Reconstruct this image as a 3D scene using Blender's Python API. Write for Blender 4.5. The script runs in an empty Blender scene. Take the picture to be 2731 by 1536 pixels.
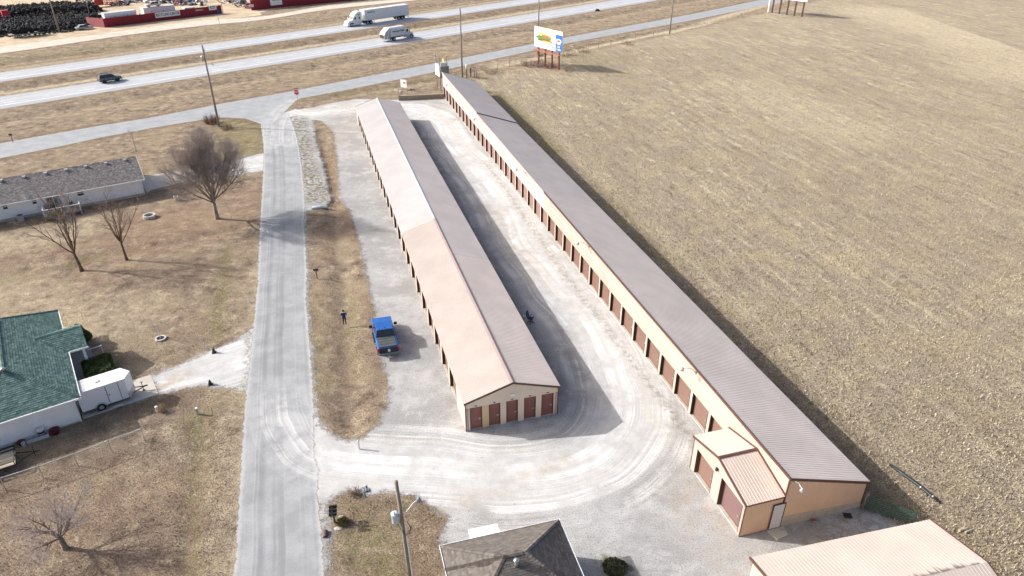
import bpy, math, random
import numpy as np
from mathutils import Vector, Matrix

R = math.radians
random.seed(7)
rng = np.random.default_rng(7)
scene = bpy.context.scene
col = scene.collection

# ---------------------------------------------------------------- camera
CAM_H, CAM_PITCH, FOCAL = 39.0, R(30.2), 1898.0 / 2731.0
cd = bpy.data.cameras.new('Camera')
cam = bpy.data.objects.new('Camera', cd)
col.objects.link(cam)
cam.location = (0, 0, CAM_H)
cam.rotation_euler = (R(90) - CAM_PITCH, 0, 0)
cd.sensor_width = 36.0
cd.lens = 36.0 * FOCAL
cd.clip_start = 0.5
cd.clip_end = 8000
scene.camera = cam

# ---------------------------------------------------------------- sky and sun
SUN_EL, SUN_TRAVEL = R(29.2), R(-9.3)          # shadows fall along this heading
world = bpy.data.worlds.new('World')
scene.world = world
world.use_nodes = True
wn = world.node_tree
sky = wn.nodes.new('ShaderNodeTexSky')
sky.sky_type = 'NISHITA'
sky.sun_disc = False
sky.sun_elevation = SUN_EL
sun_az = SUN_TRAVEL + math.pi                  # direction towards the sun, from +X
sky.sun_rotation = R(90) - sun_az
sky.altitude = 300
sky.dust_density = 6.0
sky.air_density = 0.8
sky.ozone_density = 0.6
bg = wn.nodes['Background']
bg.inputs['Strength'].default_value = 0.118
wn.links.new(sky.outputs[0], bg.inputs['Color'])
sd_ = bpy.data.lights.new('Sun', 'SUN')
sd_.energy = 3.2
sd_.angle = R(0.53)
sd_.color = (1.0, 0.98, 0.955)
sun = bpy.data.objects.new('Sun', sd_)
col.objects.link(sun)
_d = Vector((math.cos(SUN_TRAVEL) * math.cos(SUN_EL), math.sin(SUN_TRAVEL) * math.cos(SUN_EL), -math.sin(SUN_EL)))
sun.rotation_euler = _d.to_track_quat('-Z', 'Y').to_euler()
sun.location = (-60, 60, 60)
scene.view_settings.view_transform = 'Standard'
scene.view_settings.look = 'None'
scene.view_settings.exposure = 0.85
scene.view_settings.gamma = 1.0
scene.view_settings.use_curve_mapping = False

# ---------------------------------------------------------------- survey: photo points to ground metres
TILE = dict(A=(0, 0, 3.677), B=(600, 0, 3.677), C=(1150, 0, 3.677), D=(1850, 0, 2.922), E=(0, 380, 3.677),
            F=(0, 774, 3.677), G=(0, 1142, 3.677), H=(600, 1142, 3.677), I=(1150, 1142, 3.677), J=(1750, 1042, 3.677),
            K=(2031, 1142, 3.677), L=(1150, 900, 4.287), M=(800, 750, 4.287), N=(1650, 850, 4.287), O=(600, 200, 3.677),
            P=(1100, 180, 6.44), Q=(1250, 380, 5.152), R=(1350, 620, 5.152), S=(900, 380, 6.44), U=(640, 500, 6.44), T=(0, 0, 1.0))


def at(t, x, y, z=0.0):
    """point at height z that the survey photograph shows at (x, y) of a survey tile"""
    ox, oy, s = TILE[t]
    px, py = ox + x / s, oy + y / s
    f = FOCAL * 2731
    a, b = (px - 1365.5) / f, (py - 768) / f
    cp, sp = math.cos(CAM_PITCH), math.sin(CAM_PITCH)
    d = Vector((a, cp - b * sp, -sp - b * cp))
    k = (z - CAM_H) / d.z
    return Vector((a * k, d.y * k, z))


def xy(t, *pts):
    return [tuple(at(t, x, y)[:2]) for x, y in pts]


# ---------------------------------------------------------------- mesh helpers
class MB:
    def __init__(self):
        self.v, self.f, self.m, self.cur = [], [], [], 0

    def add(self, vs, fs, M=None):
        o = len(self.v)
        for p in vs:
            p = Vector(p)
            self.v.append(tuple(M @ p) if M is not None else tuple(p))
        for f in fs:
            self.f.append([i + o for i in f])
            self.m.append(self.cur)
        return self

    def box(self, x0, x1, y0, y1, z0, z1, M=None):
        vs = [(x0, y0, z0), (x1, y0, z0), (x1, y1, z0), (x0, y1, z0), (x0, y0, z1), (x1, y0, z1), (x1, y1, z1), (x0, y1, z1)]
        return self.add(vs, [(3, 2, 1, 0), (4, 5, 6, 7), (0, 1, 5, 4), (1, 2, 6, 5), (2, 3, 7, 6), (3, 0, 4, 7)], M)

    def boxc(self, c, s, rz=0.0, rx=0.0, ry=0.0):
        M = Matrix.Translation(c) @ Matrix.Rotation(rz, 4, 'Z') @ Matrix.Rotation(ry, 4, 'Y') @ Matrix.Rotation(rx, 4, 'X')
        return self.box(-s[0] / 2, s[0] / 2, -s[1] / 2, s[1] / 2, -s[2] / 2, s[2] / 2, M)

    def beam(self, p, q, w, h=None):
        p, q = Vector(p), Vector(q)
        h = h or w
        d = q - p
        M = Matrix.Translation(p) @ d.to_track_quat('X', 'Z').to_matrix().to_4x4()
        return self.box(0, d.length, -w / 2, w / 2, -h / 2, h / 2, M)

    def tube(self, pts, rads, n=6, cap=True):
        pts = [Vector(p) for p in pts]
        if not hasattr(rads, '__len__'):
            rads = [rads] * len(pts)
        vs, fs = [], []
        ref = None
        for i, p in enumerate(pts):
            t = (pts[min(i + 1, len(pts) - 1)] - pts[max(i - 1, 0)]).normalized()
            if ref is None:
                ref = Vector((1, 0, 0)) if abs(t.x) < 0.9 else Vector((0, 1, 0))
            a = (ref - t * ref.dot(t))
            if a.length < 1e-4:
                a = Vector((0, 1, 0)) - t * t.y
            a.normalize()
            ref = a
            b = t.cross(a)
            for k in range(n):
                an = 2 * math.pi * k / n
                vs.append(p + (a * math.cos(an) + b * math.sin(an)) * rads[i])
        for i in range(len(pts) - 1):
            for k in range(n):
                k2 = (k + 1) % n
                fs.append((i * n + k, i * n + k2, (i + 1) * n + k2, (i + 1) * n + k))
        if cap:
            fs.append(tuple(reversed(range(n))))
            fs.append(tuple((len(pts) - 1) * n + k for k in range(n)))
        return self.add(vs, fs)

    def lathe(self, prof, n=16, M=None, close=False):
        vs, fs = [], []
        for r, z in prof:
            for k in range(n):
                a = 2 * math.pi * k / n
                vs.append((r * math.cos(a), r * math.sin(a), z))
        m = len(prof)
        for i in range(m - 1 if not close else m):
            j = (i + 1) % m
            for k in range(n):
                k2 = (k + 1) % n
                fs.append((i * n + k, i * n + k2, j * n + k2, j * n + k))
        if not close:
            fs.append(tuple(reversed(range(n))))
            fs.append(tuple((m - 1) * n + k for k in range(n)))
        return self.add(vs, fs, M)

    def prism(self, poly, axis, lo, hi, M=None):
        n = len(poly)
        def pt(a, b, c):
            return {'x': (c, a, b), 'y': (a, c, b), 'z': (a, b, c)}[axis]
        vs = [pt(a, b, lo) for a, b in poly] + [pt(a, b, hi) for a, b in poly]
        fs = [tuple(reversed(range(n))), tuple(range(n, 2 * n))]
        fs += [(i, (i + 1) % n, n + (i + 1) % n, n + i) for i in range(n)]
        return self.add(vs, fs, M)

    def slab(self, pts, t, nrm=None):
        """thick polygon: pts is the top face"""
        pts = [Vector(p) for p in pts]
        if nrm is None:
            nrm = (pts[1] - pts[0]).cross(pts[2] - pts[0]).normalized()
        n = len(pts)
        vs = pts + [p - nrm * t for p in pts]
        fs = [tuple(range(n)), tuple(reversed(range(n, 2 * n)))] + [((i + 1) % n, i, n + i, n + (i + 1) % n) for i in range(n)]
        return self.add(vs, fs)

    def mesh(self, name, mats=None, smooth=False):
        me = bpy.data.meshes.new(name)
        me.from_pydata(self.v, [], self.f)
        if mats is not None:
            if not isinstance(mats, (list, tuple)):
                mats = [mats]
            for m in mats:
                me.materials.append(m)
            if len(mats) > 1:
                me.polygons.foreach_set('material_index', self.m)
        if smooth:
            me.polygons.foreach_set('use_smooth', [True] * len(me.polygons))
        me.update()
        return me

    def build(self, name, mats, parent=None, smooth=False, bevel=0.0, fix=True):
        me = self.mesh(name, mats, smooth)
        if fix:
            import bmesh
            bm = bmesh.new()
            bm.from_mesh(me)
            bmesh.ops.recalc_face_normals(bm, faces=bm.faces)
            bm.to_mesh(me)
            bm.free()
        return put(name, me, parent, bevel)


def put(name, me, parent=None, bevel=0.0):
    o = bpy.data.objects.new(name, me)
    col.objects.link(o)
    o.parent = parent
    if bevel:
        b = o.modifiers.new('b', 'BEVEL')
        b.width = bevel
        b.segments = 2
        b.limit_method = 'ANGLE'
        b.angle_limit = R(40)
    return o


def tag(o, label, cat, group=None):
    o['label'] = label
    o['category'] = cat
    if group:
        o['group'] = group
    return o


def thing(name, label, cat, loc=(0, 0, 0), rz=0.0, group=None):
    o = bpy.data.objects.new(name, None)
    col.objects.link(o)
    o.empty_display_size = 0.3
    o.location = loc if len(loc) == 3 else (loc[0], loc[1], 0)
    o.rotation_euler = (0, 0, rz)
    return tag(o, label, cat, group)


def copy_tree(o, parent=None):
    c = o.copy()
    col.objects.link(c)
    c.parent = parent
    for ch in list(o.children):
        copy_tree(ch, c)
    return c


def struct(o, kind='structure'):
    o['kind'] = kind
    return o


def text_mesh(s, size, mat, align='CENTER', sx=1.0, depth=0.004, bold=0.0):
    cu = bpy.data.curves.new('t', 'FONT')
    cu.body = s
    cu.size = size
    cu.align_x = align
    cu.align_y = 'CENTER'
    cu.extrude = depth
    cu.offset = bold
    cu.resolution_u = 3
    ob = bpy.data.objects.new('t', cu)
    ob.scale = (1, 1, 1)
    col.objects.link(ob)
    dg = bpy.context.evaluated_depsgraph_get()
    me = bpy.data.meshes.new_from_object(ob.evaluated_get(dg))
    bpy.data.objects.remove(ob)
    bpy.data.curves.remove(cu)
    me.transform(Matrix.Diagonal((sx, 1, 1, 1)))
    me.materials.clear()
    me.materials.append(mat)
    me.name = 'lettering'
    return me


def text(s, size, mat, parent, M, sx=1.0, bold=0.0, name='lettering'):
    """M maps text x to the reading direction, text y to up, z out of the face"""
    o = put(name, text_mesh(s, size, mat, sx=sx, bold=bold), parent)
    o.matrix_local = M
    return o


def frame(o, x, y):
    """matrix with origin o, reading direction x, up y"""
    x, y = Vector(x).normalized(), Vector(y).normalized()
    z = x.cross(y)
    M = Matrix((x, y, z)).transposed().to_4x4()
    M.translation = Vector(o)
    return M

# ---------------------------------------------------------------- materials
class NT:
    """small node-graph helper"""
    def __init__(self, name):
        self.mat = bpy.data.materials.new(name)
        self.mat.use_nodes = True
        self.t = self.mat.node_tree
        self.b = self.t.nodes['Principled BSDF']
        self.out = self.t.nodes['Material Output']
        self._tc = None

    def n(self, typ, **kw):
        nd = self.t.nodes.new(typ)
        for k, v in kw.items():
            setattr(nd, k, v)
        return nd

    def l(self, a, b):
        self.t.links.new(a, b)

    def set(self, sock, v):
        if hasattr(v, 'is_output'):
            self.l(v, sock)
        elif isinstance(v, (tuple, list)) and len(v) == 3 and sock.type == 'RGBA':
            sock.default_value = (*v, 1)
        else:
            sock.default_value = v

    def pos(self, scale=None, rot=0.0, obj=False):
        if obj:
            s = self.n('ShaderNodeTexCoord').outputs['Object']
        else:
            s = self.n('ShaderNodeNewGeometry').outputs['Position']
        if scale is None:
            return s
        m = self.n('ShaderNodeMapping')
        m.vector_type = 'POINT'
        self.l(s, m.inputs['Vector'])
        if rot:
            r = self.n('ShaderNodeVectorRotate', rotation_type='Z_AXIS')
            self.l(s, r.inputs['Vector'])
            r.inputs['Angle'].default_value = -rot
            self.l(r.outputs[0], m.inputs['Vector'])
        m.inputs['Scale'].default_value = scale
        return m.outputs[0]

    def noise(self, scale, detail=3.0, rough=0.55, vec=None, dist=0.0, dim='3D', w=None):
        nd = self.n('ShaderNodeTexNoise', noise_dimensions=dim)
        nd.inputs['Scale'].default_value = scale
        nd.inputs['Detail'].default_value = detail
        nd.inputs['Roughness'].default_value = rough
        nd.inputs['Distortion'].default_value = dist
        if dim == '1D':
            self.l(w, nd.inputs['W'])
        else:
            self.l(vec if vec is not None else self.pos(), nd.inputs['Vector'])
        return nd.outputs[0]

    def ramp(self, fac, lo, hi, a=0.0, b=1.0):
        nd = self.n('ShaderNodeMapRange', interpolation_type='SMOOTHSTEP')
        for i, v in enumerate((fac, lo, hi, a, b)):
            self.set(nd.inputs[i], v)
        return nd.outputs[0]

    def mth(self, op, a, b=0.0, c=0.0):
        nd = self.n('ShaderNodeMath', operation=op)
        self.set(nd.inputs[0], a)
        self.set(nd.inputs[1], b)
        self.set(nd.inputs[2], c)
        return nd.outputs[0]

    def mix(self, f, a, b, mode='MIX'):
        nd = self.n('ShaderNodeMix', data_type='RGBA', blend_type=mode)
        self.set(nd.inputs['Factor'], f)
        self.set(nd.inputs['A'], a)
        self.set(nd.inputs['B'], b)
        return nd.outputs['Result']

    def attr(self, name):
        nd = self.n('ShaderNodeAttribute', attribute_name=name)
        return nd.outputs['Fac']

    def bump(self, h, strength=0.4, dist=0.05):
        nd = self.n('ShaderNodeBump')
        nd.inputs['Strength'].default_value = strength
        nd.inputs['Distance'].default_value = dist
        self.l(h, nd.inputs['Height'])
        self.l(nd.outputs[0], self.b.inputs['Normal'])

    def fin(self, color, rough=0.9, spec=0.3, metal=0.0):
        self.set(self.b.inputs['Base Color'], color)
        self.set(self.b.inputs['Roughness'], rough)
        self.b.inputs['Specular IOR Level'].default_value = spec
        self.b.inputs['Metallic'].default_value = metal
        return self.mat

    def cut(self, alpha):
        tr = self.n('ShaderNodeBsdfTransparent')
        mx = self.n('ShaderNodeMixShader')
        self.set(mx.inputs[0], alpha)
        self.l(tr.outputs[0], mx.inputs[1])
        self.l(self.b.outputs[0], mx.inputs[2])
        self.l(mx.outputs[0], self.out.inputs['Surface'])


def srgb(r, g, b):
    def c(v):
        v /= 255.0
        return v / 12.92 if v <= 0.04045 else ((v + 0.055) / 1.055) ** 2.4
    return (c(r), c(g), c(b))


def k(c, s):
    return tuple(min(1.0, x * s) for x in c)


_mc = {}


def paint(name, c, rough=0.55, var=0.12, scale=1.5, metal=0.0, spec=0.4, bump=0.0, bscale=40.0, dirt=0.0, dirtc=(0.16, 0.13, 0.1)):
    """painted / plain surface with uneven tone, a little wear and grime"""
    if name in _mc:
        return _mc[name]
    g = NT(name)
    p = g.pos(obj=True)
    n1 = g.noise(scale, 4, 0.6, p)
    n2 = g.noise(scale * 9, 2, 0.5, p)
    f = g.mth('ADD', g.mth('MULTIPLY', n1, 0.7), g.mth('MULTIPLY', n2, 0.3))
    cc = g.mix(g.ramp(f, 0.3, 0.7), k(c, 1 - var), k(c, 1 + var))
    if dirt:
        cc = g.mix(g.mth('MULTIPLY', g.ramp(g.noise(scale * 2.3, 5, 0.65, p), 0.5, 0.72), dirt), cc, dirtc)
    rr = g.ramp(n1, 0.2, 0.8, max(0.03, rough - 0.08), min(1, rough + 0.08))
    if bump:
        g.bump(g.noise(bscale, 3, 0.6, p), bump, 0.01)
    m = g.fin(cc, rr, spec, metal)
    _mc[name] = m
    return m


def wood(name, c, rough=0.85, scale=(3, 3, 25)):
    if name in _mc:
        return _mc[name]
    g = NT(name)
    n1 = g.noise(1.0, 5, 0.6, g.pos(scale, obj=True))
    n2 = g.noise(1.2, 2, 0.5, g.pos(obj=True))
    cc = g.mix(g.ramp(n1, 0.3, 0.7), k(c, 0.65), k(c, 1.25))
    cc = g.mix(g.mth('MULTIPLY', g.ramp(n2, 0.4, 0.7), 0.35), cc, k(c, 0.7))
    g.bump(n1, 0.3, 0.02)
    _mc[name] = g.fin(cc, rough, 0.2)
    return _mc[name]


def metal_sheet(name, c, rough=0.5, dirt=0.25, streak=(0.4, 6, 0.4)):
    """coil-coated steel sheet: chalky tone patches and run-off streaks"""
    g = NT(name)
    n1 = g.noise(0.35, 4, 0.6, g.pos(obj=True))
    n2 = g.noise(1.0, 3, 0.6, g.pos(streak, obj=True))
    cc = g.mix(g.ramp(n1, 0.3, 0.7), k(c, 0.93), k(c, 1.05))
    cc = g.mix(g.mth('MULTIPLY', g.ramp(n2, 0.52, 0.75), dirt), cc, k(c, 0.72))
    return g.fin(cc, g.ramp(n1, 0.2, 0.8, rough + 0.1, rough + 0.3), 0.15)


def glass(name, c=(0.02, 0.025, 0.03), rough=0.08):
    if name in _mc:
        return _mc[name]
    g = NT(name)
    n = g.noise(2.0, 2, 0.5, g.pos(obj=True))
    _mc[name] = g.fin(g.mix(n, k(c, 0.7), k(c, 1.4)), rough, 0.6)
    return _mc[name]


def shingle(name, c1, c2, c3):
    """asphalt shingle: every tab gets its own tone from the face attribute 'tone'"""
    g = NT(name)
    a = g.attr('tone')
    cc = g.mix(g.ramp(a, 0.0, 0.55), c1, c2)
    cc = g.mix(g.ramp(a, 0.6, 1.0), cc, c3)
    n = g.noise(18, 2, 0.6, g.pos(obj=True))
    n0 = g.noise(0.7, 3, 0.6, g.pos(obj=True))
    cc = g.mix(g.mth('MULTIPLY', g.ramp(n, 0.35, 0.65), 0.25), cc, k(c1, 0.7))
    cc = g.mix(g.mth('MULTIPLY', g.ramp(n0, 0.45, 0.7), 0.15), cc, k(c2, 1.1))
    g.bump(g.noise(60, 2, 0.6, g.pos(obj=True)), 0.3, 0.006)
    return g.fin(cc, 0.95, 0.15)


def ground_edge(g, amp=0.35, soft=0.12, scale=2.2, amp2=0.12):
    sd = g.attr('sd')
    n = g.mth('SUBTRACT', g.noise(scale, 4, 0.65), 0.5)
    n2 = g.mth('SUBTRACT', g.noise(scale * 6, 3, 0.6), 0.5)
    d = g.mth('ADD', sd, g.mth('ADD', g.mth('MULTIPLY', n, amp * 2.4), g.mth('MULTIPLY', n2, amp2 * 2.4)))
    g.cut(g.ramp(d, -soft, soft))
    return d


# dry winter grass; attributes painted per place: fld field/lawn, grn, red leaf litter, pal bleached, brn bare brown
g = NT('dry_grass')
fld, grn, red, pal, brn = (g.attr(a) for a in ('fld', 'grn', 'red', 'pal', 'brn'))
P0 = g.pos()
fine = g.noise(8.0, 6, 0.85, P0)
fine2 = g.noise(15.0, 3, 0.7, P0)
fbm = g.noise(0.6, 10, 0.74, P0)
mid = g.noise(0.9, 5, 0.65, P0)
hue = g.noise(0.17, 5, 0.62, P0)
hue2 = g.noise(0.27, 5, 0.65, g.pos((1.0, 1.0, 1.0), rot=R(40)))
row = g.noise(1.0, 7, 0.7, g.pos((0.9, 0.09, 1.0), rot=R(-74.8 + 90)))
row2 = g.noise(1.0, 4, 0.6, g.pos((0.13, 0.022, 1.0), rot=R(-74.8 + 90)))
mow = g.noise(1.0, 4, 0.6, g.pos((0.9, 0.1, 1.0), rot=R(12)))
lawn = g.mix(g.ramp(fbm, 0.37, 0.5), (0.135, 0.10, 0.075), (0.262, 0.21, 0.16))
lawn = g.mix(g.ramp(fbm, 0.5, 0.63), lawn, (0.43, 0.36, 0.27))
lawn = g.mix(g.mth('MULTIPLY', g.ramp(hue, 0.45, 0.62), 0.45), lawn, (0.36, 0.295, 0.20))
lawn = g.mix(g.mth('MULTIPLY', g.ramp(hue2, 0.48, 0.62), 0.45), lawn, (0.235, 0.18, 0.145))
lawn = g.mix(g.mth('MULTIPLY', g.ramp(mow, 0.5, 0.66), 0.25), lawn, (0.33, 0.275, 0.21))
ff = g.mth('ADD', g.mth('MULTIPLY', fbm, 0.45), g.mth('MULTIPLY', row, 0.55))
field = g.mix(g.ramp(ff, 0.37, 0.5), (0.165, 0.135, 0.105), (0.315, 0.275, 0.215))
field = g.mix(g.ramp(ff, 0.5, 0.61), field, (0.49, 0.435, 0.33))
field = g.mix(g.mth('MULTIPLY', g.ramp(hue, 0.46, 0.6), 0.5), field, (0.385, 0.33, 0.215))
field = g.mix(g.mth('MULTIPLY', g.ramp(hue2, 0.46, 0.6), 0.5), field, (0.285, 0.245, 0.21))
field = g.mix(g.mth('MULTIPLY', g.ramp(row2, 0.45, 0.62), 0.35), field, (0.25, 0.21, 0.165))
c = g.mix(fld, lawn, field)
tv = g.mix(g.ramp(fine, 0.33, 0.62), (0.34, 0.31, 0.29), (1.16, 1.16, 1.15))
c = g.mix(0.9, c, tv, 'MULTIPLY')
spk = g.ramp(fine2, 0.58, 0.72)
c = g.mix(g.mth('MULTIPLY', spk, 0.4), c, (0.50, 0.43, 0.33))
gm = g.mth('MULTIPLY', grn, g.ramp(g.noise(1.6, 4, 0.7, P0), 0.35, 0.6))
c = g.mix(g.mth('MULTIPLY', gm, 0.85), c, g.mix(g.ramp(fine, 0.4, 0.6), (0.10, 0.095, 0.04), (0.25, 0.235, 0.11)))
rm = g.mth('MULTIPLY', g.mth('MULTIPLY', red, 0.8), g.ramp(g.noise(3.4, 5, 0.8, P0), 0.42, 0.6))
leaf = g.mix(g.ramp(fine2, 0.4, 0.6), (0.13, 0.075, 0.055), (0.34, 0.235, 0.18))
c = g.mix(rm, c, leaf)
bm_ = g.mth('MULTIPLY', brn, g.ramp(g.noise(1.3, 5, 0.7, P0), 0.3, 0.62))
c = g.mix(g.mth('MULTIPLY', bm_, 0.85), c, g.mix(g.ramp(fine, 0.42, 0.6), (0.095, 0.066, 0.046), (0.24, 0.17, 0.115)))
pm = g.mth('MULTIPLY', pal, g.ramp(g.noise(1.1, 5, 0.7, P0), 0.3, 0.65))
c = g.mix(pm, c, (0.46, 0.40, 0.29))
hh = g.mth('ADD', g.mth('MULTIPLY', fine, 0.6), g.mth('ADD', g.mth('MULTIPLY', fine2, 0.25), g.mth('MULTIPLY', mid, 0.5)))
g.bump(hh, 1.0, 0.22)
c = g.mix(1.0, c, g.mix(fld, (1.29, 1.285, 1.24), (1.42, 1.40, 1.32)), 'MULTIPLY')
M_GRASS = g.fin(c, 1.0, 0.05)

# crushed limestone, packed white where cars drive; pd = distance from the wheel path
g = NT('limestone_gravel')
pd, weed, tan = g.attr('pd'), g.attr('weed'), g.attr('tan')
f1 = g.noise(9, 4, 0.75)
f2 = g.noise(1.1, 4, 0.6)
f3 = g.noise(0.16, 3, 0.55)
c = g.mix(g.ramp(f3, 0.35, 0.65), (0.36, 0.355, 0.345), (0.46, 0.455, 0.445))
c = g.mix(g.mth('MULTIPLY', g.ramp(f2, 0.45, 0.7), 0.55), c, (0.34, 0.335, 0.325))
c = g.mix(g.mth('MULTIPLY', g.ramp(g.noise(0.35, 6, 0.72), 0.48, 0.64), 0.6), c, (0.58, 0.575, 0.56))
near = g.ramp(g.mth('ABSOLUTE', pd), 1.6, 4.2, 1.0, 0.0)
c = g.mix(g.mth('MULTIPLY', g.mth('MULTIPLY', near, g.ramp(f2, 0.3, 0.6, 1.0, 0.6)), 0.8), c, (0.66, 0.65, 0.63))
wob = g.mth('ADD', pd, g.mth('MULTIPLY', g.noise(0.06, 2, 0.5), 3.0))
st = g.noise(1.1, 5, 0.7, dim='1D', w=wob)
brk = g.ramp(g.noise(0.22, 4, 0.65), 0.35, 0.62)
lane = g.ramp(g.mth('ABSOLUTE', pd), 3.2, 6.5, 1.0, 0.0)
c = g.mix(g.mth('MULTIPLY', g.mth('MULTIPLY', g.ramp(st, 0.42, 0.62), g.mth('MULTIPLY', lane, brk)), 0.85), c, (0.82, 0.81, 0.79))
st2 = g.noise(2.1, 3, 0.6, dim='1D', w=g.mth('ADD', wob, 40.0))
c = g.mix(g.mth('MULTIPLY', g.mth('MULTIPLY', g.ramp(st2, 0.5, 0.68), g.mth('MULTIPLY', lane, g.ramp(g.noise(0.18, 4, 0.6), 0.42, 0.6))), 0.5), c, (0.58, 0.52, 0.44))
tn = g.mth('MULTIPLY', g.mth('MULTIPLY', tan, 0.65), g.ramp(g.noise(0.8, 5, 0.7), 0.38, 0.64))
c = g.mix(tn, c, (0.47, 0.36, 0.25))
stone = g.mix(g.ramp(f1, 0.33, 0.52), (0.40, 0.40, 0.40), (1.05, 1.05, 1.05))
c = g.mix(g.ramp(near, 0.0, 1.0, 0.7, 0.25), c, stone, 'MULTIPLY')
peb = g.ramp(g.noise(3.6, 3, 0.7), 0.655, 0.70)
c = g.mix(g.mth('MULTIPLY', peb, 0.55), c, (0.2, 0.195, 0.19))
drk_m = g.mth('MULTIPLY', g.attr('drk'), g.ramp(g.noise(0.7, 5, 0.7), 0.3, 0.6))  # darker grey gravel in patches, strongest beside the gabled building
c = g.mix(drk_m, c, (0.22, 0.22, 0.215))
wd = g.mth('MULTIPLY', weed, g.ramp(g.noise(1.7, 5, 0.75), 0.42, 0.6))
wc = g.mix(g.ramp(g.noise(0.5, 3, 0.6), 0.4, 0.6), (0.15, 0.125, 0.09), (0.20, 0.17, 0.07))
c = g.mix(wd, c, wc)
c = g.mix(1.0, c, (0.875, 0.885, 0.89), 'MULTIPLY')
g.bump(g.mth('ADD', f1, g.mth('MULTIPLY', f2, 0.5)), 0.5, 0.06)
g.fin(c, 0.97, 0.1)
ground_edge(g, 0.85, 0.4, 1.1, 0.45)
M_GRAVEL = g.mat


def road_mat(name, lo, hi, dark, edge, edge_w=0.5, amp=0.12, track=0.5, dirt=0.0, shoulder=0.0):
    g = NT(name)
    pd, sd = g.attr('pd'), g.attr('sd')
    f1 = g.noise(12, 3, 0.7)
    f2 = g.noise(0.5, 4, 0.6)
    c = g.mix(g.ramp(f2, 0.3, 0.7), lo, hi)
    wv = g.mth('ADD', pd, g.mth('MULTIPLY', g.noise(0.08, 2, 0.5), 0.8))
    s1 = g.noise(0.9, 2, 0.55, dim='1D', w=wv)
    s2 = g.noise(3.5, 3, 0.65, dim='1D', w=wv)
    brk = g.ramp(g.noise(0.11, 3, 0.6), 0.3, 0.68)
    c = g.mix(g.mth('MULTIPLY', g.mth('MULTIPLY', g.ramp(s1, 0.48, 0.66), brk), track), c, dark)
    c = g.mix(g.mth('MULTIPLY', g.ramp(s2, 0.56, 0.7), track * 0.7), c, edge)
    pt = g.ramp(g.noise(0.28, 5, 0.7, dist=0.6), 0.5, 0.66)
    c = g.mix(g.mth('MULTIPLY', pt, track * 0.45), c, g.mix(0.5, dark, lo))
    crack = g.ramp(g.mth('ABSOLUTE', g.mth('SUBTRACT', g.noise(0.6, 5, 0.65), 0.5)), 0.0, 0.006, 1.0, 0.0)
    c = g.mix(g.mth('MULTIPLY', g.mth('MULTIPLY', crack, g.ramp(f2, 0.5, 0.62)), 0.5 * track), c, k(dark, 0.55))
    es = g.ramp(g.mth('ADD', sd, g.mth('MULTIPLY', g.mth('SUBTRACT', g.noise(1.8, 4, 0.7), 0.5), edge_w * 1.6)), 0.0, edge_w, 1.0, 0.0)
    c = g.mix(g.mth('MULTIPLY', es, 0.9), c, edge)
    if shoulder:
        c = g.mix(g.ramp(sd, shoulder, shoulder + 0.15, 0.55, 0.0), c, dark)
    if dirt:
        lp = g.attr('lp')
        lw = g.mth('ADD', lp, g.mth('MULTIPLY', g.noise(0.15, 2, 0.5), 1.0))
        ds = g.noise(2.2, 3, 0.7, dim='1D', w=lw)
        du = g.mth('MULTIPLY', g.mth('MULTIPLY', g.attr('dust'), g.ramp(g.noise(0.5, 5, 0.7), 0.25, 0.6)), g.mth('ADD', g.ramp(ds, 0.45, 0.68), 0.35))
        c = g.mix(g.mth('MULTIPLY', du, 0.9), c, (0.58, 0.575, 0.56))
    c = g.mix(0.55, c, g.mix(g.ramp(f1, 0.32, 0.55), (0.72, 0.72, 0.72), (1, 1, 1)), 'MULTIPLY')
    g.bump(f1, 0.25, 0.02)
    g.fin(c, 0.92, 0.2)
    ground_edge(g, amp, 0.08, 1.6, amp * 0.5)
    return g.mat


M_ROAD = road_mat('chip_seal_road', (0.29, 0.30, 0.305), (0.375, 0.385, 0.39), (0.17, 0.18, 0.19), (0.46, 0.455, 0.44), 0.4, 0.25, 0.6, 1.0)
M_FRONT = road_mat('frontage_asphalt', (0.305, 0.32, 0.33), (0.37, 0.385, 0.395), (0.27, 0.285, 0.30), (0.42, 0.42, 0.41), 0.3, 0.2, 0.35, 1.0)
M_HWY = road_mat('highway_concrete', (0.42, 0.435, 0.455), (0.49, 0.505, 0.525), (0.33, 0.345, 0.365), (0.38, 0.375, 0.36), 0.35, 0.1, 0.55, shoulder=2.5)

M_NORTH = road_mat('pale_dust_road', (0.52, 0.47, 0.39), (0.63, 0.585, 0.50), (0.46, 0.40, 0.32), (0.45, 0.38, 0.29), 0.5, 0.35, 0.4)

g = NT('sandy_dirt')
f1 = g.noise(6, 4, 0.7)
f2 = g.noise(0.25, 4, 0.6)
c = g.mix(g.ramp(f2, 0.3, 0.7), (0.46, 0.355, 0.24), (0.60, 0.50, 0.365))
c = g.mix(g.mth('MULTIPLY', g.ramp(g.noise(0.9, 5, 0.7), 0.5, 0.7), 0.4), c, (0.34, 0.25, 0.165))
c = g.mix(0.5, c, g.mix(g.ramp(f1, 0.3, 0.55), (0.7, 0.68, 0.66), (1, 1, 1)), 'MULTIPLY')
g.bump(f1, 0.4, 0.05)
g.fin(c, 1.0, 0.05)
ground_edge(g, 0.9, 0.5, 0.5, 0.3)
M_DIRT = g.mat

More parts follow.
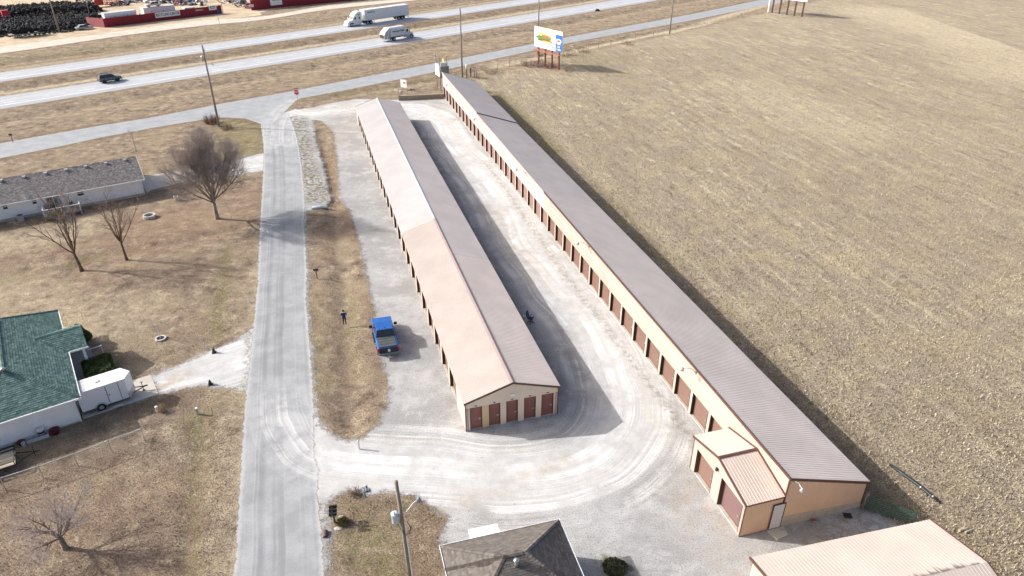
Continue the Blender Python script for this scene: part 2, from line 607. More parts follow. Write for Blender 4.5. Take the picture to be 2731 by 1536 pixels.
g = NT('poured_concrete')
f1 = g.noise(14, 3, 0.6)
f2 = g.noise(0.7, 4, 0.6)
c = g.mix(g.ramp(f2, 0.3, 0.7), (0.50, 0.46, 0.40), (0.60, 0.56, 0.50))
c = g.mix(0.3, c, g.mix(f1, (0.7, 0.7, 0.7), (1, 1, 1)), 'MULTIPLY')
M_CONC = g.fin(c, 0.9, 0.2)
M_CONCW = paint('stem_wall_concrete', (0.42, 0.40, 0.35), 0.9, 0.15, 1.2, dirt=0.5, dirtc=(0.2, 0.18, 0.15), bump=0.3)

M_WHITE = paint('white_paint', (0.78, 0.78, 0.77), 0.45, 0.03, 0.8, dirt=0.12, dirtc=(0.45, 0.42, 0.38))
M_BLACK = paint('black_metal', (0.018, 0.018, 0.02), 0.5, 0.3, 3)
M_RUBBER = paint('tyre_rubber', (0.022, 0.022, 0.023), 0.85, 0.35, 3, dirt=0.4, dirtc=(0.08, 0.075, 0.07))
M_STEEL = paint('galvanised_steel', (0.50, 0.51, 0.52), 0.42, 0.12, 3, metal=0.7)
M_ALU = paint('wheel_aluminium', (0.55, 0.55, 0.56), 0.35, 0.1, 4, metal=0.6)
M_POLE = wood('weathered_pole_wood', (0.27, 0.24, 0.205), 0.9, (9, 9, 0.7))
M_POST = wood('weathered_post_wood', (0.27, 0.235, 0.19), 0.9, (9, 9, 1.2))
M_GLASS = glass('dark_glass')

# ---------------------------------------------------------------- ground, roads, gravel
def seg_dist(X, Y, pts, closed=False, signed=False):
    """distance of grid points to a polyline; signed = side of the polyline"""
    best = np.full(X.shape, 1e9)
    side = np.ones(X.shape)
    n = len(pts)
    for i in range(n if closed else n - 1):
        (ax, ay), (bx, by) = pts[i], pts[(i + 1) % n]
        dx, dy = bx - ax, by - ay
        L = dx * dx + dy * dy + 1e-12
        t = np.clip(((X - ax) * dx + (Y - ay) * dy) / L, 0, 1)
        d = np.hypot(X - ax - t * dx, Y - ay - t * dy)
        m = d < best
        best = np.where(m, d, best)
        if signed:
            side = np.where(m, np.sign((X - ax) * dy - (Y - ay) * dx), side)
    return best * side if signed else best


def poly_sd(X, Y, pts):
    d = seg_dist(X, Y, pts, True)
    ins = np.zeros(X.shape, bool)
    n = len(pts)
    for i in range(n):
        (ax, ay), (bx, by) = pts[i], pts[(i + 1) % n]
        c = ((ay > Y) != (by > Y)) & (X < (bx - ax) * (Y - ay) / (by - ay + 1e-12) + ax)
        ins ^= c
    return np.where(ins, d, -d)


def sstep(v, a, b):
    t = np.clip((v - a) / (b - a), 0, 1)
    return t * t * (3 - 2 * t)


def smooth(pts, n=6):
    """Catmull-Rom through points"""
    out = []
    P = [np.array(p, float) for p in pts]
    P = [2 * P[0] - P[1]] + P + [2 * P[-1] - P[-2]]
    for i in range(1, len(P) - 2):
        for s in range(n):
            t = s / n
            a, b, c, d = P[i - 1], P[i], P[i + 1], P[i + 2]
            out.append(tuple(0.5 * ((2 * b) + (c - a) * t + (2 * a - 5 * b + 4 * c - d) * t * t + (3 * b - a - 3 * c + d) * t ** 3)))
    out.append(tuple(P[-2]))
    return out


def grid_mesh(name, xs, ys, zf, keep=None, attrs=None, mat=None):
    X, Y = np.meshgrid(xs, ys, indexing='ij')
    nx, ny = X.shape
    Z = zf(X, Y)
    idx = np.arange(nx * ny).reshape(nx, ny)
    q = np.stack([idx[:-1, :-1], idx[1:, :-1], idx[1:, 1:], idx[:-1, 1:]], -1).reshape(-1, 4)
    if keep is not None:
        kc = (keep[:-1, :-1] | keep[1:, :-1] | keep[1:, 1:] | keep[:-1, 1:]).reshape(-1)
        q = q[kc]
    used = np.unique(q)
    remap = np.full(nx * ny, -1)
    remap[used] = np.arange(len(used))
    q = remap[q]
    co = np.stack([X, Y, Z], -1).reshape(-1, 3)[used]
    me = bpy.data.meshes.new(name)
    me.vertices.add(len(co))
    me.vertices.foreach_set('co', co.ravel())
    me.loops.add(q.size)
    me.loops.foreach_set('vertex_index', q.ravel())
    me.polygons.add(len(q))
    me.polygons.foreach_set('loop_start', np.arange(len(q)) * 4)
    me.polygons.foreach_set('loop_total', np.full(len(q), 4))
    for kx, vx in (attrs or {}).items():
        a = me.attributes.new(kx, 'FLOAT', 'POINT')
        a.data.foreach_set('value', np.asarray(vx, np.float32).reshape(-1)[used])
    me.update(calc_edges=True)
    me.validate()
    if mat:
        me.materials.append(mat)
    return me, X, Y


def sheet(name, poly, z, mat, cell, holes=(), attrs=None, path=None, margin=0.9):
    P = np.array(poly)
    xs = np.arange(P[:, 0].min() - margin - cell, P[:, 0].max() + margin + 2 * cell, cell)
    ys = np.arange(P[:, 1].min() - margin - cell, P[:, 1].max() + margin + 2 * cell, cell)
    X, Y = np.meshgrid(xs, ys, indexing='ij')
    sd = poly_sd(X, Y, poly)
    for h in holes:
        sd = np.minimum(sd, -poly_sd(X, Y, h))
    at_ = {'sd': sd}
    at_['pd'] = seg_dist(X, Y, path, signed=True) if path else np.full(X.shape, 50.0)
    for kx, fx in (attrs or {}).items():
        at_[kx] = fx(X, Y)
    me, _, _ = grid_mesh(name, xs, ys, lambda A, B: np.full(A.shape, z), sd > -margin, at_, mat)
    o = put(name, me)
    return struct(o)


U0 = Vector((-3.707, 43.924))
BA = R(16.35)


def uvw(u, v, z=0.0):
    """storage-yard frame: u across, v along the long buildings"""
    return Vector((U0.x + u * math.cos(BA) - v * math.sin(BA), U0.y + u * math.sin(BA) + v * math.cos(BA), z))


def uv2(u, v):
    return tuple(uvw(u, v)[:2])


side_left = xy('T', (690, 300), (695, 330), (702.8, 388), (702, 453), (694, 594), (688, 725), (685, 774), (669, 937), (652, 1092), (648, 1166), (634, 1380), (622, 1536)) + [(-16.6, 22)]
side_right = xy('T', (768, 300), (787, 352), (801, 418), (812, 526), (810, 594), (814, 640), (818, 725), (816, 797), (825, 913), (835, 1053), (838, 1199), (849, 1256), (846, 1316), (857, 1414), (862, 1495), (864, 1536)) + [(-10.1, 22)]
side_mid = [((a[0] + b[0]) / 2, (a[1] + b[1]) / 2) for a, b in zip(smooth(side_left, 8)[::7], smooth(side_right, 8)[::8])]
side_mid = smooth(xy('T', (729, 250), (741, 330), (752, 400), (757, 470), (754, 600), (752, 725), (751, 800), (747, 920), (743, 1060), (744, 1200), (743, 1350), (742, 1536)) + [(-13.4, 22)], 6)
front_far = xy('A', (-700, 1535), (420, 1330), (1000, 1230), (1500, 1150), (2100, 1030)) + xy('B', (600, 905), (1300, 768), (2060, 620)) + xy('C', (1300, 370), (2574, 135)) + [(120, 302)]
front_near = xy('A', (-700, 1690), (520, 1449), (1000, 1345), (1600, 1235), (2140, 1150)) + xy('A', (2400, 1160), (2560, 1215), (2610, 1290)) + xy('B', (620, 1060), (690, 990), (740, 965), (1300, 860), (2060, 705)) + xy('C', (1300, 430), (2574, 195)) + [(120, 291)]
hw = 0.912


def line_y(m, c, x0, x1, n=14):
    return [(x, m * x + c + 1.6 * ((x + 30) / 80) ** 2 - 1.0) for x in np.linspace(x0, x1, n)]


s_near = line_y(0.901, 223.4, -150, 110)
s_far = line_y(0.915, 238.6, -150, 110)
n_near = line_y(0.923, 257.5, -150, 80)
n_far = line_y(0.925, 271.2, -150, 80)
north_near = xy('A', (-1300, 700), (0, 525), (600, 440), (1200, 350), (2000, 250), (2574, 195)) + xy('B', (1000, 95), (1900, 0), (2700, -90))
north_far = xy('A', (-1300, 600), (0, 455), (1000, 330), (1900, 205), (2574, 160)) + xy('B', (1000, 55), (1700, -10), (2700, -130))

# grass island between the side road and the gravel yard, and the patch round the near pole
island = xy('T', (834, 320), (842, 374), (861, 439), (875, 505), (884, 531), (862, 556), (818, 562), (816, 640), (822, 725), (820, 797), (830, 913), (839, 1053), (849, 1110),
            (862, 1142), (890, 1162), (921, 1175), (962, 1170), (1004, 1142), (1030, 1085), (1038, 1053), (1034, 1018), (1019, 960), (1007, 900), (1001, 827), (993, 797), (977, 725),
            (963, 655), (944, 599), (932, 559), (908, 535), (902, 486), (899, 418), (888, 352), (856, 322))
patch = xy('T', (872, 1338), (921, 1308), (960, 1312), (981, 1321), (1024, 1313), (1062, 1314), (1117, 1319), (1157, 1354), (1196, 1387), (1180, 1417), (1174, 1436), (1190, 1450), (1200, 1536)) + [(-4.5, 22), (-10.2, 22)] + xy('T', (877, 1480), (880, 1420))
lot = xy('T', (760, 300), (776, 294), (823, 287), (872, 277), (953, 263), (1068, 266), (1182, 262)) + [uv2(19, 97), uv2(19, -14)] + [uv2(24.6, -15.0), uv2(25.8, -16.6), uv2(28.5, -20.0), uv2(28, -34), (-9.5, 22)] + \
    xy('T', (852, 1495), (845, 1414), (838, 1316), (838, 1256), (826, 1199), (822, 1053), (812, 913), (804, 797), (806, 725), (802, 640), (800, 526), (790, 418), (778, 352))
loop = smooth(xy('T', (745, 1120), (775, 1190), (839, 1234), (953, 1250), (1150, 1256), (1330, 1278), (1500, 1262), (1610, 1215), (1672, 1140), (1682, 1070), (1650, 985), (1592, 863), (1486, 746), (1418, 665), (1352, 548), (1279, 452), (1225, 390), (1171, 322), (1117, 293), (1060, 286), (960, 284), (872, 296), (800, 300), (730, 270)), 5)
alley = [p for p in loop]
rockditch = xy('T', (793, 315), (806, 390), (815, 450), (835, 490), (850, 530))
weeds1 = [uv2(17.0, v) for v in (-14, -6, 0, 8)] + [uv2(16.6, 20), uv2(16.8, 34), uv2(17.2, 60)]
tan1 = xy('T', (806, 292), (870, 283), (930, 280), (953, 300), (900, 330), (895, 380))
tan2 = [uv2(13.4, v) for v in (22, 27, 32, 38, 42)]
tan3 = xy('T', (1190, 1358), (1260, 1330), (1420, 1270), (1520, 1222))

# ditches and swales (only in grass)
DITCH = [(smooth(xy('T', (856, 350), (880, 470), (893, 560), (905, 660), (920, 780), (925, 900), (934, 1050), (935, 1130)), 4), 0.9, 0.32),
         (smooth(xy('E', (700, 1290), (900, 1120), (1300, 1050), (1900, 950), (2330, 840)), 4), 0.9, 0.28),
         (smooth(xy('F', (2200, 0), (2130, 480)) , 4), 0.7, 0.12),
         (smooth(xy('G', (2010, 0), (1960, 600), (1850, 1400)), 4), 0.8, 0.15),
         ([((a[0] + b[0]) / 2, (a[1] + b[1]) / 2) for a, b in zip(s_far, [(x, 0.923 * x + 257.5) for x, _ in s_far])], 2.4, 0.7),
         ([(x, y - 11) for x, y in s_near], 3.0, 0.6),
         ([(x, y + 13) for x, y in n_far], 3.0, 0.6),
         ([(x + 2.5, y - 5.5) for x, y in xy('B', (1000, 880), (2060, 705)) + xy('C', (1300, 430), (2574, 195))], 1.6, 0.35)]


def height(X, Y):
    Z = np.zeros(X.shape)
    for pts, w, d in DITCH:
        Z -= d * np.exp(-(seg_dist(X, Y, pts) / w) ** 2)
    return Z


def hz(x, y):
    return float(height(np.array([[x]]), np.array([[y]]))[0, 0])


cell = 0.75
gx = np.arange(-150, 131, cell)
gy = np.arange(18, 300, cell)
X, Y = np.meshgrid(gx, gy, indexing='ij')


def near_line(pts, a, b):
    return 1 - sstep(seg_dist(X, Y, pts), a, b)


field_poly = [uv2(26.2, -60), uv2(26.2, 99)] + xy('C', (420, 790), (1250, 560), (2338, 345)) + [(140, 300), (140, -60)]
fld = sstep(poly_sd(X, Y, field_poly), -1.2, 1.2)
grn = np.zeros(X.shape)
for pts, a, b, s in [
    (xy('F', (2180, 0), (2150, 220), (2120, 470)), 0.25, 1.0, 1.0),
    (xy('E', (2230, 1050), (2190, 1449)), 0.2, 0.9, 0.8),
    (xy('G', (1980, 0), (1950, 300), (1900, 700), (1880, 1400)), 0.2, 1.0, 0.75),
    (xy('F', (1950, 1250), (1900, 1400)), 0.6, 1.8, 0.8),
    (xy('O', (130, 480), (260, 600), (200, 760)), 2.0, 6.5, 0.85),
    (xy('E', (700, 1200), (900, 1120), (1400, 1050)), 0.3, 1.2, 0.9),
    (xy('E', (0, 1380), (300, 1300)), 0.4, 1.8, 0.6),
    ([uv2(28.6, 62), uv2(28.8, 78), uv2(29.2, 96)], 0.8, 3.2, 0.95),
    ([uv2(29.5, 20), uv2(29.5, 50)], 0.6, 2.0, 0.35),
    ([uv2(25.8, -14), uv2(26.6, -16)], 0.4, 1.6, 1.0),
    (xy('H', (1400, 1100), (1500, 1300), (1550, 1449)), 0.8, 2.6, 0.8),
    (xy('H', (1300, 780), (1600, 900)), 0.3, 1.6, 0.5),
    (xy('M', (180, 300), (200, 900), (250, 1300)), 0.4, 1.5, 0.5),
    (xy('M', (600, 200), (560, 700), (600, 900)), 0.3, 1.2, 0.5),
    (xy('A', (0, 590), (1200, 440), (2574, 250)), 2.0, 6.0, 0.35),
    (xy('A', (300, 1030), (1300, 850), (2574, 660)), 0.8, 2.6, 0.45),
    (xy('B', (700, 970), (1500, 870), (2050, 740)), 0.8, 2.8, 0.4),
    (xy('C', (1400, 600), (1700, 560)), 2.0, 8.0, 0.4)]:
    grn = np.maximum(grn, near_line(pts, a, b) * s)
red = np.zeros(X.shape)
for pts, a, b, s in [
    (xy('E', (1200, 850), (1700, 700), (2000, 850), (1300, 1000)), 2.0, 7.0, 1.0),
    (xy('E', (2300, 450), (2450, 600), (2350, 780)), 1.5, 4.0, 0.9),
    (xy('E', (900, 1130), (1700, 980), (2300, 830)), 0.4, 1.2, 1.0),
    (xy('E', (1000, 1300), (1900, 1230)), 1.0, 5.0, 0.55),
    (xy('E', (0, 1050), (500, 1100), (900, 1000)), 2.0, 6.0, 0.45),
    (xy('G', (1990, 300), (1960, 600), (1900, 1000)), 0.15, 0.5, 0.9),
    (xy('G', (300, 700), (900, 900), (1300, 800), (1300, 1300)), 2.0, 6.0, 0.7),
    (xy('G', (0, 650), (500, 560), (1200, 260)), 0.4, 1.4, 0.5),
    (xy('M', (420, 400), (440, 700), (500, 1000), (540, 1300)), 0.3, 0.9, 0.9),
    (xy('M', (760, 200), (820, 600), (880, 900)), 0.3, 1.0, 0.8),
    (xy('U', (1500, 700), (1540, 1000), (1580, 1300)), 0.3, 1.0, 0.9),
    (xy('U', (1800, 450), (1850, 700), (1950, 900)), 0.8, 2.0, 0.8),
    (xy('O', (1000, 800), (1060, 1100), (1090, 1300)), 1.2, 3.0, 0.7),
    (xy('K', (1700, 700), (1800, 900), (2100, 1050), (2400, 1300)), 0.6, 3.0, 0.5),
    (xy('K', (1150, 950), (1350, 920)), 0.4, 1.3, 0.9),
    (xy('C', (700, 680), (1050, 650), (1250, 700)), 1.0, 4.0, 0.6)]:
    red = np.maximum(red, near_line(pts, a, b) * s)
brn = np.zeros(X.shape)
for pts, a, b, s in [
    (front_near, 0.5, 2.2, 0.7), (front_far, 0.3, 3.0, 0.85), (s_far, 0.5, 4.0, 0.35), (n_near, 0.5, 6.5, 0.75), (s_near, 0.4, 2.0, 0.5),
    (north_near, 0.4, 1.8, 0.9), ([(x, y + 5.0) for x, y in n_far], 2.0, 5.0, 0.6),
    ([uv2(27.6, v) for v in (-22, 20, 60, 98)], 2.2, 3.2, 0.75),
    (xy('E', (850, 640), (1500, 500), (1750, 430)), 1.2, 3.6, 0.9), (xy('E', (0, 830), (500, 760)), 0.8, 2.4, 0.9),
    (xy('F', (840, 1300), (1300, 1180), (1700, 1060)), 0.9, 2.4, 0.8), (xy('G', (0, 430), (700, 150)), 0.8, 2.2, 0.8),
    (xy('F', (900, 560), (1000, 640), (1140, 760)), 0.5, 1.6, 0.8),
    (xy('H', (1050, 720), (1700, 760), (2100, 900)), 1.0, 3.0, 0.5), (xy('H', (1900, 1000), (2000, 1400)), 0.8, 2.4, 0.7),
    (xy('O', (1000, 700), (1070, 1100)), 0.8, 2.6, 0.7), (xy('B', (1000, 960), (1800, 930), (2100, 900)), 1.0, 5.0, 0.35)]:
    brn = np.maximum(brn, near_line(pts, a, b) * s)
pal = np.zeros(X.shape)
for pts, a, b, s in [
    ([(x + 0.6, y - 2.0) for x, y in s_near], 0.0, 0.1, 0.0), ([(x - 1.0, y + 2.6) for x, y in s_far], 0.6, 2.6, 0.75),
    ([(x - 0.5, y + 2.5) for x, y in n_far], 0.5, 2.2, 0.55), (xy('C', (600, 640), (1300, 520), (2338, 300)), 0.6, 2.4, 0.9),
    ([(115, 292), (44.4, 211)], 0.6, 2.6, 0.9), (side_left[5:], 0.2, 2.4, 0.4),
    (xy('D', (1500, 100), (2200, 300), (2574, 560)), 4, 22, 0.6), (xy('D', (400, 700), (1200, 1000)), 3, 14, 0.35),
    (xy('E', (0, 1000), (400, 930), (900, 800)), 1.5, 5.0, 0.5), (xy('F', (100, 60), (900, 350), (1200, 250)), 1.5, 7.0, 0.45),
    ([uv2(31.5, v) for v in (-30, 0, 40, 90)], 0.5, 2.5, 0.2)]:
    pal = np.maximum(pal, near_line(pts, a, b) * s)
me, _, _ = grid_mesh('ground', gx, gy, height, None, dict(fld=fld, grn=grn, red=red, brn=brn, pal=pal), M_GRASS)
# outer apron to the horizon, same sheet
import bmesh as _bm
bm = _bm.new()
bm.from_mesh(me)
fa = bm.verts.layers.float['fld']
x0, x1, y0, y1, F = gx[0], gx[-1], gy[0], gy[-1], 3500


def apron(pts, fl):
    vs = [bm.verts.new((px, py, -0.001)) for px, py in pts]
    for v_, f_ in zip(vs, fl):
        v_[fa] = f_
    bm.faces.new(vs)


apron([(-F, -F), (F, -F), (F, y0), (-F, y0)], (0, 1, 1, 0))
apron([(-F, y1), (F, y1), (F, F), (-F, F)], (0, 1, 1, 0))
apron([(-F, y0), (x0, y0), (x0, y1), (-F, y1)], (0, 0, 0, 0))
apron([(x1, y0), (F, y0), (F, y1), (x1, y1)], (1, 1, 1, 1))
bm.to_mesh(me)
bm.free()
struct(put('ground', me))

turn = smooth(xy('T', (742, 985), (748, 1080), (775, 1165), (839, 1226), (953, 1250)), 6)
turn2 = smooth(xy('T', (800, 275), (770, 296), (752, 330), (748, 380)), 5)
dust = lambda A, B: np.maximum((1 - sstep(seg_dist(A, B, turn), 1.2, 3.0)) * (1 - sstep(B, 45, 52)), (1 - sstep(seg_dist(A, B, turn2), 1.5, 5)) * 0.7)
lpf = lambda A, B: np.where(seg_dist(A, B, turn) < seg_dist(A, B, turn2), seg_dist(A, B, turn, signed=True), seg_dist(A, B, turn2, signed=True))
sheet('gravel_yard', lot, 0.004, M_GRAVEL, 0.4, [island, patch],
      dict(drk=lambda A, B: np.maximum((1 - sstep(seg_dist(A, B, [uv2(8.6, 3), uv2(8.8, 83)]), 0.5, 2.4)) * 0.85, (1 - sstep(seg_dist(A, B, [uv2(11.6, 4), uv2(11.8, 8)]), 0.3, 1.0)) * 0.7),
           weed=lambda A, B: np.maximum.reduce([(1 - sstep(seg_dist(A, B, rockditch), 1.0, 2.4)) * 1.0, (1 - sstep(seg_dist(A, B, weeds1), 0.1, 0.8)) * 0.5,
                                                (1 - sstep(seg_dist(A, B, [uv2(20, -19), uv2(24, -17.5)]), 1.0, 4.0)) * 0.5,
                                                (1 - sstep(seg_dist(A, B, xy('I', (1750, 1330), (1900, 1400))), 0.4, 1.3)) * 1.0]),
           tan=lambda A, B: np.maximum.reduce([(1 - sstep(seg_dist(A, B, tan1), 0.8, 4.0)) * 0.8, (1 - sstep(seg_dist(A, B, tan2), 0.6, 2.6)) * 0.7, (1 - sstep(seg_dist(A, B, tan3), 0.2, 1.2)) * 0.6,
                                               (1 - sstep(seg_dist(A, B, [uv2(15, -20), uv2(14, -12)]), 1.0, 4.0)) * 0.45])), loop)
side_poly = smooth(side_left, 4) + smooth(side_right, 4)[::-1]
sheet('side_road', side_poly, 0.008, M_ROAD, 0.35, path=side_mid, attrs=dict(dust=dust, lp=lpf))
sheet('frontage_road', front_far + front_near[::-1], 0.012, M_FRONT, 0.7, path=[((a[0] + b[0]) / 2, (a[1] + b[1]) / 2) for a, b in zip(front_far[::1], (front_near[:5] + front_near[9:])[:len(front_far)])], attrs=dict(dust=dust, lp=lpf))
HWY = {'eastbound': (s_near, s_far), 'westbound': (n_near, n_far)}
for (nm, (a, b)) in HWY.items():
    mid_ = [((p[0] + q[0]) / 2, (p[1] + q[1]) / 2) for p, q in zip(a, b)]
    o = sheet('highway_carriageway', a + b[::-1], 0.008, M_HWY, 0.9, path=mid_)


def ribbon(name, pts, w, z, mat, off=0.0):
    mb = MB()
    P = [Vector((p[0], p[1], z)) for p in pts]
    vs = []
    for i, p in enumerate(P):
        t = (P[min(i + 1, len(P) - 1)] - P[max(i - 1, 0)]).normalized()
        nrm = Vector((-t.y, t.x, 0))
        vs += [p + nrm * (off - w / 2), p + nrm * (off + w / 2)]
    mb.add(vs, [(2 * i, 2 * i + 1, 2 * i + 3, 2 * i + 2) for i in range(len(P) - 1)])
    return struct(mb.build(name, mat))


M_LINE = paint('road_line_paint', (0.78, 0.78, 0.76), 0.7, 0.1, 2, dirt=0.3, dirtc=(0.5, 0.5, 0.49))
for (nm, (a, b)) in HWY.items():
    ribbon('lane_marking', a, 0.22, 0.013, M_LINE, 2.7)
    ribbon('lane_marking', b, 0.2, 0.013, paint('yellow_line_paint', (0.66, 0.6, 0.42), 0.7, 0.1, 2), -1.5)
    mid_ = [((p[0] * 0.55 + q[0] * 0.45), (p[1] * 0.55 + q[1] * 0.45)) for p, q in zip(a, b)]
    dash = MB()
    for i in range(len(mid_) - 1):
        p, q = Vector(mid_[i]), Vector(mid_[i + 1])
        L = (q - p).length
        t = (q - p).normalized()
        nrm = Vector((-t.y, t.x)) * 0.08
        s = 0.0
        while s + 3 < L:
            A_, B_ = p + t * s, p + t * (s + 3.0)
            dash.add([(A_ - nrm).to_3d() + Vector((0, 0, .013)), (B_ - nrm).to_3d() + Vector((0, 0, .013)), (B_ + nrm).to_3d() + Vector((0, 0, .013)), (A_ + nrm).to_3d() + Vector((0, 0, .013))], [(0, 1, 2, 3)])
            s += 12.0
    struct(dash.build('lane_marking', M_LINE))
north_poly = smooth(north_far, 3) + smooth(north_near, 3)[::-1]
sheet('north_gravel_road', north_poly, 0.012, M_NORTH, 0.8, path=[((p[0]+q[0])/2,(p[1]+q[1])/2) for p,q in zip(north_far,north_near)])
yard = xy('A', (-900, 560), (0, 470), (560, 400), (900, 345), (1250, 300), (2200, 190), (2574, 150)) + xy('B', (350, 120), (700, 60), (1400, -40)) + [(-40, 330), (-190, 330)] + xy('A', (-1200, 200))
sheet('dirt_yard', yard, 0.006, M_DIRT, 1.5)
sheet('gravel_driveway', xy('T', (690, 862), (660, 885), (634, 904), (566, 934), (462, 981), (402, 1002), (424, 1052), (489, 1036), (544, 1027), (585, 1030), (640, 1038), (668, 1050)), 0.005, M_GRAVEL, 0.35,
      path=xy('T', (690, 940), (560, 980), (412, 1026)), attrs=dict(weed=lambda A, B: (1 - sstep(seg_dist(A, B, xy('T', (662, 890), (655, 1030))), 0.1, 0.5)) * 0.7, tan=lambda A, B: (1 - sstep(seg_dist(A, B, xy('T', (424, 1045), (480, 1010))), 0.5, 2.0))))
sheet('gravel_driveway', xy('T', (712, 405), (660, 418), (632, 423), (560, 440), (481, 456), (468, 490), (560, 478), (641, 465), (712, 455)), 0.005, M_GRAVEL, 0.5,
      path=xy('T', (710, 430), (480, 472)), attrs=dict(weed=lambda A, B: A * 0, tan=lambda A, B: A * 0))
pads = MB()
pads.prism(xy('T', (486, 454), (382, 471), (372, 478), (392, 515), (405, 506), (470, 490)), 'z', -0.05, 0.02)
struct(pads.build('concrete_apron', M_CONC))
pads = MB()
pads.prism(xy('T', (402, 1000), (423, 1051), (222, 1118), (205, 1075), (330, 1022)), 'z', -0.05, 0.03)
struct(pads.build('concrete_pad', M_CONC))

# ---------------------------------------------------------------- storage buildings
def ribs(mb, s0, s1, lo, hi, nrm, pitch=0.23, h=0.022, flat=0.70):
    """ribbed steel sheet between curves lo(s) and hi(s), ribs standing out along nrm"""
    nrm = Vector(nrm).normalized()
    prof = [(s0, 0)]
    s = s0
    while s + pitch < s1 - 1e-6:
        prof += [(s + pitch * flat, 0), (s + pitch * (flat + 0.09), h), (s + pitch * (flat + 0.21), h), (s + pitch * (flat + 0.3), 0)]
        s += pitch
    prof += [(s1, 0)]
    vs = []
    for a, o in prof:
        vs += [Vector(lo(a)) + nrm * o, Vector(hi(a)) + nrm * o]
    mb.add(vs, [(2 * i, 2 * i + 1, 2 * i + 3, 2 * i + 2) for i in range(len(prof) - 1)])
    return mb


CREAM = (0.66, 0.53, 0.43)
M_WALL_N = metal_sheet('cream_wall_steel', (0.47, 0.385, 0.33), 0.5, 0.15, (2, 2, 0.3))
M_WALL_F = metal_sheet('faded_wall_steel', (0.52, 0.45, 0.42), 0.5, 0.15, (2, 2, 0.3))
M_WALL_END = metal_sheet('tan_end_wall_steel', (0.64, 0.47, 0.335), 0.5, 0.1, (2, 2, 0.3))
M_WALL_GAB = metal_sheet('beige_gable_steel', (0.76, 0.64, 0.50), 0.5, 0.1, (2, 2, 0.3))
M_ROOF_N = metal_sheet('sun_slope_rosy_roof', (0.45, 0.395, 0.36), 0.42, 0.2, (0.5, 5, 1))  # sunlit-slope copy, colour darkened to hold down the sun on that side
M_ROOF_F = metal_sheet('sun_slope_faded_roof', (0.485, 0.465, 0.455), 0.42, 0.2, (0.5, 5, 1))  # faded far half, sunlit-slope copy darkened the same way
M_ROOF_SH = metal_sheet('shade_slope_roof_steel', (0.79, 0.68, 0.595), 0.5, 0.12, (0.5, 5, 1))  # paler copy for slopes turned from the sun, shade offset in the colour
M_ROOF_OLD = metal_sheet('shade_slope_old_roof_steel', (0.75, 0.66, 0.59), 0.5, 0.12, (0.5, 5, 1))  # older far half, also lightened in colour where the slope is shaded
M_ROOF_CR = metal_sheet('cream_roof_steel', (0.50, 0.435, 0.385), 0.45, 0.15, (0.5, 5, 1))
M_ROOF_AX = metal_sheet('tan_annex_roof_steel', (0.60, 0.49, 0.42), 0.5, 0.15, (5, 0.5, 1))
M_TRIM = paint('brown_trim', (0.105, 0.052, 0.042), 0.5, 0.12, 2)
M_TRIMG = paint('grey_ridge_cap', (0.42, 0.42, 0.44), 0.45, 0.1, 1)
M_JAMB_SHADE = paint('shade_dark_jamb', (0.035, 0.02, 0.017), 0.6, 0.1, 2)  # darker copy of the brown trim, with the reveal's shade in its colour
M_DOOR = paint('brown_door_steel', (0.165, 0.09, 0.066), 0.5, 0.1, 1.2, dirt=0.15, dirtc=(0.3, 0.2, 0.15))
M_DOORF = paint('faded_door_steel', (0.235, 0.14, 0.115), 0.55, 0.1, 1.2, dirt=0.15, dirtc=(0.35, 0.25, 0.2))
M_DOORG = paint('shade_lifted_red_brown_door', (0.27, 0.115, 0.088), 0.5, 0.1, 1.2)  # red-brown door colour, brightened to offset the shade on the gable
M_DOORP = paint('plum_door_steel', (0.15, 0.085, 0.085), 0.5, 0.1, 1.2)


def rollup(name, w, h, mat, slat=0.11):
    """roll-up curtain: door in the x-z plane facing -y, slats, bottom bar, latch"""
    mb = MB()
    z = 0.0
    prof = []
    while z < h - 1e-6:
        zz = min(z + slat, h)
        prof += [(0.0, z), (0.0, z + (zz - z) * 0.7), (0.018, z + (zz - z) * 0.85)]
        z = zz
    prof.append((0.0, h))
    vs = []
    for o, zz in prof:
        vs += [(0, o, zz), (w, o, zz)]
    mb.add(vs, [(2 * i, 2 * i + 1, 2 * i + 3, 2 * i + 2) for i in range(len(prof) - 1)])
    mb.box(0, w, -0.02, 0.03, 0, 0.06)
    return mb.mesh(name, mat)


def latch_mesh():
    return MB().box(-0.11, 0.11, -0.05, -0.005, -0.03, 0.03).box(-0.02, 0.02, -0.06, -0.005, -0.09, 0.09).mesh('latch', M_STEEL)


LATCH = latch_mesh()


def set_door(parent, me, M):
    d = put('door', me, parent)
    d.matrix_local = M
    w = max(v.co.x for v in me.vertices)
    l = put('latch', LATCH, d)
    l.location = (w * 0.8, 0, 0.95)
    return d


